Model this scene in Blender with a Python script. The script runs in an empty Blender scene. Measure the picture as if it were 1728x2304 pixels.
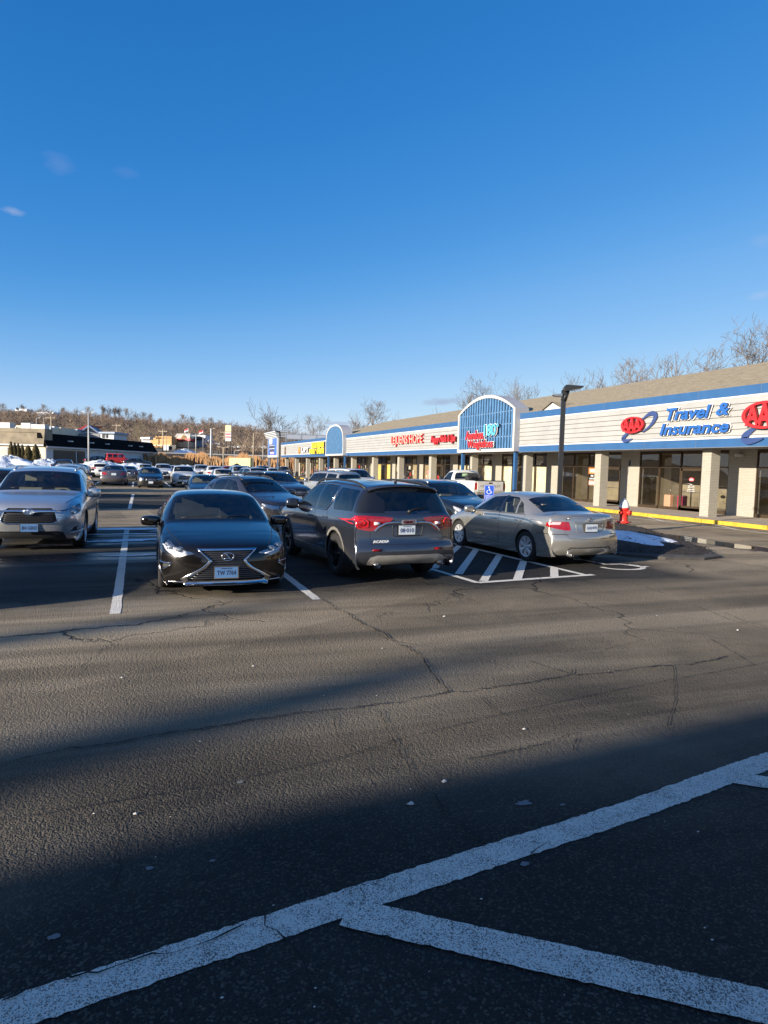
import bpy, bmesh, math, random
import numpy as np
from mathutils import Vector, Matrix
from mathutils.bvhtree import BVHTree
R = math.radians
PI = math.pi
SC = bpy.context.scene
COL = SC.collection
random.seed(7)

# ------------------------------------------------------------------ view of the photograph (metres; X towards the shops, Y along them)
F_PX, PITCH, ROLL, CAM_H = 1479.5, .068, .0258, 1.933
YAW = -.361
CAM = Vector((-23.14, 8.735, CAM_H))
def _axes():
    cp, sp = math.cos(PITCH), math.sin(PITCH)
    f = Vector((0, cp, -sp)); u = Vector((0, sp, cp)); r = Vector((1, 0, 0))
    c, s = math.cos(ROLL), math.sin(ROLL)
    r2 = c*r + s*u; u2 = -s*r + c*u
    ca, sa = math.cos(YAW), math.sin(YAW)
    t = lambda v: Vector((v.x*ca - v.y*sa, v.x*sa + v.y*ca, v.z))
    return t(r2), t(u2), t(f)
AX_R, AX_U, AX_F = _axes()
def ray(px, py):
    return AX_R*((px-864)/F_PX) + AX_U*((1152-py)/F_PX) + AX_F
def G(px, py, z=0.0):            # photo pixel -> point on the ground
    d = ray(px, py); return CAM + d*((z-CAM_H)/d.z)
def onX(px, py, X):
    d = ray(px, py); return CAM + d*((X-CAM.x)/d.x)
def onY(px, py, Y):
    d = ray(px, py); return CAM + d*((Y-CAM.y)/d.y)
def atD(px, py, D):              # at a horizontal distance D along the view
    d = ray(px, py); return CAM + d*(D/math.hypot(d.x, d.y))
def camera():
    cd = bpy.data.cameras.new('camera'); co = bpy.data.objects.new('camera', cd); COL.objects.link(co)
    M = Matrix((AX_R, AX_U, -AX_F)).transposed().to_4x4(); M.translation = CAM
    co.matrix_world = M
    cd.sensor_fit = 'VERTICAL'; cd.sensor_height = 36; cd.lens = 36*F_PX/2304
    cd.clip_start = .05; cd.clip_end = 6000
    SC.camera = co
camera()

# ------------------------------------------------------------------ tagging
def tag(o, label=None, cat=None, group=None, kind=None):
    if label: o['label'] = label
    if cat: o['category'] = cat
    if group: o['group'] = group
    if kind: o['kind'] = kind
    return o
def empty(name, loc=(0, 0, 0), rz=0, label=None, cat=None, group=None):
    o = bpy.data.objects.new(name, None); COL.objects.link(o)
    o.location = loc; o.rotation_euler = (0, 0, rz); o.empty_display_size = .2
    return tag(o, label, cat, group)
def copy_tree(o, parent=None):
    c = o.copy(); COL.objects.link(c); c.parent = parent
    for ch in list(o.children): copy_tree(ch, c)
    return c

# ------------------------------------------------------------------ materials
class NT:
    def __init__(s, m):
        s.m = m; s.t = m.node_tree; s.n = s.t.nodes; s.l = s.t.links
    def add(s, typ, **kw):
        n = s.n.new(typ)
        for k, v in kw.items():
            if k.startswith('i_'):
                n.inputs[k[2:].replace('_', ' ')].default_value = v
            else: setattr(n, k, v)
        return n
    def link(s, a, b): s.l.new(a, b)
def newmat(name):
    m = bpy.data.materials.new(name); m.use_nodes = True
    nt = NT(m); b = nt.n['Principled BSDF']
    return m, nt, b
def rgba(c): return (c[0], c[1], c[2], 1)
def mix(nt, fac, a, b, blend='MIX'):
    n = nt.n.new('ShaderNodeMix'); n.data_type = 'RGBA'; n.blend_type = blend
    for i, v in ((0, fac), (6, a), (7, b)):
        if isinstance(v, (int, float)): n.inputs[i].default_value = v
        elif isinstance(v, tuple): n.inputs[i].default_value = rgba(v)
        else: nt.link(v, n.inputs[i])
    return n.outputs[2]
def noise(nt, scale, detail=4, rough=.55, co=None, dist=0, dim='3D'):
    n = nt.n.new('ShaderNodeTexNoise'); n.noise_dimensions = dim
    n.inputs['Scale'].default_value = scale; n.inputs['Detail'].default_value = detail
    n.inputs['Roughness'].default_value = rough; n.inputs['Distortion'].default_value = dist
    if co is not None: nt.link(co, n.inputs['Vector'])
    return n.outputs['Fac']
def ramp(nt, fac, stops):
    n = nt.n.new('ShaderNodeValToRGB'); e = n.color_ramp.elements
    while len(e) < len(stops): e.new(.5)
    for i, (p, c) in enumerate(stops):
        e[i].position = p; e[i].color = rgba(c) if not isinstance(c, (int, float)) else (c, c, c, 1)
    nt.link(fac, n.inputs[0]); return n.outputs[0]
def maprange(nt, v, a, b, c=0, d=1, clamp=True):
    n = nt.n.new('ShaderNodeMapRange'); n.clamp = clamp
    nt.link(v, n.inputs[0])
    for i, x in enumerate((a, b, c, d)): n.inputs[i+1].default_value = x
    return n.outputs[0]
def math_(nt, op, a, b=None):
    n = nt.n.new('ShaderNodeMath'); n.operation = op
    for i, v in enumerate((a, b)):
        if v is None: continue
        if isinstance(v, (int, float)): n.inputs[i].default_value = v
        else: nt.link(v, n.inputs[i])
    return n.outputs[0]
def bump(nt, b, h, strength=.3, dist=.01):
    n = nt.n.new('ShaderNodeBump'); n.inputs['Strength'].default_value = strength; n.inputs['Distance'].default_value = dist
    nt.link(h, n.inputs['Height']); nt.link(n.outputs[0], b.inputs['Normal']); return n
def objco(nt): return nt.n.new('ShaderNodeTexCoord').outputs['Object']
def worldco(nt): return nt.n.new('ShaderNodeNewGeometry').outputs['Position']
def sep(nt, v):
    n = nt.n.new('ShaderNodeSeparateXYZ'); nt.link(v, n.inputs[0]); return n.outputs
MC = {}
def M(name, col=(.5, .5, .5), rough=.6, metal=0, var=.12, vscale=6, bmp=0, bscale=60, coat=0, emit=0, spec=.5):
    if name in MC: return MC[name]
    m, nt, b = newmat(name)
    co = objco(nt)
    if var:
        f = noise(nt, vscale, 5, .6, co)
        f = maprange(nt, f, .3, .7, 1-var, 1+var*.6)
        c = nt.n.new('ShaderNodeMix'); c.data_type = 'RGBA'; c.blend_type = 'MULTIPLY'; c.inputs[0].default_value = 1
        c.inputs[6].default_value = rgba(col)
        k = nt.n.new('ShaderNodeCombineColor'); [nt.link(f, k.inputs[i]) for i in range(3)]
        nt.link(k.outputs[0], c.inputs[7]); nt.link(c.outputs[2], b.inputs['Base Color'])
    else: b.inputs['Base Color'].default_value = rgba(col)
    b.inputs['Roughness'].default_value = rough; b.inputs['Metallic'].default_value = metal
    b.inputs['Specular IOR Level'].default_value = spec
    if coat: b.inputs['Coat Weight'].default_value = coat; b.inputs['Coat Roughness'].default_value = .04
    if emit:
        b.inputs['Emission Color'].default_value = rgba(col); b.inputs['Emission Strength'].default_value = emit
    if bmp: bump(nt, b, noise(nt, bscale, 4, .6, co), bmp, .01)
    MC[name] = m; return m
def paint(name, col, metal=.55, rough=.32, dirt=.5, dcol=(.24, .21, .17), coat=1.0):
    """car paint: metallic base under clear coat, flake, road film towards the sills"""
    if name in MC: return MC[name]
    m, nt, b = newmat(name); co = objco(nt)
    x, y, z = sep(nt, co)
    n1 = noise(nt, 3.1, 6, .65, co); n2 = noise(nt, 14, 5, .7, co)
    low = maprange(nt, z, .18, .85, 1, 0)
    low = math_(nt, 'POWER', low, 2.2)
    d = math_(nt, 'MULTIPLY', low, maprange(nt, n1, .3, .7, .35, 1.0))
    d = math_(nt, 'ADD', math_(nt, 'MULTIPLY', d, dirt), math_(nt, 'MULTIPLY', maprange(nt, n2, .45, .8, 0, 1), .05*dirt))
    fl = nt.add('ShaderNodeTexVoronoi'); fl.inputs['Scale'].default_value = 900; nt.link(co, fl.inputs['Vector'])
    base = mix(nt, maprange(nt, fl.outputs['Distance'], 0, .7, .12, 0), tuple(col), tuple(min(1, c*1.8+.02) for c in col))
    nt.link(mix(nt, d, base, dcol), b.inputs['Base Color'])
    nt.link(maprange(nt, d, 0, 1, metal, 0), b.inputs['Metallic'])
    nt.link(maprange(nt, d, 0, .8, rough, .75), b.inputs['Roughness'])
    nt.link(maprange(nt, d, .05, .7, coat, 0), b.inputs['Coat Weight'])
    nt.link(maprange(nt, d, 0, .6, .06, .4), b.inputs['Coat Roughness'])
    bump(nt, b, noise(nt, 1.7, 2, .5, co), .04, .02)
    MC[name] = m; return m
def glassmat(name, tint=(.25, .28, .28), refl=1.0, rough=.02):
    if name in MC: return MC[name]
    m, nt, b = newmat(name); nt.n.remove(b)
    out = nt.n['Material Output']
    tr = nt.add('ShaderNodeBsdfTransparent'); tr.inputs[0].default_value = rgba(tint)
    gl = nt.add('ShaderNodeBsdfGlossy'); gl.inputs['Roughness'].default_value = rough; gl.inputs[0].default_value = (1, 1, 1, 1)
    fr = nt.add('ShaderNodeFresnel'); fr.inputs[0].default_value = 1.5
    fac = maprange(nt, fr.outputs[0], 0, 1, .02*refl, 1.0)
    co = objco(nt); film = maprange(nt, noise(nt, 5, 5, .7, co), .4, .8, 0, .02)
    df = nt.add('ShaderNodeBsdfDiffuse'); df.inputs[0].default_value = (.45, .43, .4, 1)
    ms = nt.add('ShaderNodeMixShader'); nt.link(fac, ms.inputs[0]); nt.link(tr.outputs[0], ms.inputs[1]); nt.link(gl.outputs[0], ms.inputs[2])
    m2 = nt.add('ShaderNodeMixShader'); nt.link(film, m2.inputs[0]); nt.link(ms.outputs[0], m2.inputs[1]); nt.link(df.outputs[0], m2.inputs[2])
    nt.link(m2.outputs[0], out.inputs[0])
    MC[name] = m; return m

# ------------------------------------------------------------------ mesh builder
class MB:
    def __init__(s): s.v = []; s.f = []; s.m = []; s.sm = []
    def add(s, vs, fs, mi=0, smooth=False):
        o = len(s.v); s.v += [tuple(v) for v in vs]
        s.f += [tuple(i+o for i in f) for f in fs]; s.m += [mi]*len(fs); s.sm += [smooth]*len(fs); return s
    def box(s, x0, y0, z0, x1, y1, z1, mi=0):
        v = [(x, y, z) for z in (z0, z1) for y in (y0, y1) for x in (x0, x1)]
        return s.add(v, [(0, 2, 3, 1), (4, 5, 7, 6), (0, 1, 5, 4), (2, 6, 7, 3), (0, 4, 6, 2), (1, 3, 7, 5)], mi)
    def obox(s, c, ex, ey, ez, mi=0):          # oriented box from centre and half-axis vectors
        c, ex, ey, ez = map(Vector, (c, ex, ey, ez))
        v = [c + a*ex + b*ey + d*ez for d in (-1, 1) for b in (-1, 1) for a in (-1, 1)]
        return s.add(v, [(0, 2, 3, 1), (4, 5, 7, 6), (0, 1, 5, 4), (2, 6, 7, 3), (0, 4, 6, 2), (1, 3, 7, 5)], mi)
    def rbox(s, x0, y0, z0, x1, y1, z1, r=.02, mi=0):      # box with chamfered edges
        bm = bmesh.new(); bmesh.ops.create_cube(bm, size=1)
        for v in bm.verts: v.co = Vector(((x0+x1)/2+v.co.x*(x1-x0), (y0+y1)/2+v.co.y*(y1-y0), (z0+z1)/2+v.co.z*(z1-z0)))
        bmesh.ops.bevel(bm, geom=bm.edges[:], offset=r, segments=2, affect='EDGES', profile=.5)
        s.frombm(bm, mi); bm.free(); return s
    def frombm(s, bm, mi=0, smooth=False):
        bm.verts.index_update(); return s.add([v.co[:] for v in bm.verts], [tuple(v.index for v in f.verts) for f in bm.faces], mi, smooth)
    def tube(s, pts, r, n=6, mi=0, cap=True, smooth=True, closed=False):
        pts = [Vector(p) for p in pts]; k = len(pts)
        rs = r if isinstance(r, (list, tuple)) else [r]*k
        vs = []; up = None
        for i, p in enumerate(pts):
            if closed: d = pts[(i+1) % k]-pts[i-1]
            else: d = pts[min(i+1, k-1)]-pts[max(i-1, 0)]
            d = d.normalized() if d.length > 1e-9 else Vector((0, 0, 1))
            if up is None: up = d.orthogonal().normalized()
            up = (up - d*up.dot(d)); up = up.normalized() if up.length > 1e-6 else d.orthogonal().normalized()
            w = d.cross(up)
            for j in range(n):
                a = 2*PI*j/n; vs.append(p + (up*math.cos(a)+w*math.sin(a))*rs[i])
        fs = []
        for i in range(k if closed else k-1):
            a, b = i*n, ((i+1) % k)*n
            for j in range(n): fs.append((a+j, a+(j+1) % n, b+(j+1) % n, b+j))
        if cap and not closed: fs += [tuple(range(n-1, -1, -1)), tuple((k-1)*n+j for j in range(n))]
        return s.add(vs, fs, mi, smooth)
    def lathe(s, prof, n=24, mi=0, axis='Z', c=(0, 0, 0), smooth=True, a0=0, a1=2*PI):
        full = abs(a1-a0-2*PI) < 1e-6; m = n if full else n+1; vs = []
        for j in range(m):
            a = a0+(a1-a0)*j/n; ca, sa = math.cos(a), math.sin(a)
            for r, h in prof:
                p = {'Z': (r*ca, r*sa, h), 'Y': (r*ca, h, r*sa), 'X': (h, r*ca, r*sa)}[axis]
                vs.append((p[0]+c[0], p[1]+c[1], p[2]+c[2]))
        k = len(prof); fs = []
        for j in range(n):
            a, b = j*k, ((j+1) % m)*k
            for i in range(k-1): fs.append((a+i, b+i, b+i+1, a+i+1))
        return s.add(vs, fs, mi, smooth)
    def grid(s, P, mi=0, smooth=True, close=False):        # P[i][j] points
        ni, nj = len(P), len(P[0]); vs = [p for r_ in P for p in r_]
        fs = [(i*nj+j, (i+1)*nj+j, (i+1)*nj+j+1, i*nj+j+1) for i in range(ni-1) for j in range(nj-1)]
        return s.add(vs, fs, mi, smooth)
    def prism(s, poly, o, ex, ey, ez, mi=0, side=None):    # polygon in plane (ex,ey) extruded along ez
        o, ex, ey, ez = map(Vector, (o, ex, ey, ez)); n = len(poly)
        b = [o+ex*x+ey*y for x, y in poly]; t = [p+ez for p in b]
        s.add(b+t, [tuple(range(n-1, -1, -1)), tuple(range(n, 2*n))], mi)
        o2 = len(s.v)-2*n
        for i in range(n):
            s.f.append((o2+i, o2+(i+1) % n, o2+n+(i+1) % n, o2+n+i)); s.m.append(mi if side is None else side); s.sm.append(False)
        return s
    def build(s, name, mats, parent=None, loc=(0, 0, 0), rz=0):
        me = bpy.data.meshes.new(name); me.from_pydata([tuple(v) for v in s.v], [], s.f)
        for m in (mats if isinstance(mats, (list, tuple)) else [mats]): me.materials.append(m)
        me.polygons.foreach_set('material_index', s.m); me.polygons.foreach_set('use_smooth', s.sm); me.update()
        o = bpy.data.objects.new(name, me); COL.objects.link(o); o.parent = parent
        o.location = loc; o.rotation_euler = (0, 0, rz); return o
def text_mb(body, size=1, extr=.01, bold=.0, shear=0, spacing=1, align='CENTER', res=3):
    """letters as geometry lying in XY"""
    cu = bpy.data.curves.new('txt', 'FONT'); cu.body = body; cu.size = size; cu.extrude = extr; cu.offset = bold; cu.shear = shear
    cu.space_character = spacing; cu.align_x = align; cu.align_y = 'CENTER'; cu.resolution_u = res; cu.space_line = .9
    o = bpy.data.objects.new('txt', cu); COL.objects.link(o)
    dg = bpy.context.evaluated_depsgraph_get(); me = bpy.data.meshes.new_from_object(o.evaluated_get(dg))
    v = [tuple(x.co) for x in me.vertices]; f = [tuple(p.vertices) for p in me.polygons]
    bpy.data.objects.remove(o); bpy.data.curves.remove(cu); bpy.data.meshes.remove(me)
    return v, f
def put_text(mb, body, o, ex, ey, mi=0, fit=None, **kw):
    """place letters with local x->ex, y->ey; fit = (width, height) scales to a box"""
    v, f = text_mb(body, **kw)
    o, ex, ey = Vector(o), Vector(ex).normalized(), Vector(ey).normalized(); ez = ex.cross(ey)
    sx = sy = 1; cx = cy = 0
    if fit:
        xs = [a[0] for a in v]; ys = [a[1] for a in v]
        cx, cy = (min(xs)+max(xs))/2, (min(ys)+max(ys))/2
        sx = fit[0]/(max(xs)-min(xs)); sy = fit[1]/(max(ys)-min(ys)) if fit[1] else sx
    mb.add([o+ex*((a[0]-cx)*sx)+ey*((a[1]-cy)*sy)+ez*a[2] for a in v], f, mi)
    return mb
def joined_bevel(o, w=.01, seg=2):
    md = o.modifiers.new('bevel', 'BEVEL'); md.width = w; md.segments = seg; md.limit_method = 'ANGLE'; return o

# ------------------------------------------------------------------ light: low winter sun from behind left
SUN_EL, SUN_AZ = 14.0, 18.5                     # shadows run 18.5 deg round from +X towards +Y
sd = Vector((-math.cos(R(SUN_AZ))*math.cos(R(SUN_EL)), -math.sin(R(SUN_AZ))*math.cos(R(SUN_EL)), math.sin(R(SUN_EL))))
sl = bpy.data.lights.new('sun', 'SUN'); so = bpy.data.objects.new('sun', sl); COL.objects.link(so)
sl.energy = 5.0; sl.angle = R(.55); sl.color = (1, .89, .74)
so.rotation_euler = sd.to_track_quat('Z', 'Y').to_euler()
W = bpy.data.worlds.new('World'); SC.world = W; W.use_nodes = True
wn = NT(W); bg = wn.n['Background']
sky = wn.add('ShaderNodeTexSky', sky_type='NISHITA', sun_disc=False)
sky.sun_elevation = R(SUN_EL); sky.sun_rotation = math.atan2(sd.x, sd.y)
sky.altitude = 50; sky.air_density = .5; sky.dust_density = 0; sky.ozone_density = 6
def vscale(v, k):
    n = wn.add('ShaderNodeVectorMath', operation='SCALE'); wn.link(v, n.inputs[0]); n.inputs['Scale'].default_value = k; return n.outputs[0]
cv = wn.add('ShaderNodeRGBCurve'); wn.link(vscale(sky.outputs[0], .1), cv.inputs['Color'])
for ch, pts in enumerate((((0, 0), (.016, .018), (.026, .042), (.053, .205), (.108, .51), (.185, .74), (1, .95)), ((0, 0), (.052, .172), (.086, .265), (.176, .515), (.318, .76), (.432, .86), (1, .92)), ((0, 0), (.163, .54), (.264, .70), (.485, .90), (.695, .95), (.75, .95), (1, .95)))):
    c_ = cv.mapping.curves[ch]
    while len(c_.points) < len(pts): c_.points.new(.5, .5)
    for p_, (x_, y_) in zip(c_.points, pts): p_.location = (x_, y_); p_.handle_type = 'AUTO_CLAMPED'
cv.mapping.update()
class hs_: outputs = [vscale(cv.outputs[0], 10)]
# a few faint wisps of cloud, part of the sky itself (by direction)
tc = wn.add('ShaderNodeTexCoord')
acc = None
def wisp(px, py, ax, ay, amt, seed, prev):
    d = ray(px, py).normalized(); r_, u_ = AX_R, AX_U
    dots = []
    for vec in (d, r_, u_):
        n = wn.add('ShaderNodeVectorMath', operation='DOT_PRODUCT'); wn.link(tc.outputs['Generated'], n.inputs[0]); n.inputs[1].default_value = vec; dots.append(n.outputs['Value'])
    a = math_(wn, 'DIVIDE', math_(wn, 'SUBTRACT', dots[1], d.dot(r_)), ax/F_PX)
    b = math_(wn, 'DIVIDE', math_(wn, 'SUBTRACT', dots[2], d.dot(u_)), ay/F_PX)
    q = math_(wn, 'SQRT', math_(wn, 'ADD', math_(wn, 'POWER', a, 2), math_(wn, 'POWER', b, 2)))
    mp = wn.add('ShaderNodeMapping'); mp.inputs['Location'].default_value = (seed, 0, 0); mp.inputs['Scale'].default_value = (40, 40, 90); wn.link(tc.outputs['Generated'], mp.inputs[0])
    nz = noise(wn, 1.0, 5, .6, mp.outputs[0], .6)
    q = math_(wn, 'ADD', q, math_(wn, 'MULTIPLY', math_(wn, 'SUBTRACT', nz, .5), 1.6))
    f = maprange(wn, q, .25, 1.1, amt, 0)
    f = math_(wn, 'MULTIPLY', f, maprange(wn, dots[0], .5, .6, 0, 1))
    return f if prev is None else math_(wn, 'MAXIMUM', prev, f)
for w_ in ((30, 475, 20, 8, .26, 1), (135, 370, 24, 18, .07, 5), (285, 388, 24, 11, .04, 9), (1712, 664, 22, 8, .16, 13), (1716, 540, 18, 12, .08, 17)): acc = wisp(*w_, acc)
c1 = mix(wn, acc, hs_.outputs[0], (6.6, 6.6, 7.8))
acc2 = wisp(998, 903, 52, 9, .55, 21, None); acc2 = wisp(770, 952, 45, 4, .5, 25, acc2)
c2 = mix(wn, acc2, c1, (3.6, 3.9, 5.4))
# warm glow added to the unseen sky round the low sun, filling the shade
gd = wn.add('ShaderNodeVectorMath', operation='DOT_PRODUCT'); wn.link(tc.outputs['Generated'], gd.inputs[0]); gd.inputs[1].default_value = sd
gm_ = math_(wn, 'POWER', maprange(wn, gd.outputs['Value'], -.05, 1.0, 0, 1), 1.5)
gl_ = wn.add('ShaderNodeVectorMath', operation='SCALE'); gl_.inputs[0].default_value = (2.4, 1.9, 1.2); wn.link(gm_, gl_.inputs['Scale'])
ga_ = wn.add('ShaderNodeVectorMath', operation='ADD'); wn.link(c2, ga_.inputs[0]); wn.link(gl_.outputs[0], ga_.inputs[1])
wn.link(ga_.outputs[0], bg.inputs['Color']); bg.inputs['Strength'].default_value = .05
vs_ = SC.view_settings; vs_.view_transform = 'Standard'; vs_.look = 'None'; vs_.exposure = 1.0; vs_.gamma = 1; vs_.use_curve_mapping = False
SC.cycles.max_bounces = 8; SC.cycles.transparent_max_bounces = 16; SC.cycles.use_denoising = True
SC.cycles.sample_clamp_indirect = 6
# ================================================================== GROUND
def asphalt(name, paintmix=None):
    m, nt, b = newmat(name); P = worldco(nt)
    big = noise(nt, .11, 5, .6, P, .4); mid = noise(nt, .55, 5, .6, P, .3)
    mp = nt.add('ShaderNodeMapping'); mp.inputs['Rotation'].default_value = (0, 0, R(-12)); mp.inputs['Scale'].default_value = (.10, .75, 1); nt.link(P, mp.inputs[0])
    streak = noise(nt, 1.0, 5, .62, mp.outputs[0], .5)
    fine = noise(nt, 26, 3, .6, P)
    vor = nt.add('ShaderNodeTexVoronoi'); vor.inputs['Scale'].default_value = 95; nt.link(P, vor.inputs['Vector'])
    cell = sep(nt, vor.outputs['Color'])[0]
    base = ramp(nt, mid, [(.3, (.018, .018, .018)), (.55, (.028, .027, .025)), (.75, (.042, .039, .034))])
    # aggregate: some stones lighter
    st = maprange(nt, cell, .72, .98, 0, 1)
    base = mix(nt, math_(nt, 'MULTIPLY', st, .30), base, (.24, .21, .165))
    dk = maprange(nt, cell, .0, .25, .55, 0)
    base = mix(nt, dk, base, (.012, .012, .013))
    # dried salt and dust
    dust = math_(nt, 'MULTIPLY', maprange(nt, streak, .44, .62, 0, 1), maprange(nt, big, .34, .56, 0, 1))
    x, y, z = sep(nt, P)
    # salty lanes; sun and shade contrast also put into colour: lanes paler, bays darker
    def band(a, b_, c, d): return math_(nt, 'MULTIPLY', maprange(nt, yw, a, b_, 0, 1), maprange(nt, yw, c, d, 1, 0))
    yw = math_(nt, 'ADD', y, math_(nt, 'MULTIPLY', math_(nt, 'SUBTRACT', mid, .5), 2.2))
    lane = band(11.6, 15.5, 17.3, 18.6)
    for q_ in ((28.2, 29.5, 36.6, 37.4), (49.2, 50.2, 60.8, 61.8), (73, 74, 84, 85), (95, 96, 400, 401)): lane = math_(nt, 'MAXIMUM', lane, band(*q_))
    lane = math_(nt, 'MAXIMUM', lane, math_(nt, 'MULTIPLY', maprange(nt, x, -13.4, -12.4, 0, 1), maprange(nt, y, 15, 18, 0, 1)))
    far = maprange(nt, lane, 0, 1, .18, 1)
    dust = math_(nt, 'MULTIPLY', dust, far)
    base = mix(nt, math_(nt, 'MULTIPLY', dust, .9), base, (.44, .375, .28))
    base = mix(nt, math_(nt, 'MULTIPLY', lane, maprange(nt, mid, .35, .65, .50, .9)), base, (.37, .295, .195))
    pt = nt.add('ShaderNodeTexVoronoi'); pt.inputs['Scale'].default_value = .16; nt.link(P, pt.inputs['Vector'])
    base = mix(nt, maprange(nt, sep(nt, pt.outputs['Color'])[0], .3, .9, 0, .30), base, (.030, .029, .027))
    mp2 = nt.add('ShaderNodeMapping'); mp2.inputs['Rotation'].default_value = (0, 0, R(-11)); mp2.inputs['Scale'].default_value = (.05, 1.3, 1); nt.link(P, mp2.inputs[0])
    base = mix(nt, maprange(nt, noise(nt, 1.0, 3, .5, mp2.outputs[0], .3), .50, .68, 0, .5), base, (.030, .028, .026))
    sp_ = noise(nt, 5.5, 3, .7, P); base = mix(nt, maprange(nt, sp_, .66, .74, 0, .35), base, (.15, .135, .11))
    # old oil and tyre darkening
    oil = maprange(nt, noise(nt, .33, 3, .5, P, .2), .60, .78, 0, .55)
    base = mix(nt, oil, base, (.022, .022, .024))
    # fine random cracking further off
    wv = nt.add('ShaderNodeVectorMath', operation='ADD'); 
    nn = nt.add('ShaderNodeTexNoise'); nn.inputs['Scale'].default_value = 1.4; nn.inputs['Detail'].default_value = 5; nt.link(P, nn.inputs['Vector'])
    nt.link(P, wv.inputs[0]); nt.link(nn.outputs['Color'], wv.inputs[1])
    v2 = nt.add('ShaderNodeTexVoronoi', feature='DISTANCE_TO_EDGE'); v2.inputs['Scale'].default_value = .30; nt.link(wv.outputs[0], v2.inputs['Vector'])
    cr = maprange(nt, v2.outputs['Distance'], .002, .010, 1, 0)
    cr = math_(nt, 'MULTIPLY', cr, maprange(nt, noise(nt, .25, 2, .5, P), .46, .56, 0, 1))
    cr = math_(nt, 'MULTIPLY', cr, maprange(nt, y, 14, 17, 0, .8))
    base = mix(nt, cr, base, (.008, .008, .009))
    # damp zone between the silver and the dark car
    wet = math_(nt, 'MULTIPLY', maprange(nt, y, 20.5, 22.5, 0, 1), maprange(nt, y, 27.5, 30.5, 1, 0))
    wet = math_(nt, 'MULTIPLY', wet, maprange(nt, x, -16.5, -18.5, 0, 1))
    wet = math_(nt, 'MULTIPLY', wet, maprange(nt, noise(nt, .9, 4, .6, mp.outputs[0]), .42, .55, 0, 1))
    if paintmix:
        v3 = nt.add('ShaderNodeTexVoronoi'); v3.inputs['Scale'].default_value = 210; nt.link(P, v3.inputs['Vector'])
        w = math_(nt, 'ADD', math_(nt, 'MULTIPLY', sep(nt, v3.outputs['Color'])[1], .55), math_(nt, 'MULTIPLY', noise(nt, 9, 5, .75, P), .6))
        w = math_(nt, 'ADD', w, math_(nt, 'MULTIPLY', math_(nt, 'SUBTRACT', noise(nt, 1.3, 4, .6, P), .5), .25))
        near = maprange(nt, y, 13, 16, .03, -.14)
        w = math_(nt, 'ADD', w, near); w = math_(nt, 'ADD', w, maprange(nt, noise(nt, 2.2, 6, .7, P, .5), .55, .75, 0, .22))
        pm = maprange(nt, w, .62, .86, 1, .15)
        col = mix(nt, noise(nt, 3, 4, .6, P), tuple(c*.86 for c in paintmix), paintmix)
        base = mix(nt, pm, base, col)
    base = mix(nt, math_(nt, 'MULTIPLY', wet, .55), base, (.018, .02, .024))
    nt.link(base, b.inputs['Base Color'])
    nt.link(maprange(nt, wet, 0, 1, .82, .16), b.inputs['Roughness'])
    b.inputs['Specular IOR Level'].default_value = .12
    vc = nt.add('ShaderNodeTexVoronoi'); vc.inputs['Scale'].default_value = 42; nt.link(P, vc.inputs['Vector'])
    h1 = math_(nt, 'MULTIPLY', math_(nt, 'SUBTRACT', 1, vc.outputs['Distance']), .7)
    h2 = math_(nt, 'ADD', math_(nt, 'MULTIPLY', math_(nt, 'SUBTRACT', 1, vor.outputs['Distance']), .8), math_(nt, 'MULTIPLY', fine, .7))
    h = math_(nt, 'ADD', h1, h2)
    h = math_(nt, 'SUBTRACT', h, math_(nt, 'MULTIPLY', cr, 3))
    hh = math_(nt, 'MULTIPLY', h, maprange(nt, wet, 0, 1, 1, .25))
    bump(nt, b, hh, 1.0, .009)
    return m
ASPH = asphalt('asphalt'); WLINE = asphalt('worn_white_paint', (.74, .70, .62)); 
YLINE = M('yellow_curb_paint', (.55, .35, .03), .6, var=.3, vscale=5, bmp=.2)
CONC = M('sidewalk_concrete', (.40, .335, .27), .85, var=.22, vscale=2.2, bmp=.25, bscale=40)
CRACK = M('crack_black', (.006, .006, .007), .95, var=0)
SNOW, nt_, b_ = newmat('snow')
b_.inputs['Base Color'].default_value = (.80, .83, .88, 1); b_.inputs['Roughness'].default_value = .7
b_.inputs['Subsurface Weight'].default_value = .15; b_.inputs['Subsurface Radius'].default_value = (.3, .4, .5); b_.inputs['Subsurface Scale'].default_value = .1
Pn = objco(nt_); dd = maprange(nt_, noise(nt_, 1.3, 7, .7, Pn), .5, .75, 0, .75); nt_.link(mix(nt_, dd, (.80, .84, .90), (.30, .27, .24)), b_.inputs['Base Color'])
bump(nt_, b_, noise(nt_, 5, 6, .65, Pn), .8, .12)

# one sheet out to the horizon, rising gently beyond the far end of the lot
def gz(x, y):
    d = math.hypot(x-CAM.x, y-CAM.y)
    if y < 96: return 0.0
    sm = lambda t: min(max(t, 0), 1)**2*(3-2*min(max(t, 0), 1))
    return 1.0*sm((y-98)/9)*sm((-10-x)/14) + (.2*sm((y-130)/20) if y > 130 else 0)*sm((x+10)/14)
mb = MB()
xs = sorted(set([-3000, -2000, -1200, -800, -500, -350] + list(range(-250, -70, 25)) + list(range(-70, 31, 5)) + [50, 75, 100, 125, 150, 250, 400, 700, 1200, 2000, 3000]))
ys = sorted(set([-1500, -800, -300, -100, 0, 50] + list(range(95, 160, 3)) + list(range(175, 501, 25)) + [600, 800, 1200, 2000, 3000, 4000]))
mb.grid([[(x, y, gz(x, y)) for y in ys] for x in xs], smooth=True)
mb.f = [tuple(reversed(f)) for f in mb.f]
gm = mb.build('ground', ASPH); tag(gm, kind='structure')

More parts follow.
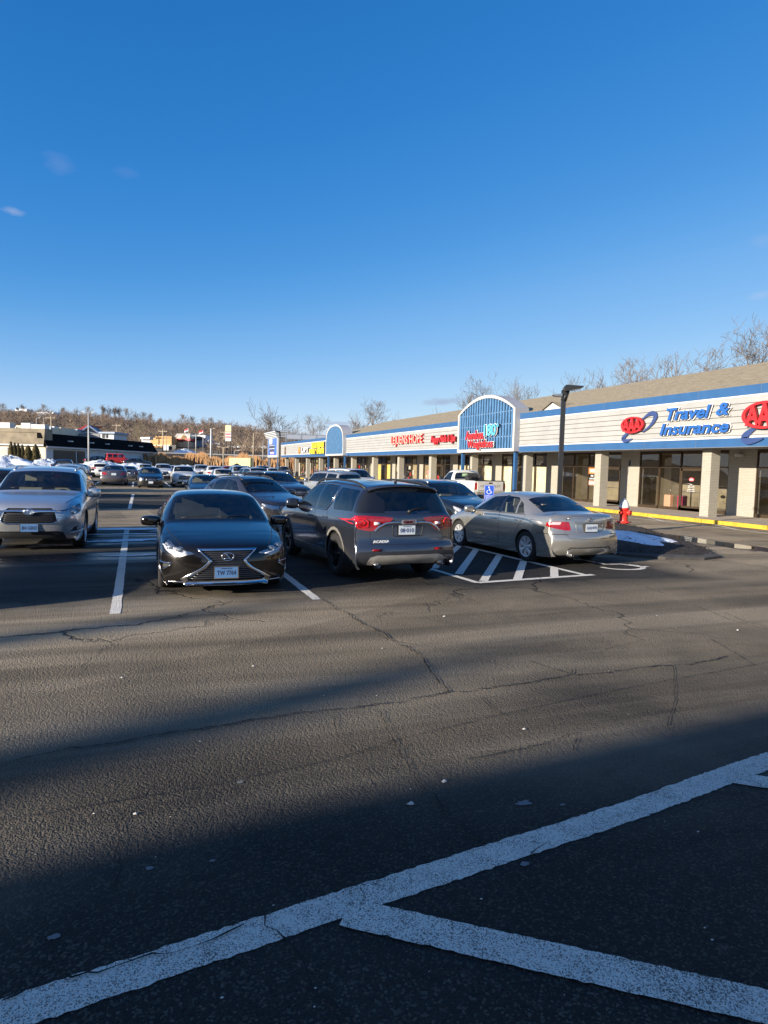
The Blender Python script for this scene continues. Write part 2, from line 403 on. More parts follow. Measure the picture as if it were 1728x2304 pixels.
def ribbon(mb, pts, w, z=.004, jitter=0, step=None):
    """flat strip following points (x,y)"""
    pts = [Vector((p[0], p[1])) for p in pts]
    if step:
        q = []
        for a, b in zip(pts, pts[1:]):
            n = max(1, int((b-a).length/step))
            q += [a.lerp(b, i/n) for i in range(n)]
        pts = q+[pts[-1]]
    ws = w if isinstance(w, list) else [w]*len(pts)
    L, Rr = [], []
    for i, p in enumerate(pts):
        d = (pts[min(i+1, len(pts)-1)]-pts[max(i-1, 0)]).normalized(); n = Vector((-d.y, d.x))
        ww = ws[min(i, len(ws)-1)]/2
        L.append((p.x+n.x*(ww+random.uniform(-jitter, jitter)), p.y+n.y*(ww+random.uniform(-jitter, jitter)), z))
        Rr.append((p.x-n.x*(ww+random.uniform(-jitter, jitter)), p.y-n.y*(ww+random.uniform(-jitter, jitter)), z))
    n = len(pts)
    mb.add(L+Rr, [(i, i+n, i+n+1, i+1) for i in range(n-1)])
def gxy(px, py): p = G(px, py); return (p.x, p.y)
# --- bay markings
mk = MB()
PW = .15
# long line across the bottom of the view with its slanted bay lines
ribbon(mk, [(-27.6, 10.53), (-23.5, 11.21), (-22.3, 11.385), (-21.3, 11.525), (-20.5, 11.635), (-19.45, 11.825), (-18.9, 11.91), (-13, 12.90)], .172, step=.03, jitter=.006)
for i in range(-2, 4):
    o = Vector((-22.17+i*2.71, 11.27+i*.445)); ribbon(mk, [o+Vector((-.12, .06)), o+Vector((4.2, -3.18))], .178, .008, .006, .03)
# bay lines of the rows
for x, y0, y1 in ((-23.39, 17.57, 28.67), (-20.70, 17.85, 28.6), (-17.93, 20.0, 28.6), (-26.15, 17.5, 28.7), (-28.9, 17.4, 28.7)):
    ribbon(mk, [(x, y0), (x, y1)], .13, .004, .006, .12)
for x in (-34.5, -31.7, -28.95, -26.2, -23.4, -20.65, -17.9, -15.1, -12.4, -9.6):
    if x in (-23.4, -26.2, -28.95): ribbon(mk, [(x, 37.0), (x+.08, 49.4)], .14, .004, .005, .3)
    ribbon(mk, [(x, 61.5), (x, 73)], .14, .004)
    ribbon(mk, [(x, 84.5), (x, 95.5)], .14, .004)
ribbon(mk, [(-34, 43.3), (-12.5, 43.3)], .13, .008)
# hatched access aisle
H0, H1, H2 = (-17.85, 20.4), (-17.68, 18.57), (-15.05, 18.86)
ribbon(mk, [H0, H1], .12, .006, .004, .1); ribbon(mk, [H1, H2], .13, .010, .004, .1)
ribbon(mk, [(-15.22, 18.84), (-15.45, 23.9), (-15.5, 25.2)], .13, .006, .004, .1); ribbon(mk, [(-17.85, 20.3), (-17.9, 26.5)], .12, .006, .004, .1)
for a, b in (((-15.47, 24.9), (-17.85, 21.3)), ((-15.44, 23.6), (-17.75, 20.2)), ((-15.44, 22.75), (-17.60, 19.45)), ((-15.41, 21.70), (-17.50, 18.70)), ((-15.38, 20.75), (-16.82, 18.70)), ((-15.24, 19.85), (-15.97, 18.80))):
    ribbon(mk, [a, b], .15, .008, .005, .1)
# fire lane lines along the shops
ribbon(mk, [(-2.80, 8), (-2.82, 126)], .11, .006, .003, .5)
for i in range(-4, 26):
    y = 28.68+i*3.6; ribbon(mk, [(-1.55, y), (-2.74, y-2.25)], .11, .003)
tag(mk.build('bay_markings', WLINE), kind='structure')
# disabled-bay symbol painted on the ground behind the gold saloon
sy = MB(); c0 = Vector((-13.75, 19.62))
ribbon(sy, [c0+Vector((.42*math.cos(a)*1.1, .36*math.sin(a))) for a in [R(-190+i*12) for i in range(20)]], .11, .006)
ribbon(sy, [c0+Vector(p) for p in ((-.18, .95), (-.12, .35), (.25, .32), (.42, -.12), (.6, -.08))], .12, .010)
n0 = len(sy.v); sy.add([(c0.x-.2+.13*math.cos(k*PI/5), c0.y+1.15+.13*math.sin(k*PI/5), .006) for k in range(10)], [tuple(range(10))])
tag(sy.build('wheelchair_symbol_marking', WLINE), kind='structure')
# --- cracks (ground marks)
ck = MB()
def crack(pix, w=.012, jit=.03, step=.045, seed=0):
    rnd = random.Random(seed); P = [Vector(gxy(*p)) for p in pix]; q = []
    for a, b in zip(P, P[1:]):
        n = max(2, int((b-a).length/step)); q += [a.lerp(b, i/n) for i in range(n)]
    q.append(P[-1]); off = 0; out = []
    for p in q:
        off = off*.7 + rnd.uniform(-jit, jit); out.append((p.x+off*.6+rnd.uniform(-.008, .008), p.y+off))
    ribbon(ck, out, [w*rnd.uniform(.15, 1.0) for _ in out], .0125)
crack([(722, 1348), (800, 1395), (880, 1440), (950, 1475), (965, 1500), (985, 1530), (1015, 1560)], .022, .035, seed=1)
crack([(0, 1722), (150, 1690), (330, 1662), (560, 1627), (760, 1595), (900, 1580), (1015, 1560), (1130, 1545), (1280, 1522), (1420, 1506), (1540, 1498), (1640, 1480)], .020, .02, seed=2)
crack([(0, 1850), (200, 1817), (480, 1770), (760, 1710), (900, 1665), (1120, 1612), (1360, 1560), (1540, 1526), (1728, 1492)], .010, .004, seed=3)
crack([(330, 1770), (290, 1820), (262, 1860), (262, 1960), (250, 2010)], .010, .02, seed=4)
crack([(850, 1600), (885, 1665), (900, 1700), (960, 1780), (1010, 1830), (1090, 1900)], .010, .02, seed=5)
crack([(1080, 1572), (1110, 1598), (1135, 1612)], .010, .012, seed=6)
crack([(1180, 1485), (1230, 1500), (1285, 1520), (1290, 1508)], .014, .02, seed=7)
crack([(1380, 1300), (1440, 1318), (1500, 1338)], .016, .02, seed=8)
crack([(1560, 1362), (1640, 1395), (1728, 1418)], .013, .015, seed=9)
crack([(1630, 1380), (1680, 1402), (1728, 1412)], .012, .015, seed=10)
crack([(1515, 1500), (1520, 1580), (1500, 1632)], .010, .012, seed=11)
crack([(1600, 1440), (1660, 1475), (1700, 1500)], .012, .015, seed=12)
crack([(1150, 1390), (1230, 1384), (1330, 1372)], .012, .02, seed=13)
crack([(640, 2112), (600, 2085), (590, 2050), (560, 2070)], .009, .015, seed=14)
crack([(0, 2268), (60, 2245), (120, 2225), (190, 2205), (250, 2190), (330, 2168), (400, 2150), (470, 2125), (540, 2095)], .012, .02, seed=15)
crack([(640, 2110), (700, 2180), (720, 2240), (790, 2304)], .014, .02, seed=16)
crack([(1190, 1900), (1230, 1905), (1195, 1925)], .010, .01, seed=17)
crack([(1050, 1710), (1170, 1690), (1300, 1650), (1290, 1690)], .010, .015, seed=18)
crack([(750, 1610), (760, 1650), (790, 1690), (850, 1760)], .007, .015, seed=19)
tag(ck.build('pavement_cracks', CRACK), kind='structure')
# scattered grit: pale stones and scraps
gr = MB(); rnd = random.Random(4)
for px, py, s in [(1180, 1642, .022), (305, 1833, .018), (1000, 1388, .03), (275, 1526, .02), (570, 1500, .02), (450, 1670, .012), (860, 1460, .015), (1478, 1386, .02), (1660, 1419, .03), (1000, 1760, .03), (925, 1810, .03)] + [(rnd.uniform(0, 1728), rnd.uniform(1330, 2280), rnd.uniform(.004, .011)) for _ in range(45)]:
    x, y = gxy(px, py); a = rnd.uniform(0, 6); n = 5
    gr.add([(x+s*rnd.uniform(.5, 1)*math.cos(a+k*2*PI/n), y+s*.7*rnd.uniform(.5, 1)*math.sin(a+k*2*PI/n), .006) for k in range(n)]+[(x, y, .006+s*.5)], [(k, (k+1) % n, n) for k in range(n)])
tag(gr.build('grit', M('grit_pale', (.5, .48, .44), .8, var=.3)), kind='stuff')
# pale scuffs of spilt paint / gum
sp = MB()
for px, py, s in ((1180, 1808, .055), (1266, 1812, .02), (1180, 1945, .03), (478, 1938, .02), (337, 1955, .028), (120, 2110, .03), (540, 1761, .03)):
    x, y = gxy(px, py); n = 14
    sp.add([(x+s*rnd.uniform(.55, 1)*math.cos(k*2*PI/n), y+s*.7*rnd.uniform(.55, 1)*math.sin(k*2*PI/n), .0045) for k in range(n)], [tuple(range(n))])
tag(sp.build('pavement_stains', M('stain_pale', (.16, .16, .16), .8)), kind='structure')

# --- island with mulch, snow and kerb
ISL = [(-12.75, 33), (-12.9, 27), (-12.85, 22.6), (-12.55, 21.1), (-11.9, 20.35), (-11.0, 20.1), (-10.3, 20.3), (-9.6, 21.3), (-8.6, 23.3), (-7.55, 25.4), (-7.15, 27.5), (-7.1, 33)]
mb = MB(); n = len(ISL)
cx, cy = -10.2, 27
def inset(p, k): return (p[0]+(cx-p[0])*k, p[1]+(cy-p[1])*k)
rows = [[(p[0], p[1], 0) for p in ISL], [(p[0], p[1], .06) for p in ISL], [(*inset(p, .016), .085) for p in ISL], [(*inset(p, .05), .10) for p in ISL]]
tag(MB().grid(rows, smooth=False).build('island_kerb', M('old_kerb', (.06, .055, .05), .9, var=.4, vscale=3, bmp=.5)), 'low broken dark kerb around the mulch island', 'kerb')
MULCH = M('mulch', (.028, .020, .015), .95, var=.6, vscale=25, bmp=1.0, bscale=45)
rows = []
for k, z in ((.025, .085), (.12, .2), (.3, .27), (.55, .30), (.8, .31), (.98, .31)):
    rows.append([(*inset(p, k), z+rnd.uniform(-.02, .02)) for p in ISL])
mm = MB().grid(rows, smooth=True)
for _ in range(2600):        # bark chips lying on the mound
    k = rnd.random(); i = rnd.randrange(n-1); f = rnd.random()
    p = (ISL[i][0]*(1-f)+ISL[i+1][0]*f, ISL[i][1]*(1-f)+ISL[i+1][1]*f); q = inset(p, k**1.6*.9+.02)
    z = .11+.17*min(1, k**1.6*4); s = rnd.uniform(.02, .05); a = rnd.uniform(0, PI)
    c, s_ = math.cos(a), math.sin(a)
    mm.add([(q[0]+c*s, q[1]+s_*s, z+rnd.uniform(0, .05)), (q[0]-c*s, q[1]-s_*s, z+rnd.uniform(0, .05)), (q[0]-s_*s*.4, q[1]+c*s*.4, z+.03)], [(0, 1, 2)])
tag(mm.build('mulch_bed', MULCH), 'dark bark mulch mounded on the parking island', kind='stuff')
def mound(name, cx, cy, a, b, h, rz=0, seed=0, n=28, m=10, parent=None, mat=None, z0=0, rough=.25):
    rn = random.Random(seed); ph = [rn.uniform(0, 6.28) for _ in range(5)]
    am = [rn.uniform(.04, .13) for _ in range(5)]; rows = []
    for i in range(m+1):
        t = i/m; row = []
        for j in range(n):
            th = 2*PI*j/n; k = 1+sum(am[q]*math.sin((q+2)*th+ph[q]) for q in range(5))
            rr = t*k; z = h*(1-t**1.7)*(1+rough*rn.uniform(-1, 1)*(1-t*.6)) if i < m else -.02
            x, y = a*rr*math.cos(th), b*rr*math.sin(th); c, s_ = math.cos(rz), math.sin(rz)
            row.append((x*c-y*s_, x*s_+y*c, max(z, -.02)+(0)))
        row.append(row[0]); rows.append(row)
    o = MB().grid(rows, smooth=True).build(name, mat or SNOW, parent, (cx, cy, z0)); return o
o = mound('snow_patch', -10.85, 22.9, 0.85, 1.75, .13, R(-14), 3, z0=.24, rough=.22)
tag(o, 'patch of melting snow on the mulch island behind the gold saloon', 'snow')
# ice remains and snow film in the wet bay
ice = MB()
for (x, y, a, b, s) in ((-22.0, 25.9, 2.1, .10, 1), (-22.4, 23.05, 1.3, .05, 2), (-21.6, 24.6, .55, .22, 3), (-23.1, 27.2, 2.3, .06, 4), (-23.7, 25.6, .8, .09, 5), (-21.4, 22.9, .5, .14, 6), (-22.5, 28.6, 2.4, .16, 7), (-21.9, 27.9, .9, .1, 8)):
    rn = random.Random(s); n = 40
    b *= 1.7; ice.add([(x+a*(1+rn.uniform(-.12, .12))*math.cos(k*2*PI/n)+.02*y*0, y+b*(1+rn.uniform(-.5, .5))*math.sin(k*2*PI/n)+.06*math.cos(k*2*PI/n), .012) for k in range(n)], [tuple(range(n))])
o = ice.build('ice_remains', SNOW); tag(o, 'thin streaks of leftover snow in the wet bay', kind='stuff')
# puddle beside the island
m_, nt_, b_ = newmat('puddle_water'); b_.inputs['Base Color'].default_value = (.012, .012, .013, 1); b_.inputs['Roughness'].default_value = .02; b_.inputs['Specular IOR Level'].default_value = .8
bump(nt_, b_, noise(nt_, 2.5, 2, .5, worldco(nt_)), .02, .01)
rn = random.Random(5); n = 60; pud = MB(); pud2 = MB()
def pc(k, s=1):
    t = k*2*PI/n; u, v = 1.7*math.cos(t)*s, .60*math.sin(t)*s*(1+.25*math.sin(2*t+1)+.12*math.sin(5*t)); c, s_ = math.cos(R(82)), math.sin(R(82))
    return (-7.55+u*c-v*s_, 23.3+u*s_+v*c)
pud2.add([(*pc(k, 1.3+.06*math.sin(k*1.7)), .0035) for k in range(n)], [tuple(range(n))])
pud.add([(*pc(k, 1.0), .006) for k in range(n)], [tuple(range(n))])
tag(pud.build('puddle', m_), kind='structure')
tag(pud2.build('wet_ground', M('wet_asphalt', (.014, .014, .016), .30, var=.3)), kind='structure')
# ================================================================== VEHICLES
GL = glassmat('car_glass', (.62, .68, .66)); GLD = glassmat('privacy_glass', (.05, .055, .06), 1.2)
BLACK = M('black_plastic', (.018, .018, .019), .55, var=.2); GLOSSB = M('gloss_black', (.008, .008, .009), .12, var=0, coat=.6)
CHROME = M('chrome', (.62, .62, .64), .12, 1, var=0); SATIN = M('alloy', (.55, .55, .56), .28, .9, var=.1)
DALLOY = M('dark_alloy', (.03, .03, .033), .3, .7, var=0); RUB = M('tyre_rubber', (.016, .015, .015), .85, var=.25, vscale=12)
SEAM = M('panel_gap', (.004, .004, .004), .9, var=0); CABIN = M('cabin_trim', (.05, .048, .045), .8, var=.2)
SEATL = M('seat_leather', (.34, .30, .24), .6, var=.1); SEATD = M('seat_cloth_dark', (.045, .047, .052), .8, var=.1)
LENSC = glassmat('lamp_lens', (.86, .88, .9), 1.0, .01); REFL = M('reflector', (.80, .80, .82), .30, .35, var=.3, vscale=30)
TAILR = M('tail_lens_red', (.30, .005, .010), .12, var=.25, vscale=14, coat=.8, emit=0); TAILW = M('tail_lens_clear', (.55, .42, .42), .15, var=.2, coat=.8)
TAILR2 = M('tail_lens_bright', (.55, .01, .015), .10, var=.1, coat=.8)
PLB = M('plate_blue', (.09, .20, .40), .4, var=.1); PLW = M('plate_white', (.62, .68, .72), .4, var=.06); INK = M('plate_ink', (.02, .03, .07), .5, var=0)
AMB = M('amber_lens', (.7, .22, .02), .2, var=.1, coat=.5)

def inset_poly(P, d):
    n = len(P); A = sum(P[i][0]*P[(i+1) % n][1]-P[(i+1) % n][0]*P[i][1] for i in range(n)); s = 1 if A > 0 else -1; out = []
    for i in range(n):
        p0, p1, p2 = P[i-1], P[i], P[(i+1) % n]
        a = Vector((p1[0]-p0[0], p1[1]-p0[1])).normalized(); b = Vector((p2[0]-p1[0], p2[1]-p1[1])).normalized()
        na, nb = Vector((-a.y, a.x))*s, Vector((-b.y, b.x))*s; bi = (na+nb)
        k = d/max(.35, (1+na.dot(nb))/1) if bi.length > 1e-6 else d
        out.append((p1[0]+bi.x*k, p1[1]+bi.y*k))
    return out
def inpoly(x, y, P):
    c = False; n = len(P); j = n-1
    for i in range(n):
        if (P[i][1] > y) != (P[j][1] > y) and x < (P[j][0]-P[i][0])*(y-P[i][1])/(P[j][1]-P[i][1])+P[i][0]: c = not c
        j = i
    return c
def rounded(P, r=.03, n=3):
    """cut polygon corners with short arcs"""
    out = []; N = len(P)
    for i in range(N):
        p0, p1, p2 = Vector(P[i-1]), Vector(P[i]), Vector(P[(i+1) % N])
        a = p1+(p0-p1).normalized()*min(r, (p0-p1).length*.45); b = p1+(p2-p1).normalized()*min(r, (p2-p1).length*.45)
        for k in range(n+1):
            t = k/n; q = a*(1-t)**2+p1*2*t*(1-t)+b*t*t; out.append((q.x, q.y))
    return out

class Car:
    def __init__(s, L, keys, fb=.36, rb=.14, wsb=.16, step=.05, fp=3.2, sideprof=None, sm=2):
        s.L = L; s.keys = keys
        K = np.array(keys, float)
        seg = np.r_[0, np.cumsum(np.hypot(np.diff(K[:, 0]), np.diff(K[:, 1]))+.25*np.abs(np.diff(K[:, 2])))]
        nu = int(seg[-1]/step); uu = np.unique(np.r_[np.linspace(0, seg[-1], nu)])
        T = np.stack([np.interp(uu, seg, K[:, i]) for i in range(7)], 1)
        for _ in range(sm):
            T[1:-1] = T[:-2]*.25+T[1:-1]*.5+T[2:]*.25
        s.T = T; s.uu = uu; s.seg = seg
        sp = sideprof or [(0, -.085), (.05, -.05), (.13, -.022), (.16, -.034), (.35, -.012), (.62, .0), (.80, -.006), (.93, -.018), (1, -.05)]
        fs = np.linspace(0, 1, 15); off = np.interp(fs, [a for a, _ in sp], [b for _, b in sp])
        rows = []
        for d, zt, w, zs, wr, zr, zb in T:
            h = max(zs-zb, .001); y = w+off*min(1, h/.35); z = zb+fs*h
            pts = list(zip(y, z))
            y0 = pts[-1][0]; zz0 = zs
            for k in range(1, 12):        # side glass / fender crown, slightly convex
                t = k/11; bul = .045*math.sin(PI*t)*min(1, abs(zr-zs)/.3)
                pts.append((y0+(wr-y0)*t+bul, zz0+(zr-zz0)*t+bul*.25))
            for k in range(1, 11):        # roof / hood to the centre line
                t = k/10; yy = wr*(1-t); pts.append((yy, zr+(zt-zr)*(1-(yy/max(wr, .01))**2.2)))
            pts = np.array(pts)
            full = np.r_[pts*[-1, 1], pts[:-1][::-1]]      # left(-y) sill -> centre -> right sill
            for _ in range(2):
                q = full.copy(); q[1:-1] = full[:-2]*.25+full[1:-1]*.5+full[2:]*.25; full = q
            rows.append(full)
        A = np.array(rows); s.nu, s.nv = A.shape[0], A.shape[1]
        d = T[:, 0][:, None]; yy = A[:, :, 0]; w0 = T[:, 2].max()
        q = np.clip(np.abs(yy)/w0, 0, 1)
        frontb = np.interp(T[:, 0], [0, .25, .9, 1.3, 2.0, 2.6, L-1.2, L-.5, L-.1, L], [fb, fb*.75, wsb+.02, wsb, wsb*.5, 0, -rb*.5, -rb*.8, -rb, -rb])[:, None]
        pw = np.where(T[:, 0] < .6, fp, 2.2)[:, None]
        X = L/2-d-frontb*q**pw
        s.V = np.stack([X, yy, A[:, :, 1]], 2)
        bm = s.bm = bmesh.new(); s.lay = bm.faces.layers.int.new('p'); s.lu = bm.faces.layers.int.new('u'); s.lv = bm.faces.layers.int.new('v')
        vs = [[bm.verts.new(s.V[i, j]) for j in range(s.nv)] for i in range(s.nu)]
        for i in range(s.nu-1):
            for j in range(s.nv-1):
                f = bm.faces.new((vs[i][j], vs[i][j+1], vs[i+1][j+1], vs[i+1][j])); f.smooth = True; f[s.lu] = i; f[s.lv] = j
        bmesh.ops.remove_doubles(bm, verts=bm.verts[:], dist=.0008)
        bmesh.ops.recalc_face_normals(bm, faces=bm.faces[:]); 
        # make sure they point out
        bm.faces.ensure_lookup_table(); up = sum(f.normal.z for f in bm.faces if f.calc_center_median().z > 1.0)
        if up < 0: bmesh.ops.reverse_faces(bm, faces=bm.faces[:])
        s.bvh = BVHTree.FromBMesh(bm); s.parts = {}; s.np = 1
    def uidx(s, keyi): return int(np.searchsorted(s.uu, s.seg[keyi]))
    def pid(s, name):
        if name not in s.parts: s.parts[name] = s.np; s.np += 1
        return s.parts[name]
    def view(s, kind, sg=1):
        L = s.L
        return {'side': (Vector((-1, 0, 0)), L/2), 'front': (Vector((0, 1, 0)), 0), 'cf': (Vector((-1, sg, 0)), L/2), 'cr': (Vector((1, sg, 0)), L/2)}[kind]
    def cut(s, poly, kind, name, sg=1, ymin=.3, xr=None, mark=None, nmin=None, rep=None):
        n1, o1 = s.view(kind, sg); bm = s.bm; pid = s.pid(name) if name else None
        bx0, bx1 = min(p[0] for p in poly)-.1, max(p[0] for p in poly)+.1; by0, by1 = min(p[1] for p in poly)-.1, max(p[1] for p in poly)+.1
        L = s.L
        def ok(f):
            c = f.calc_center_median(); a = n1.dot(c)+o1
            if not (bx0 < a < bx1 and by0 < c.z < by1): return False
            if kind == 'side' and c.y*sg < ymin: return False
            if kind == 'front':
                if xr == 'rear':
                    if c.x > -L/2+1.2: return False
                elif c.x < L/2-.9: return False
            if kind in ('cf', 'cr'):
                if c.y*sg < (-.001): return False
                if kind == 'cf' and c.x < L/2-1.4: return False
                if kind == 'cr' and c.x > -L/2+1.4: return False
            return True
        N = len(poly)
        for i in range(N):
            a, b = poly[i], poly[(i+1) % N]; nx, ny = b[1]-a[1], -(b[0]-a[0])
            if math.hypot(nx, ny) < 1e-5: continue
            Nv = n1*nx+Vector((0, 0, ny)); rhs = nx*(a[0]-o1)+ny*a[1]; co = Nv*(rhs/Nv.length_squared)
            ex0, ex1 = min(a[0], b[0])-.07, max(a[0], b[0])+.07; ey0, ey1 = min(a[1], b[1])-.07, max(a[1], b[1])+.07
            fs = []
            for f in bm.faces:
                if not ok(f): continue
                c = f.calc_center_median(); q = n1.dot(c)+o1
                if ex0 < q < ex1 and ey0 < c.z < ey1: fs.append(f)
            if not fs: continue
            g = set(fs)
            for f in fs: g.update(f.edges); g.update(f.verts)
            bmesh.ops.bisect_plane(bm, geom=list(g), dist=1e-5, plane_co=co, plane_no=Nv.normalized())
        out = []
        for f in bm.faces:
            if ok(f):
                c = f.calc_center_median()
                if inpoly(n1.dot(c)+o1, c.z, poly) and (rep is None or f[s.lay] in rep):
                    if pid is not None: f[s.lay] = pid
                    out.append(f)
        return out
    def both(s, poly, kind, name, **k):
        for sg in (1, -1): s.cut(poly, kind, name+('' if sg > 0 else '~'), sg, **k)
    def arch(s, d, zc, r, sides=20):
        P = [(d+r*math.cos(2*PI*i/sides), zc+r*math.sin(2*PI*i/sides)) for i in range(sides)]
        for sg in (1, -1):
            fs = s.cut(P, 'side', None, sg, ymin=.5)
            bmesh.ops.delete(s.bm, geom=[f for f in fs if f.is_valid], context='FACES')
    # surface probes
    def sx(s, y, z, rear=False):
        L = s.L; o = Vector((L if not rear else -L, y, z)); h = s.bvh.ray_cast(o, Vector((-1 if not rear else 1, 0, 0)))
        return (h[0], h[1]) if h[0] is not None else (Vector((L/2 if not rear else -L/2, y, z)), Vector((1 if not rear else -1, 0, 0)))
    def sy(s, d, z, sg):
        h = s.bvh.ray_cast(Vector((s.L/2-d, 3*sg, z)), Vector((0, -sg, 0)))
        return (h[0], h[1]) if h[0] is not None else (Vector((s.L/2-d, .9*sg, z)), Vector((0, sg, 0)))
    def sz(s, d, y):
        h = s.bvh.ray_cast(Vector((s.L/2-d, y, 4)), Vector((0, 0, -1)))
        return (h[0], h[1]) if h[0] is not None else (Vector((s.L/2-d, y, 1)), Vector((0, 0, 1)))
    def corner(s, a, z, sg, rear=False):
        """point at developed coordinate a (y + retreat) on a front/rear corner"""
        best = None
        for k in range(40):
            y = .02+k*.024
            p, n = s.sx(y*sg, z, rear)
            aa = y+(s.L/2-abs(p.x))
            if aa >= a: return p, n
            best = (p, n)
        dd = a-.9
        return s.sy((s.L-dd) if rear else dd, z, sg)
    def split(s, root, mats, order):
        """turn the labelled sheet into part objects with shared normals"""
        bm = s.bm; bm.normal_update(); out = {}
        inv = {v: k for k, v in s.parts.items()}; groups = {}
        for f in bm.faces: groups.setdefault(inv.get(f[s.lay], 'body'), []).append(f)
        for nm, fs in groups.items():
            if nm == 'DEL': continue
            idx = {}; vs = []; ns = []; fc = []
            for f in fs:
                t = []
                for v in f.verts:
                    if v not in idx: idx[v] = len(vs); vs.append(v.co[:]); ns.append(v.normal[:])
                    t.append(idx[v])
                fc.append(t)
            out[nm] = (vs, ns, fc)
        return out

def mesh_obj(name, data, mat, parent, extra=None, emats=None):
    """data=(verts,normals,faces) smooth mesh with given normals, plus optional MB geometry"""
    vs, ns, fc = data; me = bpy.data.meshes.new(name)
    nv = len(vs); V = list(vs); F = [tuple(f) for f in fc]; mi = [0]*len(F); sm = [True]*len(F)
    if extra is not None and extra.v:
        V += extra.v; F += [tuple(i+nv for i in f) for f in extra.f]; mi += [m+1 for m in extra.m]; sm += extra.sm
    me.from_pydata(V, [], F)
    for m in [mat]+list(emats or []): me.materials.append(m)
    me.polygons.foreach_set('material_index', mi); me.polygons.foreach_set('use_smooth', sm); me.update()
    if extra is None or not extra.v:
        me.normals_split_custom_set_from_vertices([Vector(n) for n in ns])
    o = bpy.data.objects.new(name, me); COL.objects.link(o); o.parent = parent
    return o

def make_wheel(root, x, y, Rw, width, style, sg, rimmat=None, rr=.68, steer=0):
    """wheel = dark disc with children tyre and rim; y is the outer face"""
    c = (0, 0, 0); w = width
    e = MB().lathe([(0.01, -w*.62*sg), (Rw*.60, -w*.62*sg), (Rw*.60, -w*.52*sg), (.01, -w*.50*sg)], 20, axis='Y').build('wheel', DALLOY if style == 'dark' else BLACK, root, (x, y, Rw), steer)
    a, b = Rw*rr, Rw
    prof = [(a, -w), (a+.03*1, -w), (b-.025, -w), (b-.006, -w+.02), (b, -w*.75), (b, -w*.25), (b-.006, -.02), (b-.03, -.002), (a+.035, .004), (a+.006, -.006), (a-.004, -.02), (a-.004, -w+.02), (a, -w)]
    MB().lathe([(r_, h*sg) for r_, h in prof], 36, axis='Y').build('tyre', RUB, e)
    m = MB(); rm = rimmat or SATIN
    m.lathe([(a-.002, -.012*sg), (a-.02, -.010*sg), (a-.028, -.03*sg), (a-.030, -w*.8*sg)], 36, axis='Y')
    hub = .16 if style != 'cap' else .2
    m.lathe([(.002, -.028*sg), (Rw*hub*.6, -.026*sg), (Rw*hub, -.036*sg), (Rw*hub, -.075*sg)], 16, axis='Y')
    def spoke(an, wi, wo, y0, y1, r0, r1, th=.02):
        ca, sa = math.cos(an), math.sin(an); er = Vector((ca, 0, sa)); et = Vector((-sa, 0, ca)); ey = Vector((0, sg, 0))
        p = [er*r0-et*wi/2+ey*y0, er*r0+et*wi/2+ey*y0, er*r1+et*wo/2+ey*y1, er*r1-et*wo/2+ey*y1]
        q = [v-ey*th for v in p]; mid = [er*r0+ey*(y0+.006), er*r1+ey*(y1+.006)]
        m.add(p+q+mid, [(0, 1, 9 if 0 else 8), (0, 8, 9, 3), (8, 1, 2, 9), (3, 9, 2), (0, 3, 7, 4), (1, 5, 6, 2)])
    r0, r1 = Rw*hub*.8, a-.012
    if style == 'seven':
        for k in range(7): spoke(2*PI*k/7+.3, .045, .125, -.03, -.018, r0, r1-.018, .012)
        for k in range(7): pass
    elif style == 'ten' or style == 'dark':
        for k in range(5):
            for dl in (-.17, .17): spoke(2*PI*k/5+dl+.2, .035, .045, -.035, -.02, r0, r1)
    elif style == 'five':
        for k in range(5):
            spoke(2*PI*k/5+.3-.12, .05, .05, -.035, -.018, r0, r1); spoke(2*PI*k/5+.3+.12, .05, .05, -.035, -.018, r0, r1)
            spoke(2*PI*k/5+.3, .09, .03, -.04, -.035, r0, r1*.62)
    elif style == 'steel':
        m.lathe([(Rw*.3, -.05*sg), (Rw*.42, -.03*sg), (Rw*.55, -.05*sg), (a-.02, -.055*sg)], 30, axis='Y')
        for k in range(8): spoke(2*PI*k/8, .03, .03, -.02, -.045, Rw*.16, Rw*.34)
    else:
        for k in range(5): spoke(2*PI*k/5+.3, .07, .08, -.035, -.02, r0, r1)
    m.build('rim', rm if style != 'dark' else DALLOY, e)
    return e

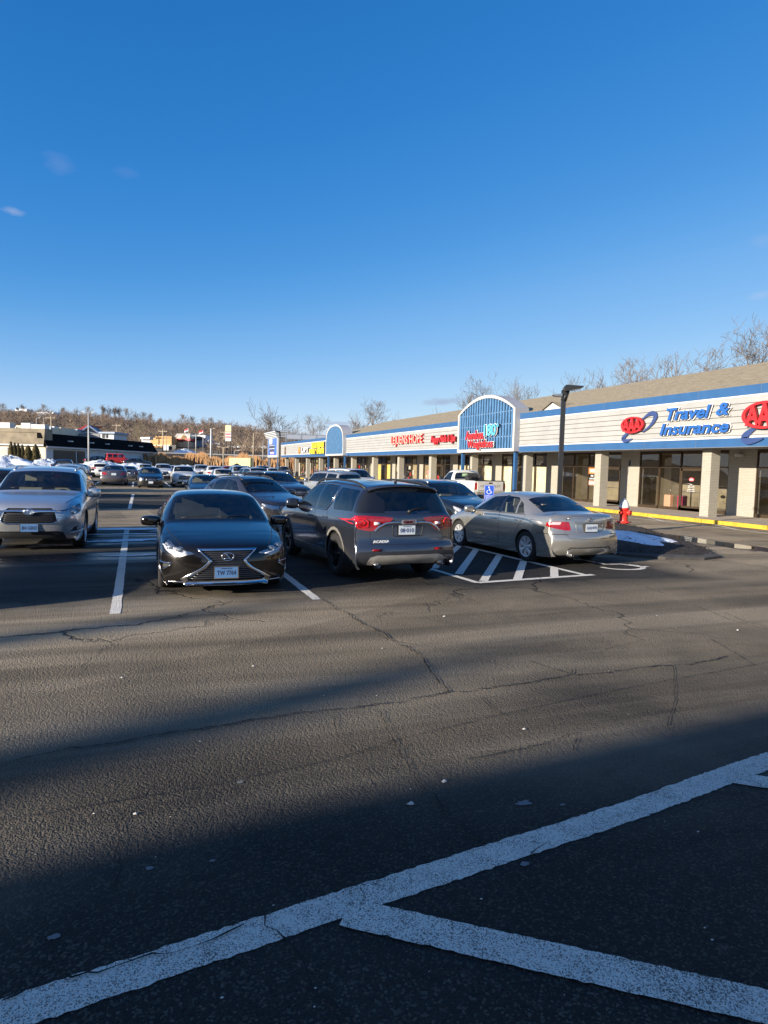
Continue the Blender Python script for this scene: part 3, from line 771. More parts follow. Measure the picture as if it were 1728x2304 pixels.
def car_generic(spec):
    """returns root Empty at ground centre, nose along +X"""
    L = spec['L']; c = Car(L, spec['keys'], **spec.get('shape', {}))
    K = spec
    # glass areas straight from the sheet: windscreen, backlight
    def strip(k0, k1, name, vin, trim0=1, trim1=1):
        u0, u1 = c.uidx(k0)+trim0, c.uidx(k1)-trim1; mid = (c.nv-1)/2
        for f in c.bm.faces:
            u, v = f[c.lu], f[c.lv]
            if u0 <= u < u1 and abs(v+.5-mid) < vin: f[c.lay] = c.pid(name)
    k0, k1 = K['ws']; strip(k0, k1, 'windshield', 11.5, 1, 0)
    if K.get('rw'): k0, k1 = K['rw']; strip(k0, k1, 'rear_window', K.get('rwv', 11.5), K.get('rwt', (1, 0))[0], K.get('rwt', (1, 0))[1])
    if K.get('sunroof'):
        a, b = K['sunroof']
        for f in c.bm.faces:
            p = f.calc_center_median()
            if a < L/2-p.x < b and abs(p.y) < .42 and p.z > K['H']*.85: f[c.lay] = c.pid('sunroof')
    for nm, P in K.get('doors', []):
        for sg in (1, -1):
            t = '' if sg > 0 else '~'
            c.cut(P, 'side', 'seam', sg, ymin=.45, rep=(0, c.parts.get('seam', -1))); c.cut(inset_poly(P, .007), 'side', nm+t, sg, ymin=.45, rep=(0, c.parts.get('seam', -1)))
    for nm, P in K.get('blackside', []): c.both(P, 'side', nm, ymin=.4)
    for nm, P in K.get('side_glass', []): c.both(P, 'side', nm, ymin=.4)
    for kind, P, xr in K.get('seams', []):
        for sg in ((1, -1) if kind != 'front' else (1,)):
            before = c.np
            fs = c.cut(P, kind, None, sg, xr=xr); fi = c.cut(inset_poly(P, .006), kind, None, sg, xr=xr)
            fi = set(f for f in fi if f.is_valid)
            n1, o1 = c.view(kind, sg); Q = inset_poly(P, .006)
            for f in list(c.bm.faces):
                if f[c.lay] != 0: continue
                p = f.calc_center_median(); a = n1.dot(p)+o1
                if kind == 'front' and ((xr == 'rear') != (p.x < 0)): continue
                if kind == 'front' and abs(p.x) < L/2-1.2: continue
                if kind == 'side' and p.y*sg < .45: continue
                if kind in ('cf', 'cr') and (p.y*sg < -.001 or (p.x > 0) != (kind == 'cf') or abs(p.x) < L/2-1.4): continue
                if inpoly(a, p.z, P) and not inpoly(a, p.z, Q): f[c.lay] = c.pid('seam')
    for nm, P, xr in K.get('front', []): c.cut(P, 'front', nm, xr=xr)
    for nm, P in K.get('cf', []): c.both(P, 'cf', nm)
    for nm, P in K.get('cr', []): c.both(P, 'cr', nm)
    Rw = K['R']; ar = K.get('AR', Rw+.045); dF = K['fo']; dR = dF+K['wb']; zc = Rw+.01
    if K.get('cladding'):
        cl = K['cladding']
        for dd in (dF, dR):
            P = [(dd+(ar+cl)*math.cos(2*PI*i/20), zc+(ar+cl)*math.sin(2*PI*i/20)) for i in range(20)]
            c.both(P, 'side', 'cladding', ymin=.5, rep=(0,))
        zz = K.get('sillz', .36)
        c.both([(dF+ar, .1), (dF+ar, zz), (dR-ar, zz), (dR-ar, .1)], 'side', 'cladding', ymin=.5, rep=(0,))
    if K.get('blackside2'): c.both([(dR+ar-.02, .1), (dR+ar+.02, .60), (4.66, .36), (4.74, .1)], 'side', 'lower_trim', ymin=.5, rep=(0, c.parts.get('cladding', -1)))
    for dd in (dF, dR): c.arch(dd, zc, ar)
    root = empty(K['name']); c.root = root
    D = c.split(root, None, None); pm = spec['paint']; w = max(k[2] for k in K['keys'])
    # body with inner dark wells, floor, cabin tub
    ex = MB(); zt = K.get('belt', .95)
    for dd in (dF, dR):
        for sg in (1, -1):
            x0 = L/2-dd
            prof = [(ar+.002, (w-.052)*sg), (ar-.012, (w-.075)*sg), (ar+.02, .48*sg), (.02, .45*sg)]
            ex.lathe(prof, 22, 1, 'Y', (x0, 0, zc), a0=-.35, a1=PI+.35)
    zb = min(k[6] for k in K['keys'])
    x0, x1 = L/2-dF+.0, -(L/2)+(L-dR)
    ex.box(-L/2+.35, -.55, zb+.04, L/2-.4, .55, zb+.10, 1)
    ex.box(L/2-dR+ar+.02, -w+.12, zb+.03, L/2-dF-ar-.02, w-.12, zb+.09, 1)
    # engine block mass, so no light leaks through grilles
    ex.box(L/2-K['cowl']+.05, -.55, zb+.1, L/2-.35, .55, K['keys'][K['ws'][0]][5]-.22, 1)
    cx0, cx1 = L/2-K['cowl']-.15, L/2-K['cabend']; wy = w-.13
    for (a, b) in (((cx0, wy), (cx1, wy)), ((cx0, -wy), (cx1, -wy))):      # door cards
        ex.add([(a[0], a[1], .3), (b[0], b[1], .3), (b[0], b[1], zt-.03), (a[0], a[1], zt-.03)], [(0, 1, 2, 3)], 2)
    ex.box(cx1-.06, -wy, .3, cx1, wy, zt-.02, 2)
    if K.get('deck'): ex.box(-L/2+.25, -wy+.08, zt-.06, cx1, wy-.08, zt-.02, 2)
    body = mesh_obj('body', D.pop('body'), pm, root, ex, [SEAM, CABIN])
    if 'seam' in D:
        sd_ = D.pop('seam'); m = MB(); m.add([(Vector(v)-Vector(n)*.002)[:] for v, n in zip(sd_[0], sd_[1])], sd_[2], 0, True)
        # seams are surface pattern: merge into body
        me = body.data; bm = bmesh.new(); bm.from_mesh(me)
        vv = [bm.verts.new(v) for v in m.v]
        for f in m.f:
            try: nf = bm.faces.new([vv[i] for i in f]); nf.material_index = 1; nf.smooth = True
            except ValueError: pass
        bm.to_mesh(me); bm.free()
    mm = K.get('matmap', {}); objs = {}
    NAMES = {'windshield': GL, 'rear_window': K.get('rearglass', GL), 'sunroof': GLD, 'front_window': GL, 'rear_side_window': K.get('rearglass', GL), 'quarter_window': K.get('rearglass', GL),
             'front_door': pm, 'rear_door': pm, 'cladding': BLACK, 'grille': BLACK, 'lower_intake': BLACK, 'headlight': LENSC, 'tail_light': TAILR, 'fog_light': BLACK, 'lower_trim': BLACK, 'trim': GLOSSB, 'pillar_trim': GLOSSB, 'skid_plate': SATIN, 'tailgate_trim': BLACK, 'tail_lens': TAILW, 'turn_signal': AMB}
    for nm in list(D):
        base = nm.replace('~', ''); data = D[nm]; mat = mm.get(base, NAMES.get(base, BLACK)); ext = None; em = None
        if base in ('grille', 'lower_intake', 'fog_light'):
            data = ([(Vector(v)-Vector((.028, 0, 0)))[:] for v in data[0]], data[1], data[2])
        if base == 'headlight':
            ext = MB(); ext.add([(Vector(v)-Vector(n)*.03)[:] for v, n in zip(data[0], data[1])], data[2], 0, True); em = [K.get('reflector', REFL)]
        o = mesh_obj(base, data, mat, root, ext, em); objs[nm] = o
    # rubber / bright line round the side glass is left to specs; interior
    it = MB(); sm_ = SEATD if K.get('darkseats') else SEATL
    sx_ = L/2-K['cowl']-1.05
    for sg in (1, -1):
        it.rbox(sx_-.25, .12*sg if sg > 0 else -.62, .42, sx_+.28, .62 if sg > 0 else -.12, .60, .05)
        it.obox((sx_-.30, .37*sg, .86), (.055, 0, .014), (0, .235, 0), (-.07, 0, .33)); it.obox((sx_-.42, .37*sg, 1.25*K['H']/1.5), (.04, 0, 0), (0, .12, 0), (-.015, 0, .085))
    rx = sx_-1.0
    it.rbox(rx-.25, -.6, .42, rx+.2, .6, .62, .05); it.obox((rx-.32, 0, .86), (.06, 0, .014), (0, .6, 0), (-.10, 0, .28))
    for yy in (-.38, .38): it.obox((rx-.44, yy, 1.19*K['H']/1.5), (.04, 0, 0), (0, .12, 0), (-.015, 0, .07))
    it.build('seats', sm_, root)
    da = MB(); cx = L/2-K['cowl']
    da.rbox(cx-.62, -w+.16, zt-.22, cx-.12, w-.16, zt-.02, .04)
    wx, wy_ = cx-.78, .37
    da.build('dashboard', CABIN, root)
    MB().tube([(wx-.06*math.sin(a)*0+.10*math.sin(a)*-.4, wy_+.18*math.cos(a), zt-.06+.17*math.sin(a)) for a in [2*PI*i/18 for i in range(18)]], .016, 6, closed=True).tube([(wx, wy_-.17, zt-.06), (wx, wy_+.17, zt-.06)], .02, 5).build('steering_wheel', BLACK, root)
    # wheels
    st = K.get('rim', 'five')
    for dd, fr in ((dF, 1), (dR, 0)):
        for sg in (1, -1): make_wheel(root, L/2-dd, (w-K.get('wi', .022))*sg, Rw, K.get('tw', .22), st, sg, K.get('rimmat'), K.get('rr', .68), K.get('steer', 0) if fr else 0)
    # mirrors
    md, mz = K['mirror']
    for sg in (1, -1):
        p, n_ = c.sy(md, mz-.08, sg); y = (abs(p.y)-.02)*sg
        mo = MB(); bm = bmesh.new(); bmesh.ops.create_cube(bm, size=1); bmesh.ops.subdivide_edges(bm, edges=bm.edges[:], cuts=3, use_grid_fill=True)
        for v in bm.verts:
            q = v.co.copy(); r_ = q.normalized()*.62; q = q.lerp(r_, .6)
            v.co = Vector((L/2-md+q.x*.13+.02+(-.03*abs(q.y)), y+sg*.15+q.y*.26, mz+q.z*K.get('mh', .16)))
        mo.frombm(bm, 0, True); bm.free()
        mo.tube([(L/2-md+.02, y-.01*sg, mz-.07), (L/2-md+.02, y+.09*sg, mz-.03)], .025, 6, 1)
        mx = L/2-md-.048
        mo.add([(mx, y+sg*.06, mz-.05), (mx, y+sg*.25, mz-.045), (mx, y+sg*.25, mz+.05), (mx, y+sg*.06, mz+.05)], [(0, 1, 2, 3)], 2)
        mo.build('side_mirror', [K.get('mirmat', pm), BLACK, CHROME], root)
    # handles
    for (hd, hz, door) in K.get('handles', []):
        for sg in (1, -1):
            par = objs.get(door+('' if sg > 0 else '~'), root); p, n_ = c.sy(hd, hz, sg)
            pts = [(L/2-hd+dx, p.y+sg*o_, hz) for dx, o_ in ((-.10, -.005), (-.09, .025), (-.03, .034), (.05, .034), (.09, .022), (.10, -.005))]
            MB().tube(pts, .013, 6).build('door_handle', K.get('handlemat', pm), par)
    c.objs = objs; c.pm = pm
    if K.get('rails'):
        d0, d1, hh = K['rails']
        for sg in (1, -1):
            pts = []
            for k in range(13):
                d = d0+(d1-d0)*k/12; q, _ = c.sz(d, (K['railw'])*sg); lift = hh*min(1, math.sin(PI*k/12)*2.2) if 0 < k < 12 else 0
                pts.append((q.x, q.y, q.z+lift))
            mo = MB().tube(pts, .020, 6)
            mo.build('roof_rail', K.get('railmat', SATIN), root)
    for (name, part) in K.get('slats', []): pass
    if K.get('hood'):
        for sg in (1, -1):
            pts = [c.sz(d, y*sg)[0]+Vector((0, 0, -.001)) for d, y in [(a[0]+(b[0]-a[0])*k/8, a[1]+(b[1]-a[1])*k/8) for a, b in zip(K['hood'], K['hood'][1:]) for k in range(8)]]
            MB().tube(pts, .006, 4).build('hood_seam', SEAM, root)
    # wipers
    q0, _ = c.sz(K['cowl']+.12, .35); 
    wm = MB()
    for y0, y1 in ((.50, -.02), (-.05, -.56)):
        pts = []
        for k in range(6):
            t = k/5; yy = y0+(y1-y0)*t; d = K['cowl']+.06+.14*abs(yy)**1.5+.10*(1-t)*.6+.05; q, _ = c.sz(d, yy); pts.append((q.x, q.y, q.z+.014))
        wm.tube(pts, .006, 4)
    wm.build('wipers', BLACK, root)
    return root, c

def plate(c, root, y, z, w=.305, h=.152, rear=False, mat=PLB, txt='AB 123', frame=CHROME, top=None, lift=.015, name='license_plate', ink=None):
    p, n = c.sx(y, z, rear); sg = -1 if rear else 1
    x = p.x+sg*lift; p1, _ = c.sx(y, z-h/2, rear); p2, _ = c.sx(y, z+h/2, rear)
    x = max(p.x, p1.x, p2.x)+lift if not rear else min(p.x, p1.x, p2.x)-lift
    ex = Vector((0, sg, 0)); m = MB()
    m.obox((x-.004*sg, y, z), (.004, 0, 0), (0, w/2+.014, 0), (0, 0, h/2+.014), 1)
    m.obox((x+.002*sg, y, z), (.003, 0, 0), (0, w/2, 0), (0, 0, h/2), 0)
    put_text(m, txt, (x+.006*sg, y, z-.004), ex, (0, 0, 1), 2, fit=(w*.84, h*.46), size=.1, extr=.001, bold=.002)
    if top: put_text(m, top, (x+.006*sg, y, z+h*.39), ex, (0, 0, 1), 2, fit=(w*.5, h*.12), size=.1, extr=.001)
    return m.build(name, [mat, frame, ink or INK], root)

# ------------------------------------------------------------------ profiles: (d from nose, z centre, half width, z shoulder, half rail, z rail, z bottom)
def camry_spec():
    P = paint('champagne_paint', (.39, .37, .33), .7, .24, .18, (.33, .28, .22))
    return dict(name='parked_car', L=4.81, H=1.46, paint=P, keys=[
        (.07, .21, .74, .20, .48, .21, .19), (.02, .34, .80, .33, .50, .34, .185), (.0, .50, .83, .49, .52, .50, .18), (.03, .64, .85, .61, .54, .63, .18), (.10, .73, .865, .67, .56, .715, .17),
        (.30, .82, .885, .75, .60, .80, .16), (.70, .915, .90, .84, .64, .895, .155), (1.10, .985, .905, .89, .66, .965, .155), (1.22, 1.005, .908, .90, .665, .985, .155),
        (2.02, 1.405, .91, .945, .58, 1.365, .155), (2.30, 1.450, .91, .955, .575, 1.405, .155), (2.75, 1.462, .91, .965, .575, 1.415, .155), (3.25, 1.435, .91, .98, .565, 1.385, .155), (3.42, 1.40, .91, .985, .56, 1.35, .155),
        (4.14, 1.085, .905, 1.00, .64, 1.06, .16), (4.25, 1.065, .90, 1.005, .65, 1.045, .16), (4.60, 1.085, .885, 1.02, .66, 1.07, .18), (4.665, 1.07, .88, 1.01, .66, 1.055, .19), (4.70, .98, .875, .94, .66, .975, .20),
        (4.715, .78, .875, .76, .65, .78, .21), (4.735, .705, .875, .69, .65, .705, .21), (4.80, .66, .87, .645, .62, .66, .215), (4.81, .50, .865, .49, .6, .50, .22), (4.79, .32, .85, .315, .55, .32, .23), (4.70, .24, .80, .235, .5, .24, .23)],
        shape=dict(fb=.38, rb=.24, wsb=.17), ws=(8, 9), rw=(13, 14), rwt=(0, 1), cowl=1.22, cabend=3.75, belt=.96, deck=True,
        R=.325, AR=.365, wb=2.775, fo=.96, rim='seven', rimmat=M('wheel_cover_silver', (.62, .62, .63), .35, .5), rr=.70,
        side_glass=[('front_window', rounded([(1.62, .985), (2.20, 1.315), (2.66, 1.355), (2.66, .995)], .03)), ('rear_side_window', rounded([(2.76, 1.0), (2.76, 1.355), (3.10, 1.345), (3.22, 1.29), (3.30, 1.01)], .03)), ('quarter_window', rounded([(3.345, 1.01), (3.27, 1.275), (3.40, 1.215), (3.60, 1.03)], .02))],
        blackside=[('trim', [(2.655, .98), (2.655, 1.37), (2.765, 1.37), (2.765, .985)])],
        doors=[('front_door', [(1.40, .31), (1.36, .5), (1.38, .86), (1.50, .955), (2.71, .975), (2.735, .6), (2.70, .31)]), ('rear_door', [(2.71, .31), (2.745, .6), (2.72, .975), (3.66, 1.0), (3.66, .93), (3.50, .76), (3.385, .60), (3.33, .45), (3.32, .31)])],
        handles=[(2.52, .83, 'front_door'), (3.45, .87, 'rear_door')], handlemat=P,
        seams=[('cr', [(0, .50), (0, 1.04), (.60, 1.04), (.71, .98), (.80, .80), (.74, .68), (.60, .585), (.0, .565)], 'rear'), ('side', [(3.88, .80), (3.88, .92), (4.02, .92), (4.02, .80)], None), ('side', [(4.11, .66), (4.11, .672), (4.70, .672), (4.70, .66)], None)],
        cr=[('tail_light', [(.62, .82), (.60, .75), (.72, .745), (1.02, .78), (1.30, .825), (1.27, .905), (.98, .925), (.66, .92)])],
        cf=[('headlight', [(.50, .58), (.62, .70), (1.20, .80), (1.25, .72), (.95, .60)])], front=[('grille', [(-.45, .52), (-.40, .66), (.40, .66), (.45, .52)], None), ('lower_intake', [(-.5, .25), (-.45, .38), (.45, .38), (.5, .25)], None)],
        mirror=(1.62, .985), mh=.15)
def lexus_spec():
    P = paint('graphite_paint', (.016, .014, .014), .75, .17, .12, (.20, .175, .14), .85)
    return dict(name='parked_car', hood=[(.24, .60), (.6, .70), (1.2, .80)], L=4.90, H=1.45, paint=P, keys=[
        (.10, .19, .76, .18, .50, .19, .17), (.04, .24, .82, .235, .54, .24, .165), (.01, .36, .85, .355, .56, .36, .16), (.0, .48, .86, .47, .56, .48, .16), (.02, .62, .87, .60, .56, .615, .16), (.05, .68, .875, .65, .56, .675, .16), (.10, .73, .885, .68, .57, .72, .155),
        (.30, .80, .90, .74, .61, .785, .15), (.70, .89, .91, .83, .66, .88, .15), (1.10, .96, .912, .875, .74, .94, .15), (1.26, .985, .912, .885, .765, .96, .15),
        (2.10, 1.40, .91, .93, .62, 1.365, .15), (2.38, 1.44, .91, .94, .61, 1.40, .15), (2.85, 1.45, .91, .95, .60, 1.41, .15), (3.35, 1.42, .91, .965, .56, 1.375, .15), (3.5, 1.39, .91, .97, .555, 1.345, .15),
        (4.22, 1.09, .90, .985, .63, 1.06, .155), (4.35, 1.07, .895, .99, .64, 1.05, .16), (4.70, 1.085, .88, 1.0, .64, 1.065, .18), (4.78, 1.05, .87, .98, .64, 1.04, .19), (4.82, .85, .87, .83, .64, .85, .2), (4.88, .62, .87, .60, .62, .62, .21), (4.90, .48, .86, .47, .6, .48, .22), (4.85, .28, .82, .275, .5, .28, .23)],
        shape=dict(fb=.42, rb=.2, wsb=.19, fp=3.1), ws=(10, 11), rw=(15, 16), cowl=1.26, cabend=3.8, belt=.94, deck=True, darkseats=True,
        R=.335, AR=.37, wb=2.82, fo=.98, rim='ten', rr=.72,
        side_glass=[('front_window', rounded([(1.70, .97), (2.30, 1.31), (2.72, 1.345), (2.72, .98)], .03)), ('rear_side_window', rounded([(2.82, .985), (2.82, 1.345), (3.2, 1.33), (3.36, 1.27), (3.58, 1.10), (3.66, 1.0)], .03))],
        blackside=[('trim', [(2.71, .965), (2.71, 1.36), (2.83, 1.36), (2.83, .97)])],
        doors=[('front_door', [(1.44, .30), (1.40, .5), (1.43, .86), (1.56, .95), (2.76, .965), (2.78, .6), (2.74, .30)]), ('rear_door', [(2.75, .30), (2.79, .6), (2.77, .965), (3.74, .985), (3.70, .85), (3.45, .60), (3.40, .45), (3.38, .30)])],
        handles=[(2.55, .80, 'front_door'), (3.52, .83, 'rear_door')],
        front=[('grille', [(-.38, .665), (-.22, .52), (-.30, .44), (-.53, .26), (-.50, .215), (.50, .215), (.53, .26), (.30, .44), (.22, .52), (.38, .665)], None)],
        cf=[('headlight', [(.50, .625), (.58, .655), (.90, .715), (1.36, .80), (1.44, .80), (1.36, .70), (1.05, .62), (.80, .575)]), ('fog_light', [(.94, .455), (1.20, .48), (1.22, .42), (1.08, .40)])],
        cr=[('tail_light', [(.5, .80), (.5, .95), (1.2, .98), (1.25, .85), (.9, .78)])], mirror=(1.70, .97), mh=.15)
def highlander_spec():
    P = paint('silver_paint', (.56, .565, .56), .75, .24, .18, (.30, .27, .22))
    return dict(name='parked_car', hood=[(.28, .62), (.6, .72), (1.2, .84)], L=4.87, H=1.73, paint=P, keys=[
        (.10, .27, .80, .26, .55, .27, .24), (.04, .34, .86, .335, .58, .34, .23), (.01, .50, .90, .49, .60, .50, .22), (.0, .62, .91, .61, .60, .62, .22), (.02, .80, .92, .77, .60, .79, .21), (.07, .90, .93, .84, .61, .885, .21), (.16, .97, .94, .89, .64, .955, .2),
        (.40, 1.04, .95, .95, .69, 1.025, .2), (.80, 1.11, .958, 1.01, .73, 1.10, .2), (1.12, 1.155, .96, 1.04, .79, 1.135, .2), (1.22, 1.17, .96, 1.05, .81, 1.145, .2),
        (1.98, 1.60, .96, 1.08, .69, 1.56, .2), (2.25, 1.665, .96, 1.09, .68, 1.625, .2), (3.0, 1.70, .96, 1.11, .665, 1.66, .2), (4.0, 1.67, .95, 1.13, .63, 1.62, .2), (4.42, 1.63, .94, 1.14, .61, 1.58, .2),
        (4.52, 1.57, .935, 1.14, .61, 1.53, .2), (4.72, 1.14, .93, 1.09, .66, 1.13, .22), (4.78, 1.0, .925, .97, .66, 1.0, .22), (4.80, .72, .925, .71, .66, .72, .22), (4.86, .64, .92, .63, .62, .64, .23), (4.87, .45, .90, .44, .6, .45, .25), (4.80, .30, .85, .295, .5, .30, .27)],
        shape=dict(fb=.33, rb=.16, wsb=.17, fp=3.6), ws=(10, 11), rw=(16, 17), rwt=(1, 1), cowl=1.22, cabend=4.2, belt=1.07, rearglass=GLD,
        R=.375, AR=.42, wb=2.79, fo=.95, rim='five', rr=.72, tw=.24,
        side_glass=[('front_window', rounded([(1.66, 1.12), (2.14, 1.50), (2.68, 1.575), (2.68, 1.13)], .03)), ('rear_side_window', rounded([(2.76, 1.135), (2.76, 1.58), (3.55, 1.575), (3.60, 1.16)], .04)), ('quarter_window', rounded([(3.68, 1.17), (3.66, 1.565), (4.18, 1.53), (4.36, 1.22)], .04))],
        blackside=[('trim', [(2.67, 1.115), (2.67, 1.59), (2.77, 1.59), (2.77, 1.115)])],
        doors=[('front_door', [(1.42, .42), (1.38, .6), (1.42, 1.0), (1.54, 1.09), (2.71, 1.11), (2.73, .7), (2.69, .42)]), ('rear_door', [(2.70, .42), (2.74, .7), (2.72, 1.11), (3.64, 1.13), (3.60, .95), (3.38, .75), (3.28, .55), (3.26, .42)])],
        handles=[(2.52, .97, 'front_door'), (3.45, 1.0, 'rear_door')], handlemat=P, cladding=.03, sillz=.33,
        front=[('grille', [(-.50, .62), (-.44, .84), (-.38, .885), (.38, .885), (.44, .84), (.50, .62), (.42, .585), (-.42, .585)], None), ('lower_intake', [(-.66, .25), (-.60, .40), (-.5, .425), (.5, .425), (.60, .40), (.66, .25)], None)],
        cf=[('headlight', [(.56, .71), (.50, .83), (.80, .86), (1.28, .955), (1.40, .96), (1.30, .86), (1.08, .77), (.80, .72)]), ('fog_light', [(.86, .40), (.96, .50), (1.17, .50), (1.20, .42)])],
        cr=[('tail_light', [(.55, .95), (.62, 1.1), (1.2, 1.12), (1.15, .95)])],
        mirror=(1.64, 1.13), mh=.19, rails=(2.2, 4.3, .035), railw=.62)
def acadia_spec():
    P = paint('slate_paint', (.055, .064, .088), .7, .20, .32, (.24, .21, .165))
    return dict(name='parked_car', L=4.92, H=1.75, paint=P, keys=[
        (.08, .28, .82, .27, .55, .28, .25), (.02, .42, .88, .41, .6, .42, .24), (.0, .62, .91, .61, .62, .62, .23), (.01, .85, .93, .82, .64, .84, .22), (.06, .96, .935, .90, .66, .945, .22), (.14, 1.02, .94, .95, .68, 1.01, .22),
        (.40, 1.08, .95, 1.0, .72, 1.07, .22), (.85, 1.13, .955, 1.04, .76, 1.125, .22), (1.18, 1.165, .958, 1.06, .77, 1.155, .22), (1.28, 1.18, .958, 1.065, .77, 1.17, .22),
        (1.98, 1.60, .958, 1.08, .67, 1.555, .22), (2.25, 1.665, .958, 1.085, .655, 1.62, .22), (2.9, 1.70, .958, 1.095, .65, 1.655, .22), (3.9, 1.685, .955, 1.11, .645, 1.635, .22), (4.45, 1.655, .95, 1.12, .63, 1.605, .22), (4.62, 1.635, .945, 1.12, .615, 1.585, .22),
        (4.655, 1.575, .94, 1.12, .63, 1.54, .22), (4.82, 1.175, .94, 1.115, .71, 1.165, .23), (4.86, 1.12, .94, 1.07, .72, 1.115, .23), (4.85, 1.06, .94, 1.02, .72, 1.055, .23), (4.865, .78, .94, .765, .72, .78, .24), (4.875, .66, .94, .65, .72, .66, .24), (4.915, .62, .94, .61, .70, .62, .25), (4.92, .48, .93, .475, .66, .48, .27), (4.90, .38, .90, .375, .6, .38, .29), (4.80, .30, .84, .295, .5, .30, .30)],
        shape=dict(fb=.34, rb=.12, wsb=.15, fp=3.5), ws=(9, 10), rw=(15, 17), rwt=(2, 1), rwv=14.5, cowl=1.28, cabend=4.25, belt=1.08, rearglass=GLD, darkseats=True,
        R=.375, AR=.43, wb=2.857, fo=.98, rim='dark', rr=.66, tw=.25, sunroof=(2.3, 4.2),
        side_glass=[('front_window', rounded([(1.66, 1.125), (2.10, 1.46), (2.28, 1.545), (2.70, 1.58), (2.70, 1.13)], .03)), ('rear_side_window', rounded([(2.78, 1.13), (2.78, 1.585), (3.40, 1.58), (3.50, 1.50), (3.46, 1.28), (3.30, 1.145)], .03)), ('quarter_window', rounded([(3.63, 1.16), (3.57, 1.40), (3.60, 1.555), (4.42, 1.53), (4.50, 1.18)], .05)), ('pillar_trim', [(4.53, 1.17), (4.45, 1.54), (4.62, 1.54), (4.84, 1.17)])],
        blackside=[('trim', [(2.69, 1.12), (2.69, 1.59), (2.79, 1.59), (2.79, 1.12)])],
        doors=[('front_door', [(1.46, .44), (1.42, .6), (1.46, 1.0), (1.56, 1.10), (2.72, 1.115), (2.75, .7), (2.70, .44)]), ('rear_door', [(2.71, .44), (2.76, .7), (2.73, 1.115), (3.34, 1.125), (3.44, 1.04), (3.50, .95), (3.42, .82), (3.36, .62), (3.33, .44)])],
        handles=[(2.50, .98, 'front_door'), (3.32, 1.0, 'rear_door')], handlemat=P, cladding=.055, sillz=.40,
        blackside2=1, matmap={'cladding': M('grey_cladding', (.15, .14, .125), .7, var=.3), 'skid_plate': M('skid_silver', (.42, .40, .36), .45, .5, var=.2)},
        seams=[('cr', [(0, .645), (0, 1.16), (.74, 1.16), (.82, 1.05), (.80, .78), (.76, .66)], 'rear'), ('side', [(3.86, .90), (3.86, 1.03), (4.0, 1.03), (4.0, .90)], None)],
        cr=[('tail_light', [(.36, 1.095), (.40, 1.04), (.50, .98), (.64, .885), (.82, .875), (1.06, .91), (1.22, 1.12), (.9, 1.13), (.5, 1.11)]), ('skid_plate', [(0, .33), (0, .475), (.62, .475), (.76, .44), (.86, .34), (.88, .30), (.6, .30)])],
        front=[('lower_trim', [(-.62, .20), (-.62, .33), (.62, .33), (.62, .20)], 'rear'), ('grille', [(-.5, .5), (-.5, .85), (.5, .85), (.5, .5)], None)],
        cf=[('headlight', [(.55, .80), (.60, .92), (1.2, .98), (1.22, .88)])],
        mirror=(1.66, 1.15), mh=.20, rails=(1.98, 4.48, .055), railw=.64, railmat=BLACK)
def curve_on(c, pts, lift=.006, rear=False):
    out = []
    for y, z in pts:
        p, n = c.sx(y, z, rear); out.append(p+n*lift)
    return out
def densify(P, step=.04):
    out = []
    for a, b in zip(P, P[1:]):
        n = max(1, int(math.hypot(b[0]-a[0], b[1]-a[1])/step)); out += [(a[0]+(b[0]-a[0])*i/n, a[1]+(b[1]-a[1])*i/n) for i in range(n)]
    return out+[P[-1]]
def strip_on(c, m, top, bot, lift=.008, mi=0, rear=False, thick=.0):
    """band between two (y,z) polylines laid on the nose/tail"""
    A = curve_on(c, top, lift, rear); B = curve_on(c, bot, lift, rear)
    C = curve_on(c, [((a[0]+b[0])/2, (a[1]+b[1])/2) for a, b in zip(top, bot)], lift+.012, rear)
    m.grid([A, C, B], mi, True)
def slat_rows(c, parent, poly, zs, r=.007, mat=None, name='grille_slats', lift=-.012, arc=0):
    m = MB()
    for z in zs:
        xs = []
        n = len(poly)
        for i in range(n):
            a, b = poly[i], poly[(i+1) % n]
            if (a[1] > z) != (b[1] > z): xs.append(a[0]+(b[0]-a[0])*(z-a[1])/(b[1]-a[1]))
        xs.sort()
        for x0, x1 in zip(xs[::2], xs[1::2]):
            pts = [c.sx(x0+(x1-x0)*k/12, z)[0]+Vector((lift, 0, 0)) for k in range(13)]
            m.tube(pts, r, 5)
    return m.build(name, mat or BLACK, parent)
def projectors(c, root, spots, r=.045, kind='cf'):
    for a, z in spots:
        for sg, tl in ((1, ''), (-1, '~')):
            p, n = c.corner(a, z, sg); q = p-Vector((1, 0, 0))*.012; m = MB()
            bm = bmesh.new(); bmesh.ops.create_uvsphere(bm, u_segments=14, v_segments=8, radius=r*.8)
            for v in bm.verts: v.co = Vector((v.co.x*.5, v.co.y, v.co.z))+q
            m.frombm(bm, 0, True); bm.free()
            m.tube([q+Vector((0.006, r*math.cos(t), r*math.sin(t))) for t in [2*PI*k/18 for k in range(18)]], .007, 5, 1, closed=True)
            m.build('projector', [M('projector_glass', (.30, .34, .38), .06, .6, var=0, coat=1), CHROME], c.objs.get('headlight'+tl, root))
def emblem_ring(m, p, n, ry, rz, r=.006, mi=0):
    m.tube([p+Vector((0, ry*math.cos(t), rz*math.sin(t))) for t in [2*PI*k/24 for k in range(24)]], r, 5, mi, closed=True)

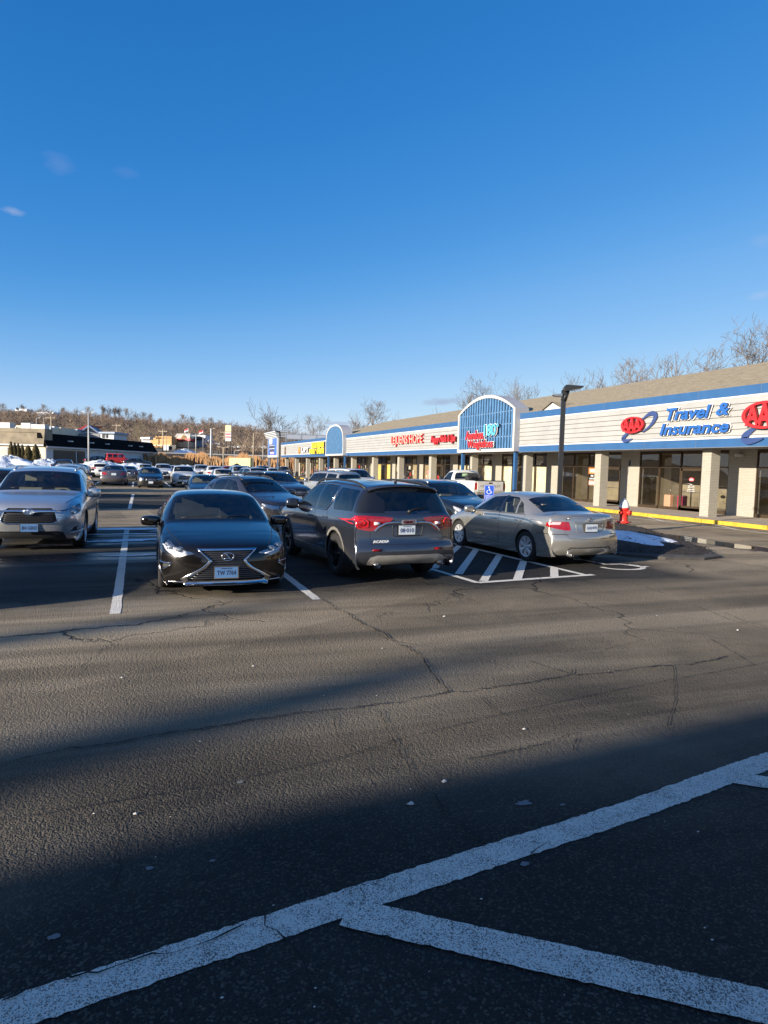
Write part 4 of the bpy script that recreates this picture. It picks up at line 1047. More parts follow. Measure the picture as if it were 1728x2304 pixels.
def build_lexus():
    root, c = car_generic(lexus_spec())
    g = c.objs.get('grille', root)
    gp = [(-.38, .665), (-.22, .52), (-.30, .44), (-.53, .26), (-.50, .215), (.50, .215), (.53, .26), (.30, .44), (.22, .52), (.38, .665)]
    gp = [(-.385, .67), (-.215, .52), (-.53, .25), (.53, .25), (.215, .52), (.385, .67)]
    slat_rows(c, g, gp, [.235+.031*k for k in range(14)], .0065, M('slat_dark_chrome', (.12, .12, .13), .25, .8, var=0))
    m = MB()           # bright spindle surround
    for sg in (1, -1):
        out = densify([(0, .697), (.41, .695), (.245, .525), (.34, .43), (.62, .26), (.57, .178), (0, .170)], .03)
        inn = densify([(0, .672), (.365, .670), (.205, .522), (.285, .425), (.53, .272), (.50, .232), (0, .232)], .03)
        # resample both to the same count
        def rs(P, n=48):
            d = [0]
            for a, b in zip(P, P[1:]): d.append(d[-1]+math.hypot(b[0]-a[0], b[1]-a[1]))
            return [(float(np.interp(d[-1]*i/n, d, [p[0] for p in P])), float(np.interp(d[-1]*i/n, d, [p[1] for p in P]))) for i in range(n+1)]
        o_, i_ = rs(out), rs(inn)
        strip_on(c, m, [(y*sg, z) for y, z in o_], [(y*sg, z) for y, z in i_], .004)
    m.build('grille_surround', CHROME, root)
    m = MB(); p, n = c.sx(0, .585); p = p+Vector((.012, 0, 0))
    emblem_ring(m, p, n, .080, .058, .0085)
    m.tube([p+Vector((.006, y, z)) for y, z in ((-.028, .046), (.030, -.028), (-.052, -.028))], .009, 5)
    m.build('emblem', CHROME, root)
    projectors(c, root, ((1.02, .695), (.80, .67)), .045)
    for sg in (1, -1):
        m = MB(); pts = [c.corner(a, z, sg) for a, z in ((.60, .612), (.80, .635), (1.05, .665), (1.30, .725))]
        m.tube([p+n*.001 for p, n in pts], .009, 5); m.build('daytime_light', M('drl_white', (.85, .86, .9), .2, var=0), root)
        m = MB()
        for P in ([(.92, .485), (1.06, .475), (1.24, .49), (1.27, .40), (1.22, .34), (1.19, .27)], [(.94, .46), (1.08, .40), (1.22, .38)]):
            m.tube([c.corner(a, z, sg)[0]+Vector((.004, 0, 0)) for a, z in densify(P, .05)], .012, 5)
        m.build('fog_light_trim', CHROME, root)
        m = MB(); m.tube([c.corner(a, .205, sg)[0]+Vector((.002, 0, 0)) for a in [.62+.06*k for k in range(9)]], .008, 5); m.build('lower_lip_trim', CHROME, root)
        # bright side window line
    plate(c, root, -.02, .36, txt='TW 7764', top='CONNECTICUT', mat=PLB, lift=.03)
    return root
def build_highlander():
    root, c = car_generic(highlander_spec())
    g = c.objs.get('grille', root)
    gp = [(-.50, .62), (-.44, .84), (-.38, .885), (.38, .885), (.44, .84), (.50, .62), (.42, .585), (-.42, .585)]
    slat_rows(c, g, gp, [.61+.036*k for k in range(5)], .009, M('slat_grey', (.045, .045, .048), .3, .6, var=0))
    m = MB()
    ys = [-.47+.94*k/30 for k in range(31)]
    dip = lambda y: -.035*math.exp(-(y/.10)**2)
    strip_on(c, m, [(y, .845) for y in ys], [(y, .805+dip(y)) for y in ys], .010)
    lo = [(-.505, .70), (-.50, .625), (-.42, .578), (.42, .578), (.50, .625), (.505, .70)]
    m.tube(curve_on(c, densify(lo, .04), .006), .012, 6)
    m.build('grille_bar', CHROME, root)
    m = MB(); p, n = c.sx(0, .815); p = p+Vector((.035, 0, 0))
    emblem_ring(m, p, n, .088, .062, .010); emblem_ring(m, p+Vector((.004, 0, 0)), n, .036, .058, .008); emblem_ring(m, p+Vector((.004, 0, .024)), n, .064, .026, .008)
    m.build('emblem', CHROME, root)
    projectors(c, root, ((.92, .80), (1.12, .845)), .046)
    for sg in (1, -1):
        m = MB(); m.tube([c.corner(a, z, sg)[0]+Vector((.006, 0, 0)) for a, z in densify([(.86, .39), (1.0, .405), (1.22, .425)], .05)], .015, 6); m.build('fog_light_trim', CHROME, root)
        p, n = c.corner(1.05, .46, sg); m = MB(); m.lathe([(.002, .0), (.045, -.01), (.05, -.03)], 16, axis='X', c=(p.x-.005, p.y, p.z)); m.build('fog_lamp', M('fog_glass', (.3, .3, .3), .1, .5, var=0), root)
    plate(c, root, .0, .50, txt='IN GREI', mat=PLB, lift=.02)
    return root
def tube_side(c, pts, sg, r, lift=.004):
    out = []
    for d, z in densify(pts, .06):
        p, n = c.sy(d, z, sg); out.append(p+n*lift)
    return MB().tube(out, r, 5)
def build_acadia():
    root, c = car_generic(acadia_spec())
    for sg in (1, -1):     # bright window line
        P = rounded([(1.60, 1.12), (2.08, 1.47), (2.26, 1.555), (2.72, 1.595), (3.42, 1.59), (3.53, 1.50), (3.48, 1.27), (3.31, 1.13)], .05, 4)
        tube_side(c, P+[P[0]], sg, .010).build('window_trim', CHROME, root)
        o = c.objs.get('tail_light'+('' if sg > 0 else '~'))
        if o:
            m = MB()
            for Q in ([(1.16, 1.08), (.90, 1.085), (.84, 1.05), (.82, .94), (1.02, .935), (1.10, 1.0)], [(1.08, 1.05), (.93, 1.055), (.90, 1.03), (.90, .98), (1.0, .97)]):
                m.tube([c.corner(a, z, sg, True)[0]+Vector((-.004, sg*.002, 0)) for a, z in densify(rounded(Q, .03), .04)+[rounded(Q, .03)[0]]], .010, 5)
            m.build('light_bar', TAILR2, o)
            m = MB(); pts = [c.corner(a, 1.0, sg, True)[0]+Vector((-.006, 0, 0)) for a in (.60, .66, .72)]
            m.tube(pts, .028, 6); m.build('reverse_lamp', M('reverse_lamp', (.75, .6, .6), .2, var=0), o)
    m = MB()       # chrome brow over the plate
    for sg in (1, -1):
        P = [(0, 1.035), (.30, 1.033), (.42, 1.02), (.55, .955), (.62, .885)]
        top = densify(P, .04); bot = [(y*.97, z-.032) for y, z in top]
        strip_on(c, m, [(y*sg, z) for y, z in top], [(y*sg, z) for y, z in bot], .010, rear=True)
    m.build('tailgate_bar', M('satin_chrome', (.55, .55, .55), .25, .95, var=.1), root)
    WTB = M('badge_bright', (.85, .85, .85), .3, .1, var=0)
    def badge(txt, y, z, w, h, name='badge', mat=CHROME):
        p, n = c.sx(y, z, True); m = MB(); put_text(m, txt, (p.x-.012, y, z), (0, -1, 0), (0, 0, 1), 0, fit=(w, h), size=.1, extr=.004, bold=.004); return m.build(name, mat, root)
    p, n = c.sx(0, 1.03, True); MB().obox((p.x-.016, 0, 1.025), (.004, 0, 0), (0, .135, 0), (0, 0, .036)).build('badge_plate', M('badge_silver', (.6, .6, .62), .3, .8, var=0), root)
    p0 = p.x; m = MB(); put_text(m, 'GMC', (p0-.026, 0, 1.025), (0, -1, 0), (0, 0, 1), 0, fit=(.22, .055), size=.1, extr=.003, bold=.006); m.build('badge', M('badge_red', (.10, .01, .012), .3, .2, var=0), root)
    badge('ACADIA', .50, .705, .30, .045, mat=WTB); badge('SLE', -.66, .92, .08, .03); badge('AWD', -.66, .72, .10, .022)
    plate(c, root, .04, .89, rear=True, txt='08·010', mat=PLW, top='VETERAN', ink=M('ink_navy', (.03, .05, .14), .5, var=0), frame=BLACK)
    m = MB()
    for y0, y1, z0, z1 in ((-.26, .26, .79, .805),):
        P = rounded([(-.25, .79), (-.27, .97), (.30, .97), (.28, .79)], .03)
        m.tube(curve_on(c, densify(P+[P[0]], .05), .003, True), .008, 5)
    m.build('plate_recess', BLACK, root)
    # wiper, shark antenna, spoiler, exhausts, reflectors
    pa, _ = c.sx(-.02, 1.20, True); pb, _ = c.sx(-.36, 1.27, True)
    MB().tube([pa+Vector((-.03, 0, 0)), pa+Vector((-.035, -.05, .03)), pb+Vector((-.02, 0, 0))], .009, 5).lathe([(0, -.05), (.03, -.04), (.03, 0)], 10, axis='X', c=(pa.x, pa.y, pa.z)).build('rear_wiper', BLACK, root)
    q, _ = c.sz(4.30, -.0)
    MB().tube([q, q+Vector((-.03, 0, .05)), q+Vector((-.06, 0, .20))], [.03, .012, .005], 6).build('antenna', BLACK, root)
    m = MB(); rows = []
    for k in range(25):
        y = -.66+1.32*k/24; q, _ = c.sz(4.50, y); b = .02*(abs(y)/.66)**2
        rows.append([(q.x+.05, y, q.z+.004), (-c.L/2+.185+b+.10*(abs(y)/.66)**4, y, q.z-.004), (-c.L/2+.165+b+.10*(abs(y)/.66)**4, y, q.z-.035), (q.x+.0, y, q.z-.05)])
    m.grid(rows); m.build('spoiler', c.pm, root)
    for sg in (1, -1):
        m = MB(); m.lathe([(.04, -.10), (.048, -.005), (.052, 0), (.052, .02), (.04, .02), (.035, .16)], 18, axis='X', c=(-c.L/2+.02, sg*.60, .315)); m.build('exhaust_tip', CHROME, root)
        m = MB()
        for k in range(2): m.tube([c.sx(y*sg, .565, True)[0]+Vector((-.006, 0, 0)) for y in (.50, .58, .66)], .022, 5)
        m.build('bumper_reflector', TAILR, root)
    return root
def build_camry():
    root, c = car_generic(camry_spec())
    for sg in (1, -1):
        o = c.objs.get('tail_light'+('' if sg > 0 else '~'))
        if o:
            m = MB(); data = []
            top = [(1.26, .895), (1.05, .912), (.86, .915)]; bot = [(1.27, .855), (1.05, .858), (.86, .86)]
            A = [c.corner(a, z, sg, True) for a, z in densify(top, .05)]; B = [c.corner(a, z, sg, True) for a, z in densify(bot, .05)]
            A = [p+n*.003 for p, n in A]; B = [p+n*.003 for p, n in B]; k = min(len(A), len(B))
            m.grid([A[:k], B[:k]]); m.build('turn_lens', TAILW, o)
    m = MB()
    strip_on(c, m, [(y, .925) for y in [-.36+.72*k/16 for k in range(17)]], [(y, .895) for y in [-.36+.72*k/16 for k in range(17)]], .012, rear=True)
    m.build('tailgate_bar', c.pm, root)
    m = MB(); p, n = c.sx(0, .965, True); p = p+n*.012
    emblem_ring(m, p, n, .058, .042, .007); emblem_ring(m, p, n, .024, .040, .006); emblem_ring(m, p+Vector((0, 0, .016)), n, .042, .018, .006); m.build('emblem', CHROME, root)
    m = MB(); p, n = c.sx(.50, .985, True); put_text(m, 'CAMRY', (p.x-.012, .50, .985), (0, -1, 0), (0, 0, 1), 0, fit=(.22, .026), size=.1, extr=.003); m.build('badge', CHROME, root)
    P = rounded([(-.33, .72), (-.35, .87), (.35, .87), (.33, .72)], .04)
    MB().tube(curve_on(c, densify(P+[P[0]], .05), .002, True), .007, 5).build('plate_recess', c.pm, root)
    plate(c, root, .0, .80, rear=True, txt='QAJ·878', mat=PLW, frame=BLACK, ink=M('ink_navy', (.03, .05, .14), .5, var=0))
    m = MB(); m.tube(curve_on(c, densify([(-.55, .36), (-.50, .40), (.50, .40), (.55, .36)], .06), .002, True), .01, 5); m.build('bumper_crease', SEAM, root)
    m = MB(); m.lathe([(.03, -.06), (.034, 0), (.03, .1)], 14, axis='X', c=(-c.L/2+.06, .50, .25)); m.build('exhaust_tip', SATIN, root)
    for sg in (1, -1): tube_side(c, [(1.52, .965), (2.70, .985), (3.64, 1.012)], sg, .006, .002).build('window_trim', BLACK, root)
    return root
def generic_front(c, root, zg0, zg1, wg, bar=True, pz=.45, plate_=True):
    g = c.objs.get('grille', root); m = MB()
    for k in range(4):
        z = zg0+(zg1-zg0)*(k+.5)/4; m.tube([c.sx(y, z)[0]+Vector((-.008, 0, 0)) for y in [-wg+.04+(2*wg-.08)*i/10 for i in range(11)]], .008, 5)
    m.build('grille_slats', SATIN, g)
    if bar:
        m = MB(); z = (zg0+zg1)/2+.02; m.tube([c.sx(y, z)[0]+Vector((.008, 0, 0)) for y in [-wg+2*wg*i/12 for i in range(13)]], .016, 6); p, n = c.sx(0, z); emblem_ring(m, p+Vector((.02, 0, 0)), n, .07, .05, .012); m.build('grille_bar', CHROME, root)
    if plate_:
        p, n = c.sx(0, pz); x = max(p.x, c.sx(0, pz+.07)[0].x)+.012
        MB().obox((x, 0, pz), (.005, 0, 0), (0, .155, 0), (0, 0, .075)).build('license_plate', PLW, root)
def generic_rear(c, root, pz=.8, hm=True):
    p, n = c.sx(0, pz, True); x = min(p.x, c.sx(0, pz+.07, True)[0].x, c.sx(0, pz-.07, True)[0].x)-.012
    MB().obox((x, 0, pz), (.005, 0, 0), (0, .155, 0), (0, 0, .075)).build('license_plate', PLW, root)
    if hm:
        m = MB(); m.tube([c.sx(y, pz+.13, True)[0]+Vector((-.008, 0, 0)) for y in [-.35+.7*i/10 for i in range(11)]], .014, 5); m.build('tailgate_bar', CHROME, root)

def crossover_spec(P, name='parked_car'):
    return dict(name=name, L=4.45, H=1.6, paint=P, keys=[
        (.10, .25, .78, .24, .5, .25, .22), (.02, .34, .84, .335, .54, .34, .21), (.0, .55, .86, .54, .55, .55, .2), (.02, .74, .87, .71, .56, .73, .2), (.08, .85, .88, .79, .58, .84, .2), (.35, .92, .89, .85, .64, .91, .2), (.75, 1.0, .89, .92, .68, .985, .2), (1.05, 1.055, .89, .965, .72, 1.035, .2), (1.15, 1.07, .89, .97, .73, 1.05, .2),
        (1.95, 1.49, .89, 1.01, .585, 1.45, .2), (2.3, 1.545, .89, 1.02, .575, 1.50, .2), (2.9, 1.555, .89, 1.045, .57, 1.51, .2), (3.5, 1.52, .885, 1.075, .56, 1.47, .2), (3.85, 1.47, .88, 1.09, .545, 1.425, .2), (3.95, 1.40, .88, 1.09, .56, 1.37, .2), (4.28, 1.06, .875, 1.03, .62, 1.05, .21), (4.33, .95, .87, .93, .62, .95, .22), (4.36, .68, .87, .67, .6, .68, .23), (4.44, .60, .86, .59, .58, .6, .24), (4.45, .42, .85, .41, .55, .42, .26), (4.35, .28, .8, .275, .5, .28, .28)],
        shape=dict(fb=.36, rb=.18, wsb=.16, fp=3.3, step=.06), ws=(8, 9), rw=(14, 15), rwt=(1, 1), cowl=1.15, cabend=3.75, belt=1.0, rearglass=GLD, R=.345, AR=.385, wb=2.635, fo=.90, rim='ten', rr=.70, tw=.22, darkseats=True,
        side_glass=[('front_window', rounded([(1.60, 1.03), (2.12, 1.38), (2.55, 1.435), (2.55, 1.05)], .03)), ('rear_side_window', rounded([(2.63, 1.055), (2.63, 1.44), (3.20, 1.425), (3.36, 1.36), (3.34, 1.09)], .03)), ('quarter_window', rounded([(3.40, 1.10), (3.42, 1.33), (3.76, 1.22)], .02))],
        blackside=[('trim', [(2.54, 1.04), (2.54, 1.45), (2.64, 1.45), (2.64, 1.045)])],
        doors=[('front_door', [(1.36, .38), (1.32, .55), (1.36, .9), (1.50, .99), (2.59, 1.03), (2.61, .6), (2.57, .38)]), ('rear_door', [(2.58, .38), (2.62, .6), (2.60, 1.03), (3.40, 1.07), (3.38, .95), (3.20, .75), (3.08, .55), (3.06, .38)])],
        handles=[(2.42, .90, 'front_door'), (3.25, .94, 'rear_door')], cladding=.06, sillz=.36,
        front=[('grille', [(-.42, .62), (-.36, .76), (.36, .76), (.42, .62)], None), ('lower_intake', [(-.60, .28), (-.52, .46), (.52, .46), (.60, .28)], None)],
        cf=[('headlight', [(.50, .67), (.48, .77), (.80, .80), (1.24, .86), (1.28, .80), (1.0, .71), (.75, .66)]), ('fog_light', [(.78, .34), (.84, .50), (1.06, .50), (1.10, .36)])],
        cr=[('tail_light', [(.60, .90), (.58, 1.0), (1.20, 1.04), (1.16, .90)])], mirror=(1.60, 1.06), mh=.17, rails=(1.95, 3.75, .05), railw=.54, railmat=BLACK)
def boxy_spec(P, name='parked_car'):
    return dict(name=name, L=5.05, H=1.88, paint=P, keys=[
        (.08, .42, .90, .41, .6, .42, .36), (.0, .60, .96, .59, .7, .6, .35), (.01, .85, .98, .84, .74, .85, .33), (.06, 1.06, .985, 1.02, .76, 1.05, .32), (.5, 1.13, .99, 1.08, .8, 1.12, .32), (1.15, 1.17, .995, 1.13, .84, 1.165, .32), (1.25, 1.18, .995, 1.135, .84, 1.175, .32),
        (1.85, 1.75, .995, 1.17, .72, 1.71, .32), (2.1, 1.82, .995, 1.18, .71, 1.775, .32), (3.0, 1.85, .995, 1.18, .705, 1.80, .32), (4.4, 1.83, .99, 1.18, .70, 1.78, .32), (4.70, 1.81, .985, 1.18, .69, 1.76, .32), (4.78, 1.74, .98, 1.18, .70, 1.70, .32), (4.93, 1.16, .98, 1.12, .76, 1.15, .33), (4.95, 1.0, .98, .98, .76, 1.0, .34), (4.96, .72, .98, .71, .74, .72, .35), (5.04, .68, .97, .67, .72, .68, .36), (5.05, .50, .96, .49, .7, .5, .38), (4.97, .40, .9, .39, .6, .4, .40)],
        shape=dict(fb=.20, rb=.10, wsb=.12, fp=4, step=.065), ws=(6, 7), rw=(12, 13), rwt=(1, 1), cowl=1.25, cabend=4.3, belt=1.14, rearglass=GLD, R=.39, AR=.43, wb=2.95, fo=.92, rim='five', rr=.6, tw=.25,
        side_glass=[('front_window', rounded([(1.58, 1.20), (1.98, 1.64), (2.60, 1.70), (2.60, 1.20)], .03)), ('rear_side_window', rounded([(2.70, 1.20), (2.70, 1.70), (3.50, 1.70), (3.50, 1.20)], .03)), ('quarter_window', rounded([(3.62, 1.20), (3.62, 1.70), (4.62, 1.66), (4.66, 1.22)], .04))],
        blackside=[('trim', [(2.59, 1.19), (2.59, 1.71), (2.71, 1.71), (2.71, 1.19)])],
        doors=[('front_door', [(1.45, .5), (1.42, 1.0), (1.5, 1.17), (2.65, 1.185), (2.65, .5)]), ('rear_door', [(2.66, .5), (2.66, 1.185), (3.56, 1.185), (3.5, .95), (3.42, .75), (3.38, .5)])],
        handles=[(2.48, 1.05, 'front_door'), (3.42, 1.06, 'rear_door')], cladding=.05, sillz=.45,
        front=[('grille', [(-.55, .66), (-.55, .98), (.55, .98), (.55, .66)], None), ('lower_intake', [(-.6, .42), (-.6, .55), (.6, .55), (.6, .42)], None)],
        cf=[('headlight', [(.60, .72), (.60, .96), (1.12, .98), (1.15, .74)])], cr=[('tail_light', [(.78, .86), (.80, 1.25), (1.04, 1.25), (1.04, .86)])],
        mirror=(1.58, 1.24), mh=.22, rails=(2.0, 4.6, .05), railw=.66, railmat=BLACK)
def pickup_spec(P, name='pickup_truck'):
    return dict(name=name, L=5.65, H=1.86, paint=P, keys=[
        (.08, .50, .90, .49, .7, .5, .44), (.0, .66, .96, .65, .74, .66, .43), (.02, .90, .98, .89, .76, .90, .42), (.08, 1.12, .985, 1.07, .78, 1.11, .42), (.5, 1.19, .99, 1.13, .82, 1.18, .42), (1.15, 1.23, .995, 1.17, .86, 1.22, .42), (1.25, 1.24, .995, 1.175, .87, 1.23, .42),
        (1.88, 1.78, .995, 1.20, .72, 1.74, .42), (2.08, 1.84, .995, 1.21, .71, 1.80, .42), (2.62, 1.845, .995, 1.215, .70, 1.80, .42), (2.76, 1.81, .995, 1.215, .70, 1.77, .42), (2.88, 1.27, .995, 1.22, .86, 1.265, .42), (2.93, 1.245, .995, 1.22, .93, 1.245, .42),
        (5.46, 1.265, .99, 1.24, .93, 1.265, .44), (5.50, 1.24, .99, 1.22, .92, 1.24, .45), (5.51, .9, .985, .89, .9, .9, .46), (5.50, .66, .98, .65, .88, .66, .47), (5.46, .56, .95, .55, .8, .56, .5)],
        shape=dict(fb=.16, rb=.02, wsb=.10, fp=4, step=.065), ws=(6, 7), rw=(10, 11), rwt=(1, 1), cowl=1.25, cabend=2.7, belt=1.18, R=.395, AR=.45, wb=3.38, fo=.90, rim='steel', rr=.55, tw=.25, rimmat=M('tan_steel_wheel', (.42, .33, .18), .6, .3, var=.2), darkseats=True,
        side_glass=[('front_window', rounded([(1.55, 1.24), (1.98, 1.67), (2.56, 1.73), (2.60, 1.24)], .03))],
        doors=[('front_door', [(1.42, .52), (1.40, 1.05), (1.5, 1.21), (2.66, 1.22), (2.66, .52)])], handles=[(2.5, 1.06, 'front_door')], cladding=.06, sillz=.02,
        front=[('grille', [(-.52, .70), (-.52, 1.02), (.52, 1.02), (.52, .70)], None)], cf=[('headlight', [(.60, .78), (.60, 1.0), (1.12, 1.02), (1.15, .80)])],
        cr=[('tail_light', [(.86, .78), (.86, 1.18), (1.10, 1.18), (1.10, .78)])], mirror=(1.55, 1.30), mh=.26, mirmat=BLACK, beddel=(3.02, 5.40), matmap={'cladding': M('tan_cladding', (.20, .17, .13), .8, var=.3)})
def jeep_spec(P, name='parked_car'):
    return dict(name=name, L=4.2, H=1.85, paint=P, keys=[
        (.05, .5, .72, .49, .5, .5, .45), (.0, .65, .74, .64, .55, .65, .45), (.0, 1.0, .74, .99, .6, 1.0, .45), (.05, 1.12, .76, 1.08, .62, 1.11, .45), (1.2, 1.2, .84, 1.14, .7, 1.19, .45), (1.3, 1.2, .84, 1.16, .72, 1.2, .45),
        (1.6, 1.76, .84, 1.18, .70, 1.73, .45), (1.75, 1.84, .84, 1.18, .69, 1.80, .45), (3.8, 1.84, .84, 1.18, .69, 1.80, .45), (3.92, 1.80, .84, 1.18, .69, 1.76, .45), (4.0, 1.2, .84, 1.17, .74, 1.2, .45), (4.02, 1.1, .84, 1.08, .74, 1.1, .45), (4.02, .6, .82, .59, .7, .6, .48)],
        shape=dict(fb=.06, rb=.04, wsb=.03, fp=4, step=.07), ws=(5, 6), rw=(9, 10), cowl=1.3, cabend=3.9, belt=1.15, rearglass=GLD, R=.40, AR=.45, wb=2.75, fo=.62, rim='steel', rr=.6, tw=.26, rimmat=BLACK,
        side_glass=[('front_window', [(1.62, 1.24), (1.72, 1.68), (2.35, 1.70), (2.35, 1.24)]), ('rear_side_window', [(2.48, 1.24), (2.48, 1.70), (3.05, 1.70), (3.05, 1.24)]), ('quarter_window', [(3.2, 1.24), (3.2, 1.70), (3.8, 1.68), (3.8, 1.24)])],
        doors=[('front_door', [(1.45, .55), (1.45, 1.18), (2.40, 1.18), (2.40, .55)])], cladding=.07, sillz=.5, mirror=(1.6, 1.3), mh=.2, cr=[('tail_light', [(.7, .9), (.7, 1.1), (.85, 1.1), (.85, .9)])], front=[('grille', [(-.4, .72), (-.4, 1.0), (.4, 1.0), (.4, .72)], None)])

def recolor(root, old, new):
    for o in root.children_recursive:
        if o.type != 'MESH': continue
        for i, sl_ in enumerate(o.material_slots):
            if sl_.material == old: sl_.link = 'OBJECT'; sl_.material = new
def build_generic(spec, front=None, rear=None):
    root, c = car_generic(spec)
    if front: generic_front(c, root, *front)
    if rear: generic_rear(c, root, rear)
    return root, c
def build_pickup():
    P = paint('fleet_white', (.62, .62, .56), 0, .4, .35, (.30, .26, .18)); s_ = pickup_spec(P); root, c = car_generic(s_)
    # open the bed and line it
    body = [o for o in root.children if o.name.startswith('body')][0]; me = body.data; bm = bmesh.new(); bm.from_mesh(me)
    d0, d1 = s_['beddel']; L = s_['L']
    rm = [f for f in bm.faces if f.material_index == 0 and f.calc_center_median().z > 1.215 and abs(f.calc_center_median().y) < .86 and d0 < L/2-f.calc_center_median().x < d1]
    bmesh.ops.delete(bm, geom=rm, context='FACES'); bm.to_mesh(me); bm.free()
    x0, x1 = L/2-d1, L/2-d0; m = MB()
    for a, b in (((x0, -.84), (x1, -.84)), ((x1, -.84), (x1, .84)), ((x1, .84), (x0, .84)), ((x0, .84), (x0, -.84))): m.add([(a[0], a[1], .62), (b[0], b[1], .62), (b[0], b[1], 1.25), (a[0], a[1], 1.25)], [(0, 1, 2, 3)])
    m.add([(x0, -.84, .62), (x1, -.84, .62), (x1, .84, .62), (x0, .84, .62)], [(0, 1, 2, 3)])
    m.build('bed_liner', BLACK, root)
    mr = MB()
    for sg in (1, -1): mr.rbox(x0, .84*sg-.05, 1.25, x1, .84*sg+.06, 1.285, .012)
    mr.rbox(-L/2+.12, -.9, 1.25, -L/2+.22, .9, 1.30, .012); mr.build('rail_caps', BLACK, root)
    MB().rbox(x1-.55, -.62, 1.22, x1-.10, .30, 1.55, .02).build('tool_box', M('toolbox_dark', (.03, .03, .03), .5), root)
    tg = MB().rbox(-L/2+.105, -.80, .74, -L/2+.150, .80, 1.25, .02).build('tailgate', M('worn_white', (.52, .50, .45), .5, var=.2), root)
    m = MB(); put_text(m, 'CHEVROLET', (-L/2+.103, 0, 1.0), (0, -1, 0), (0, 0, 1), 0, fit=(1.25, .12), size=.1, extr=.002, bold=.003); m.build('tailgate_lettering', M('faded_grey', (.22, .22, .22), .6, var=.3), tg)
    MB().rbox(-L/2+.095, -.12, 1.12, -L/2+.11, .12, 1.19, .005).build('tailgate_handle', BLACK, tg)
    MB().rbox(-L/2-.06, -.92, .52, -L/2+.10, .92, .68, .03).build('rear_bumper', M('rusty_chrome', (.45, .40, .33), .35, .7, var=.4, vscale=5), root)
    MB().rbox(L/2-.14, -.94, .46, L/2+.04, .94, .66, .04).build('front_bumper', CHROME, root)
    MB().obox((-L/2-.065, -.0, .60), (.004, 0, 0), (0, .15, 0), (0, 0, .075)).build('license_plate', PLW, root)
    MB().rbox(-.2, -.15, 1.845, .0, .15, 1.875, .01).build('cab_marker_lamp', BLACK, root)
    MB().obox((L/2-2.83, .18, 1.52), (.002, 0, 0), (0, .16, 0), (0, 0, .11)).build('window_sticker', M('sticker_green', (.45, .65, .35), .6, var=0), root)
    return root

# ---- place the vehicles
def put(root, x, y, az, label, group=None, cat='car', z=0, sc=1, name=None):
    """az: compass heading of the nose in degrees from +Y clockwise"""
    root.location = (x, y, z); root.rotation_euler = (0, 0, R(90-az)); root['label'] = label; root['category'] = cat
    if group: root['group'] = group
    if sc != 1: root.scale = (sc, sc, sc) if isinstance(sc, (int, float)) else sc
    if name: root.name = name
    return root
def axle_pos(rx, ry, az, L, fo, wb):     # from rear axle centre to car centre
    k = wb+fo-L/2; return rx+k*math.sin(R(az)), ry+k*math.cos(R(az))
GRP = 'cars parked in the lot'
lex = build_lexus(); put(lex, -21.86, 20.80, 181, 'dark grey saloon with big spindle grille and blue front plate, nose to the camera', sc=(1, 1.05, 1))
hl = build_highlander(); put(hl, -25.12, 26.2, 181.5, 'silver sport utility with roof rails facing the camera, cut by the left edge', sc=(1, 1.03, 1.03))
aca = build_acadia(); x, y = axle_pos(-18.93, 19.92, -4.5, 4.92, .98, 2.857); put(aca, x, y, -4.5, 'slate grey sport utility seen from behind with two red tail lights and roof antenna')
cam_ = build_camry(); x, y = axle_pos(-14.48, 20.80, -3.5, 4.81, .96, 2.775); put(cam_, x, y, -3.5, 'champagne saloon seen from behind beside the hatched bay and the hydrant')
pk = build_pickup(); x, y = axle_pos(-4.5, 42.6, 0, 5.65, .9, 3.38); put(pk, x, y, 0, 'white pickup truck with dark tool box and tan wheels at the storefronts', cat='pickup truck', sc=1.03)
P_DK = paint('dark_grey_paint', (.045, .044, .052), .6, .25, .8, (.30, .25, .18)); xo, xc = build_generic(crossover_spec(P_DK), (.62, .76, .42), .78)
p = G(563, 1180); put(xo, -19.7, 29.4, 159, 'dusty dark grey crossover with roof rack behind the dark saloon, nose to the right')
for dx in (.35, -.55):
    MB().tube([(dx, -.58, 1.63), (dx, .58, 1.63)], .022, 6).tube([(dx, -.54, 1.56), (dx, -.54, 1.64)], .03, 5).tube([(dx, .54, 1.56), (dx, .54, 1.64)], .03, 5).build('roof_rack_bar', BLACK, xo)
def variant(src, old, col, x, y, az, label, sc=1, metal=.4, group=GRP, z=0, rough=.3, dirt=.5, cat='car'):
    c = copy_tree(src); nm = 'paint_%d_%d_%d' % tuple(int(v*999) for v in col)
    new = MC.get(nm) or paint(nm, col, metal, rough, dirt); recolor(c, old, new); put(c, x, y, az, label, group, cat, z, sc); return c
HL_P = MC['silver_paint']; CA_P = MC['champagne_paint']; LX_P = MC['graphite_paint']
# plain versions for the cars further off
hlp, hc = build_generic(dict(highlander_spec(), name='parked_car', shape=dict(fb=.33, rb=.16, wsb=.17, fp=3.6, step=.075)), (.62, .84, .44, True, .50), .85)
sdp, sc_ = build_generic(dict(camry_spec(), name='parked_car', shape=dict(fb=.38, rb=.24, wsb=.17, step=.075)), (.52, .66, .38, True, .40), .80)
bxp, bc = build_generic(boxy_spec(paint('pewter_paint', (.34, .35, .36), .5, .3, .5)), (.66, .98, .52, True, .5), .82)
BX_P = MC['pewter_paint']
CO_P = P_DK
WHT = (.62, .62, .60); BLK = (.012, .012, .014); SLV = (.42, .43, .45)
def pd(px, D):
    d = ray(px, 1040); k = D/math.hypot(d.x, d.y); return CAM.x+d.x*k, CAM.y+d.y*k
def V(src, old, col, px, D, az, label, **k): x, y = pd(px, D); return variant(src, old, col, x, y, az, label, **k)
x, y = pd(742, 36.5); put(bxp, x, y, -16, 'older silver sport utility with dark rear glass behind the slate grey one', GRP, sc=.9)
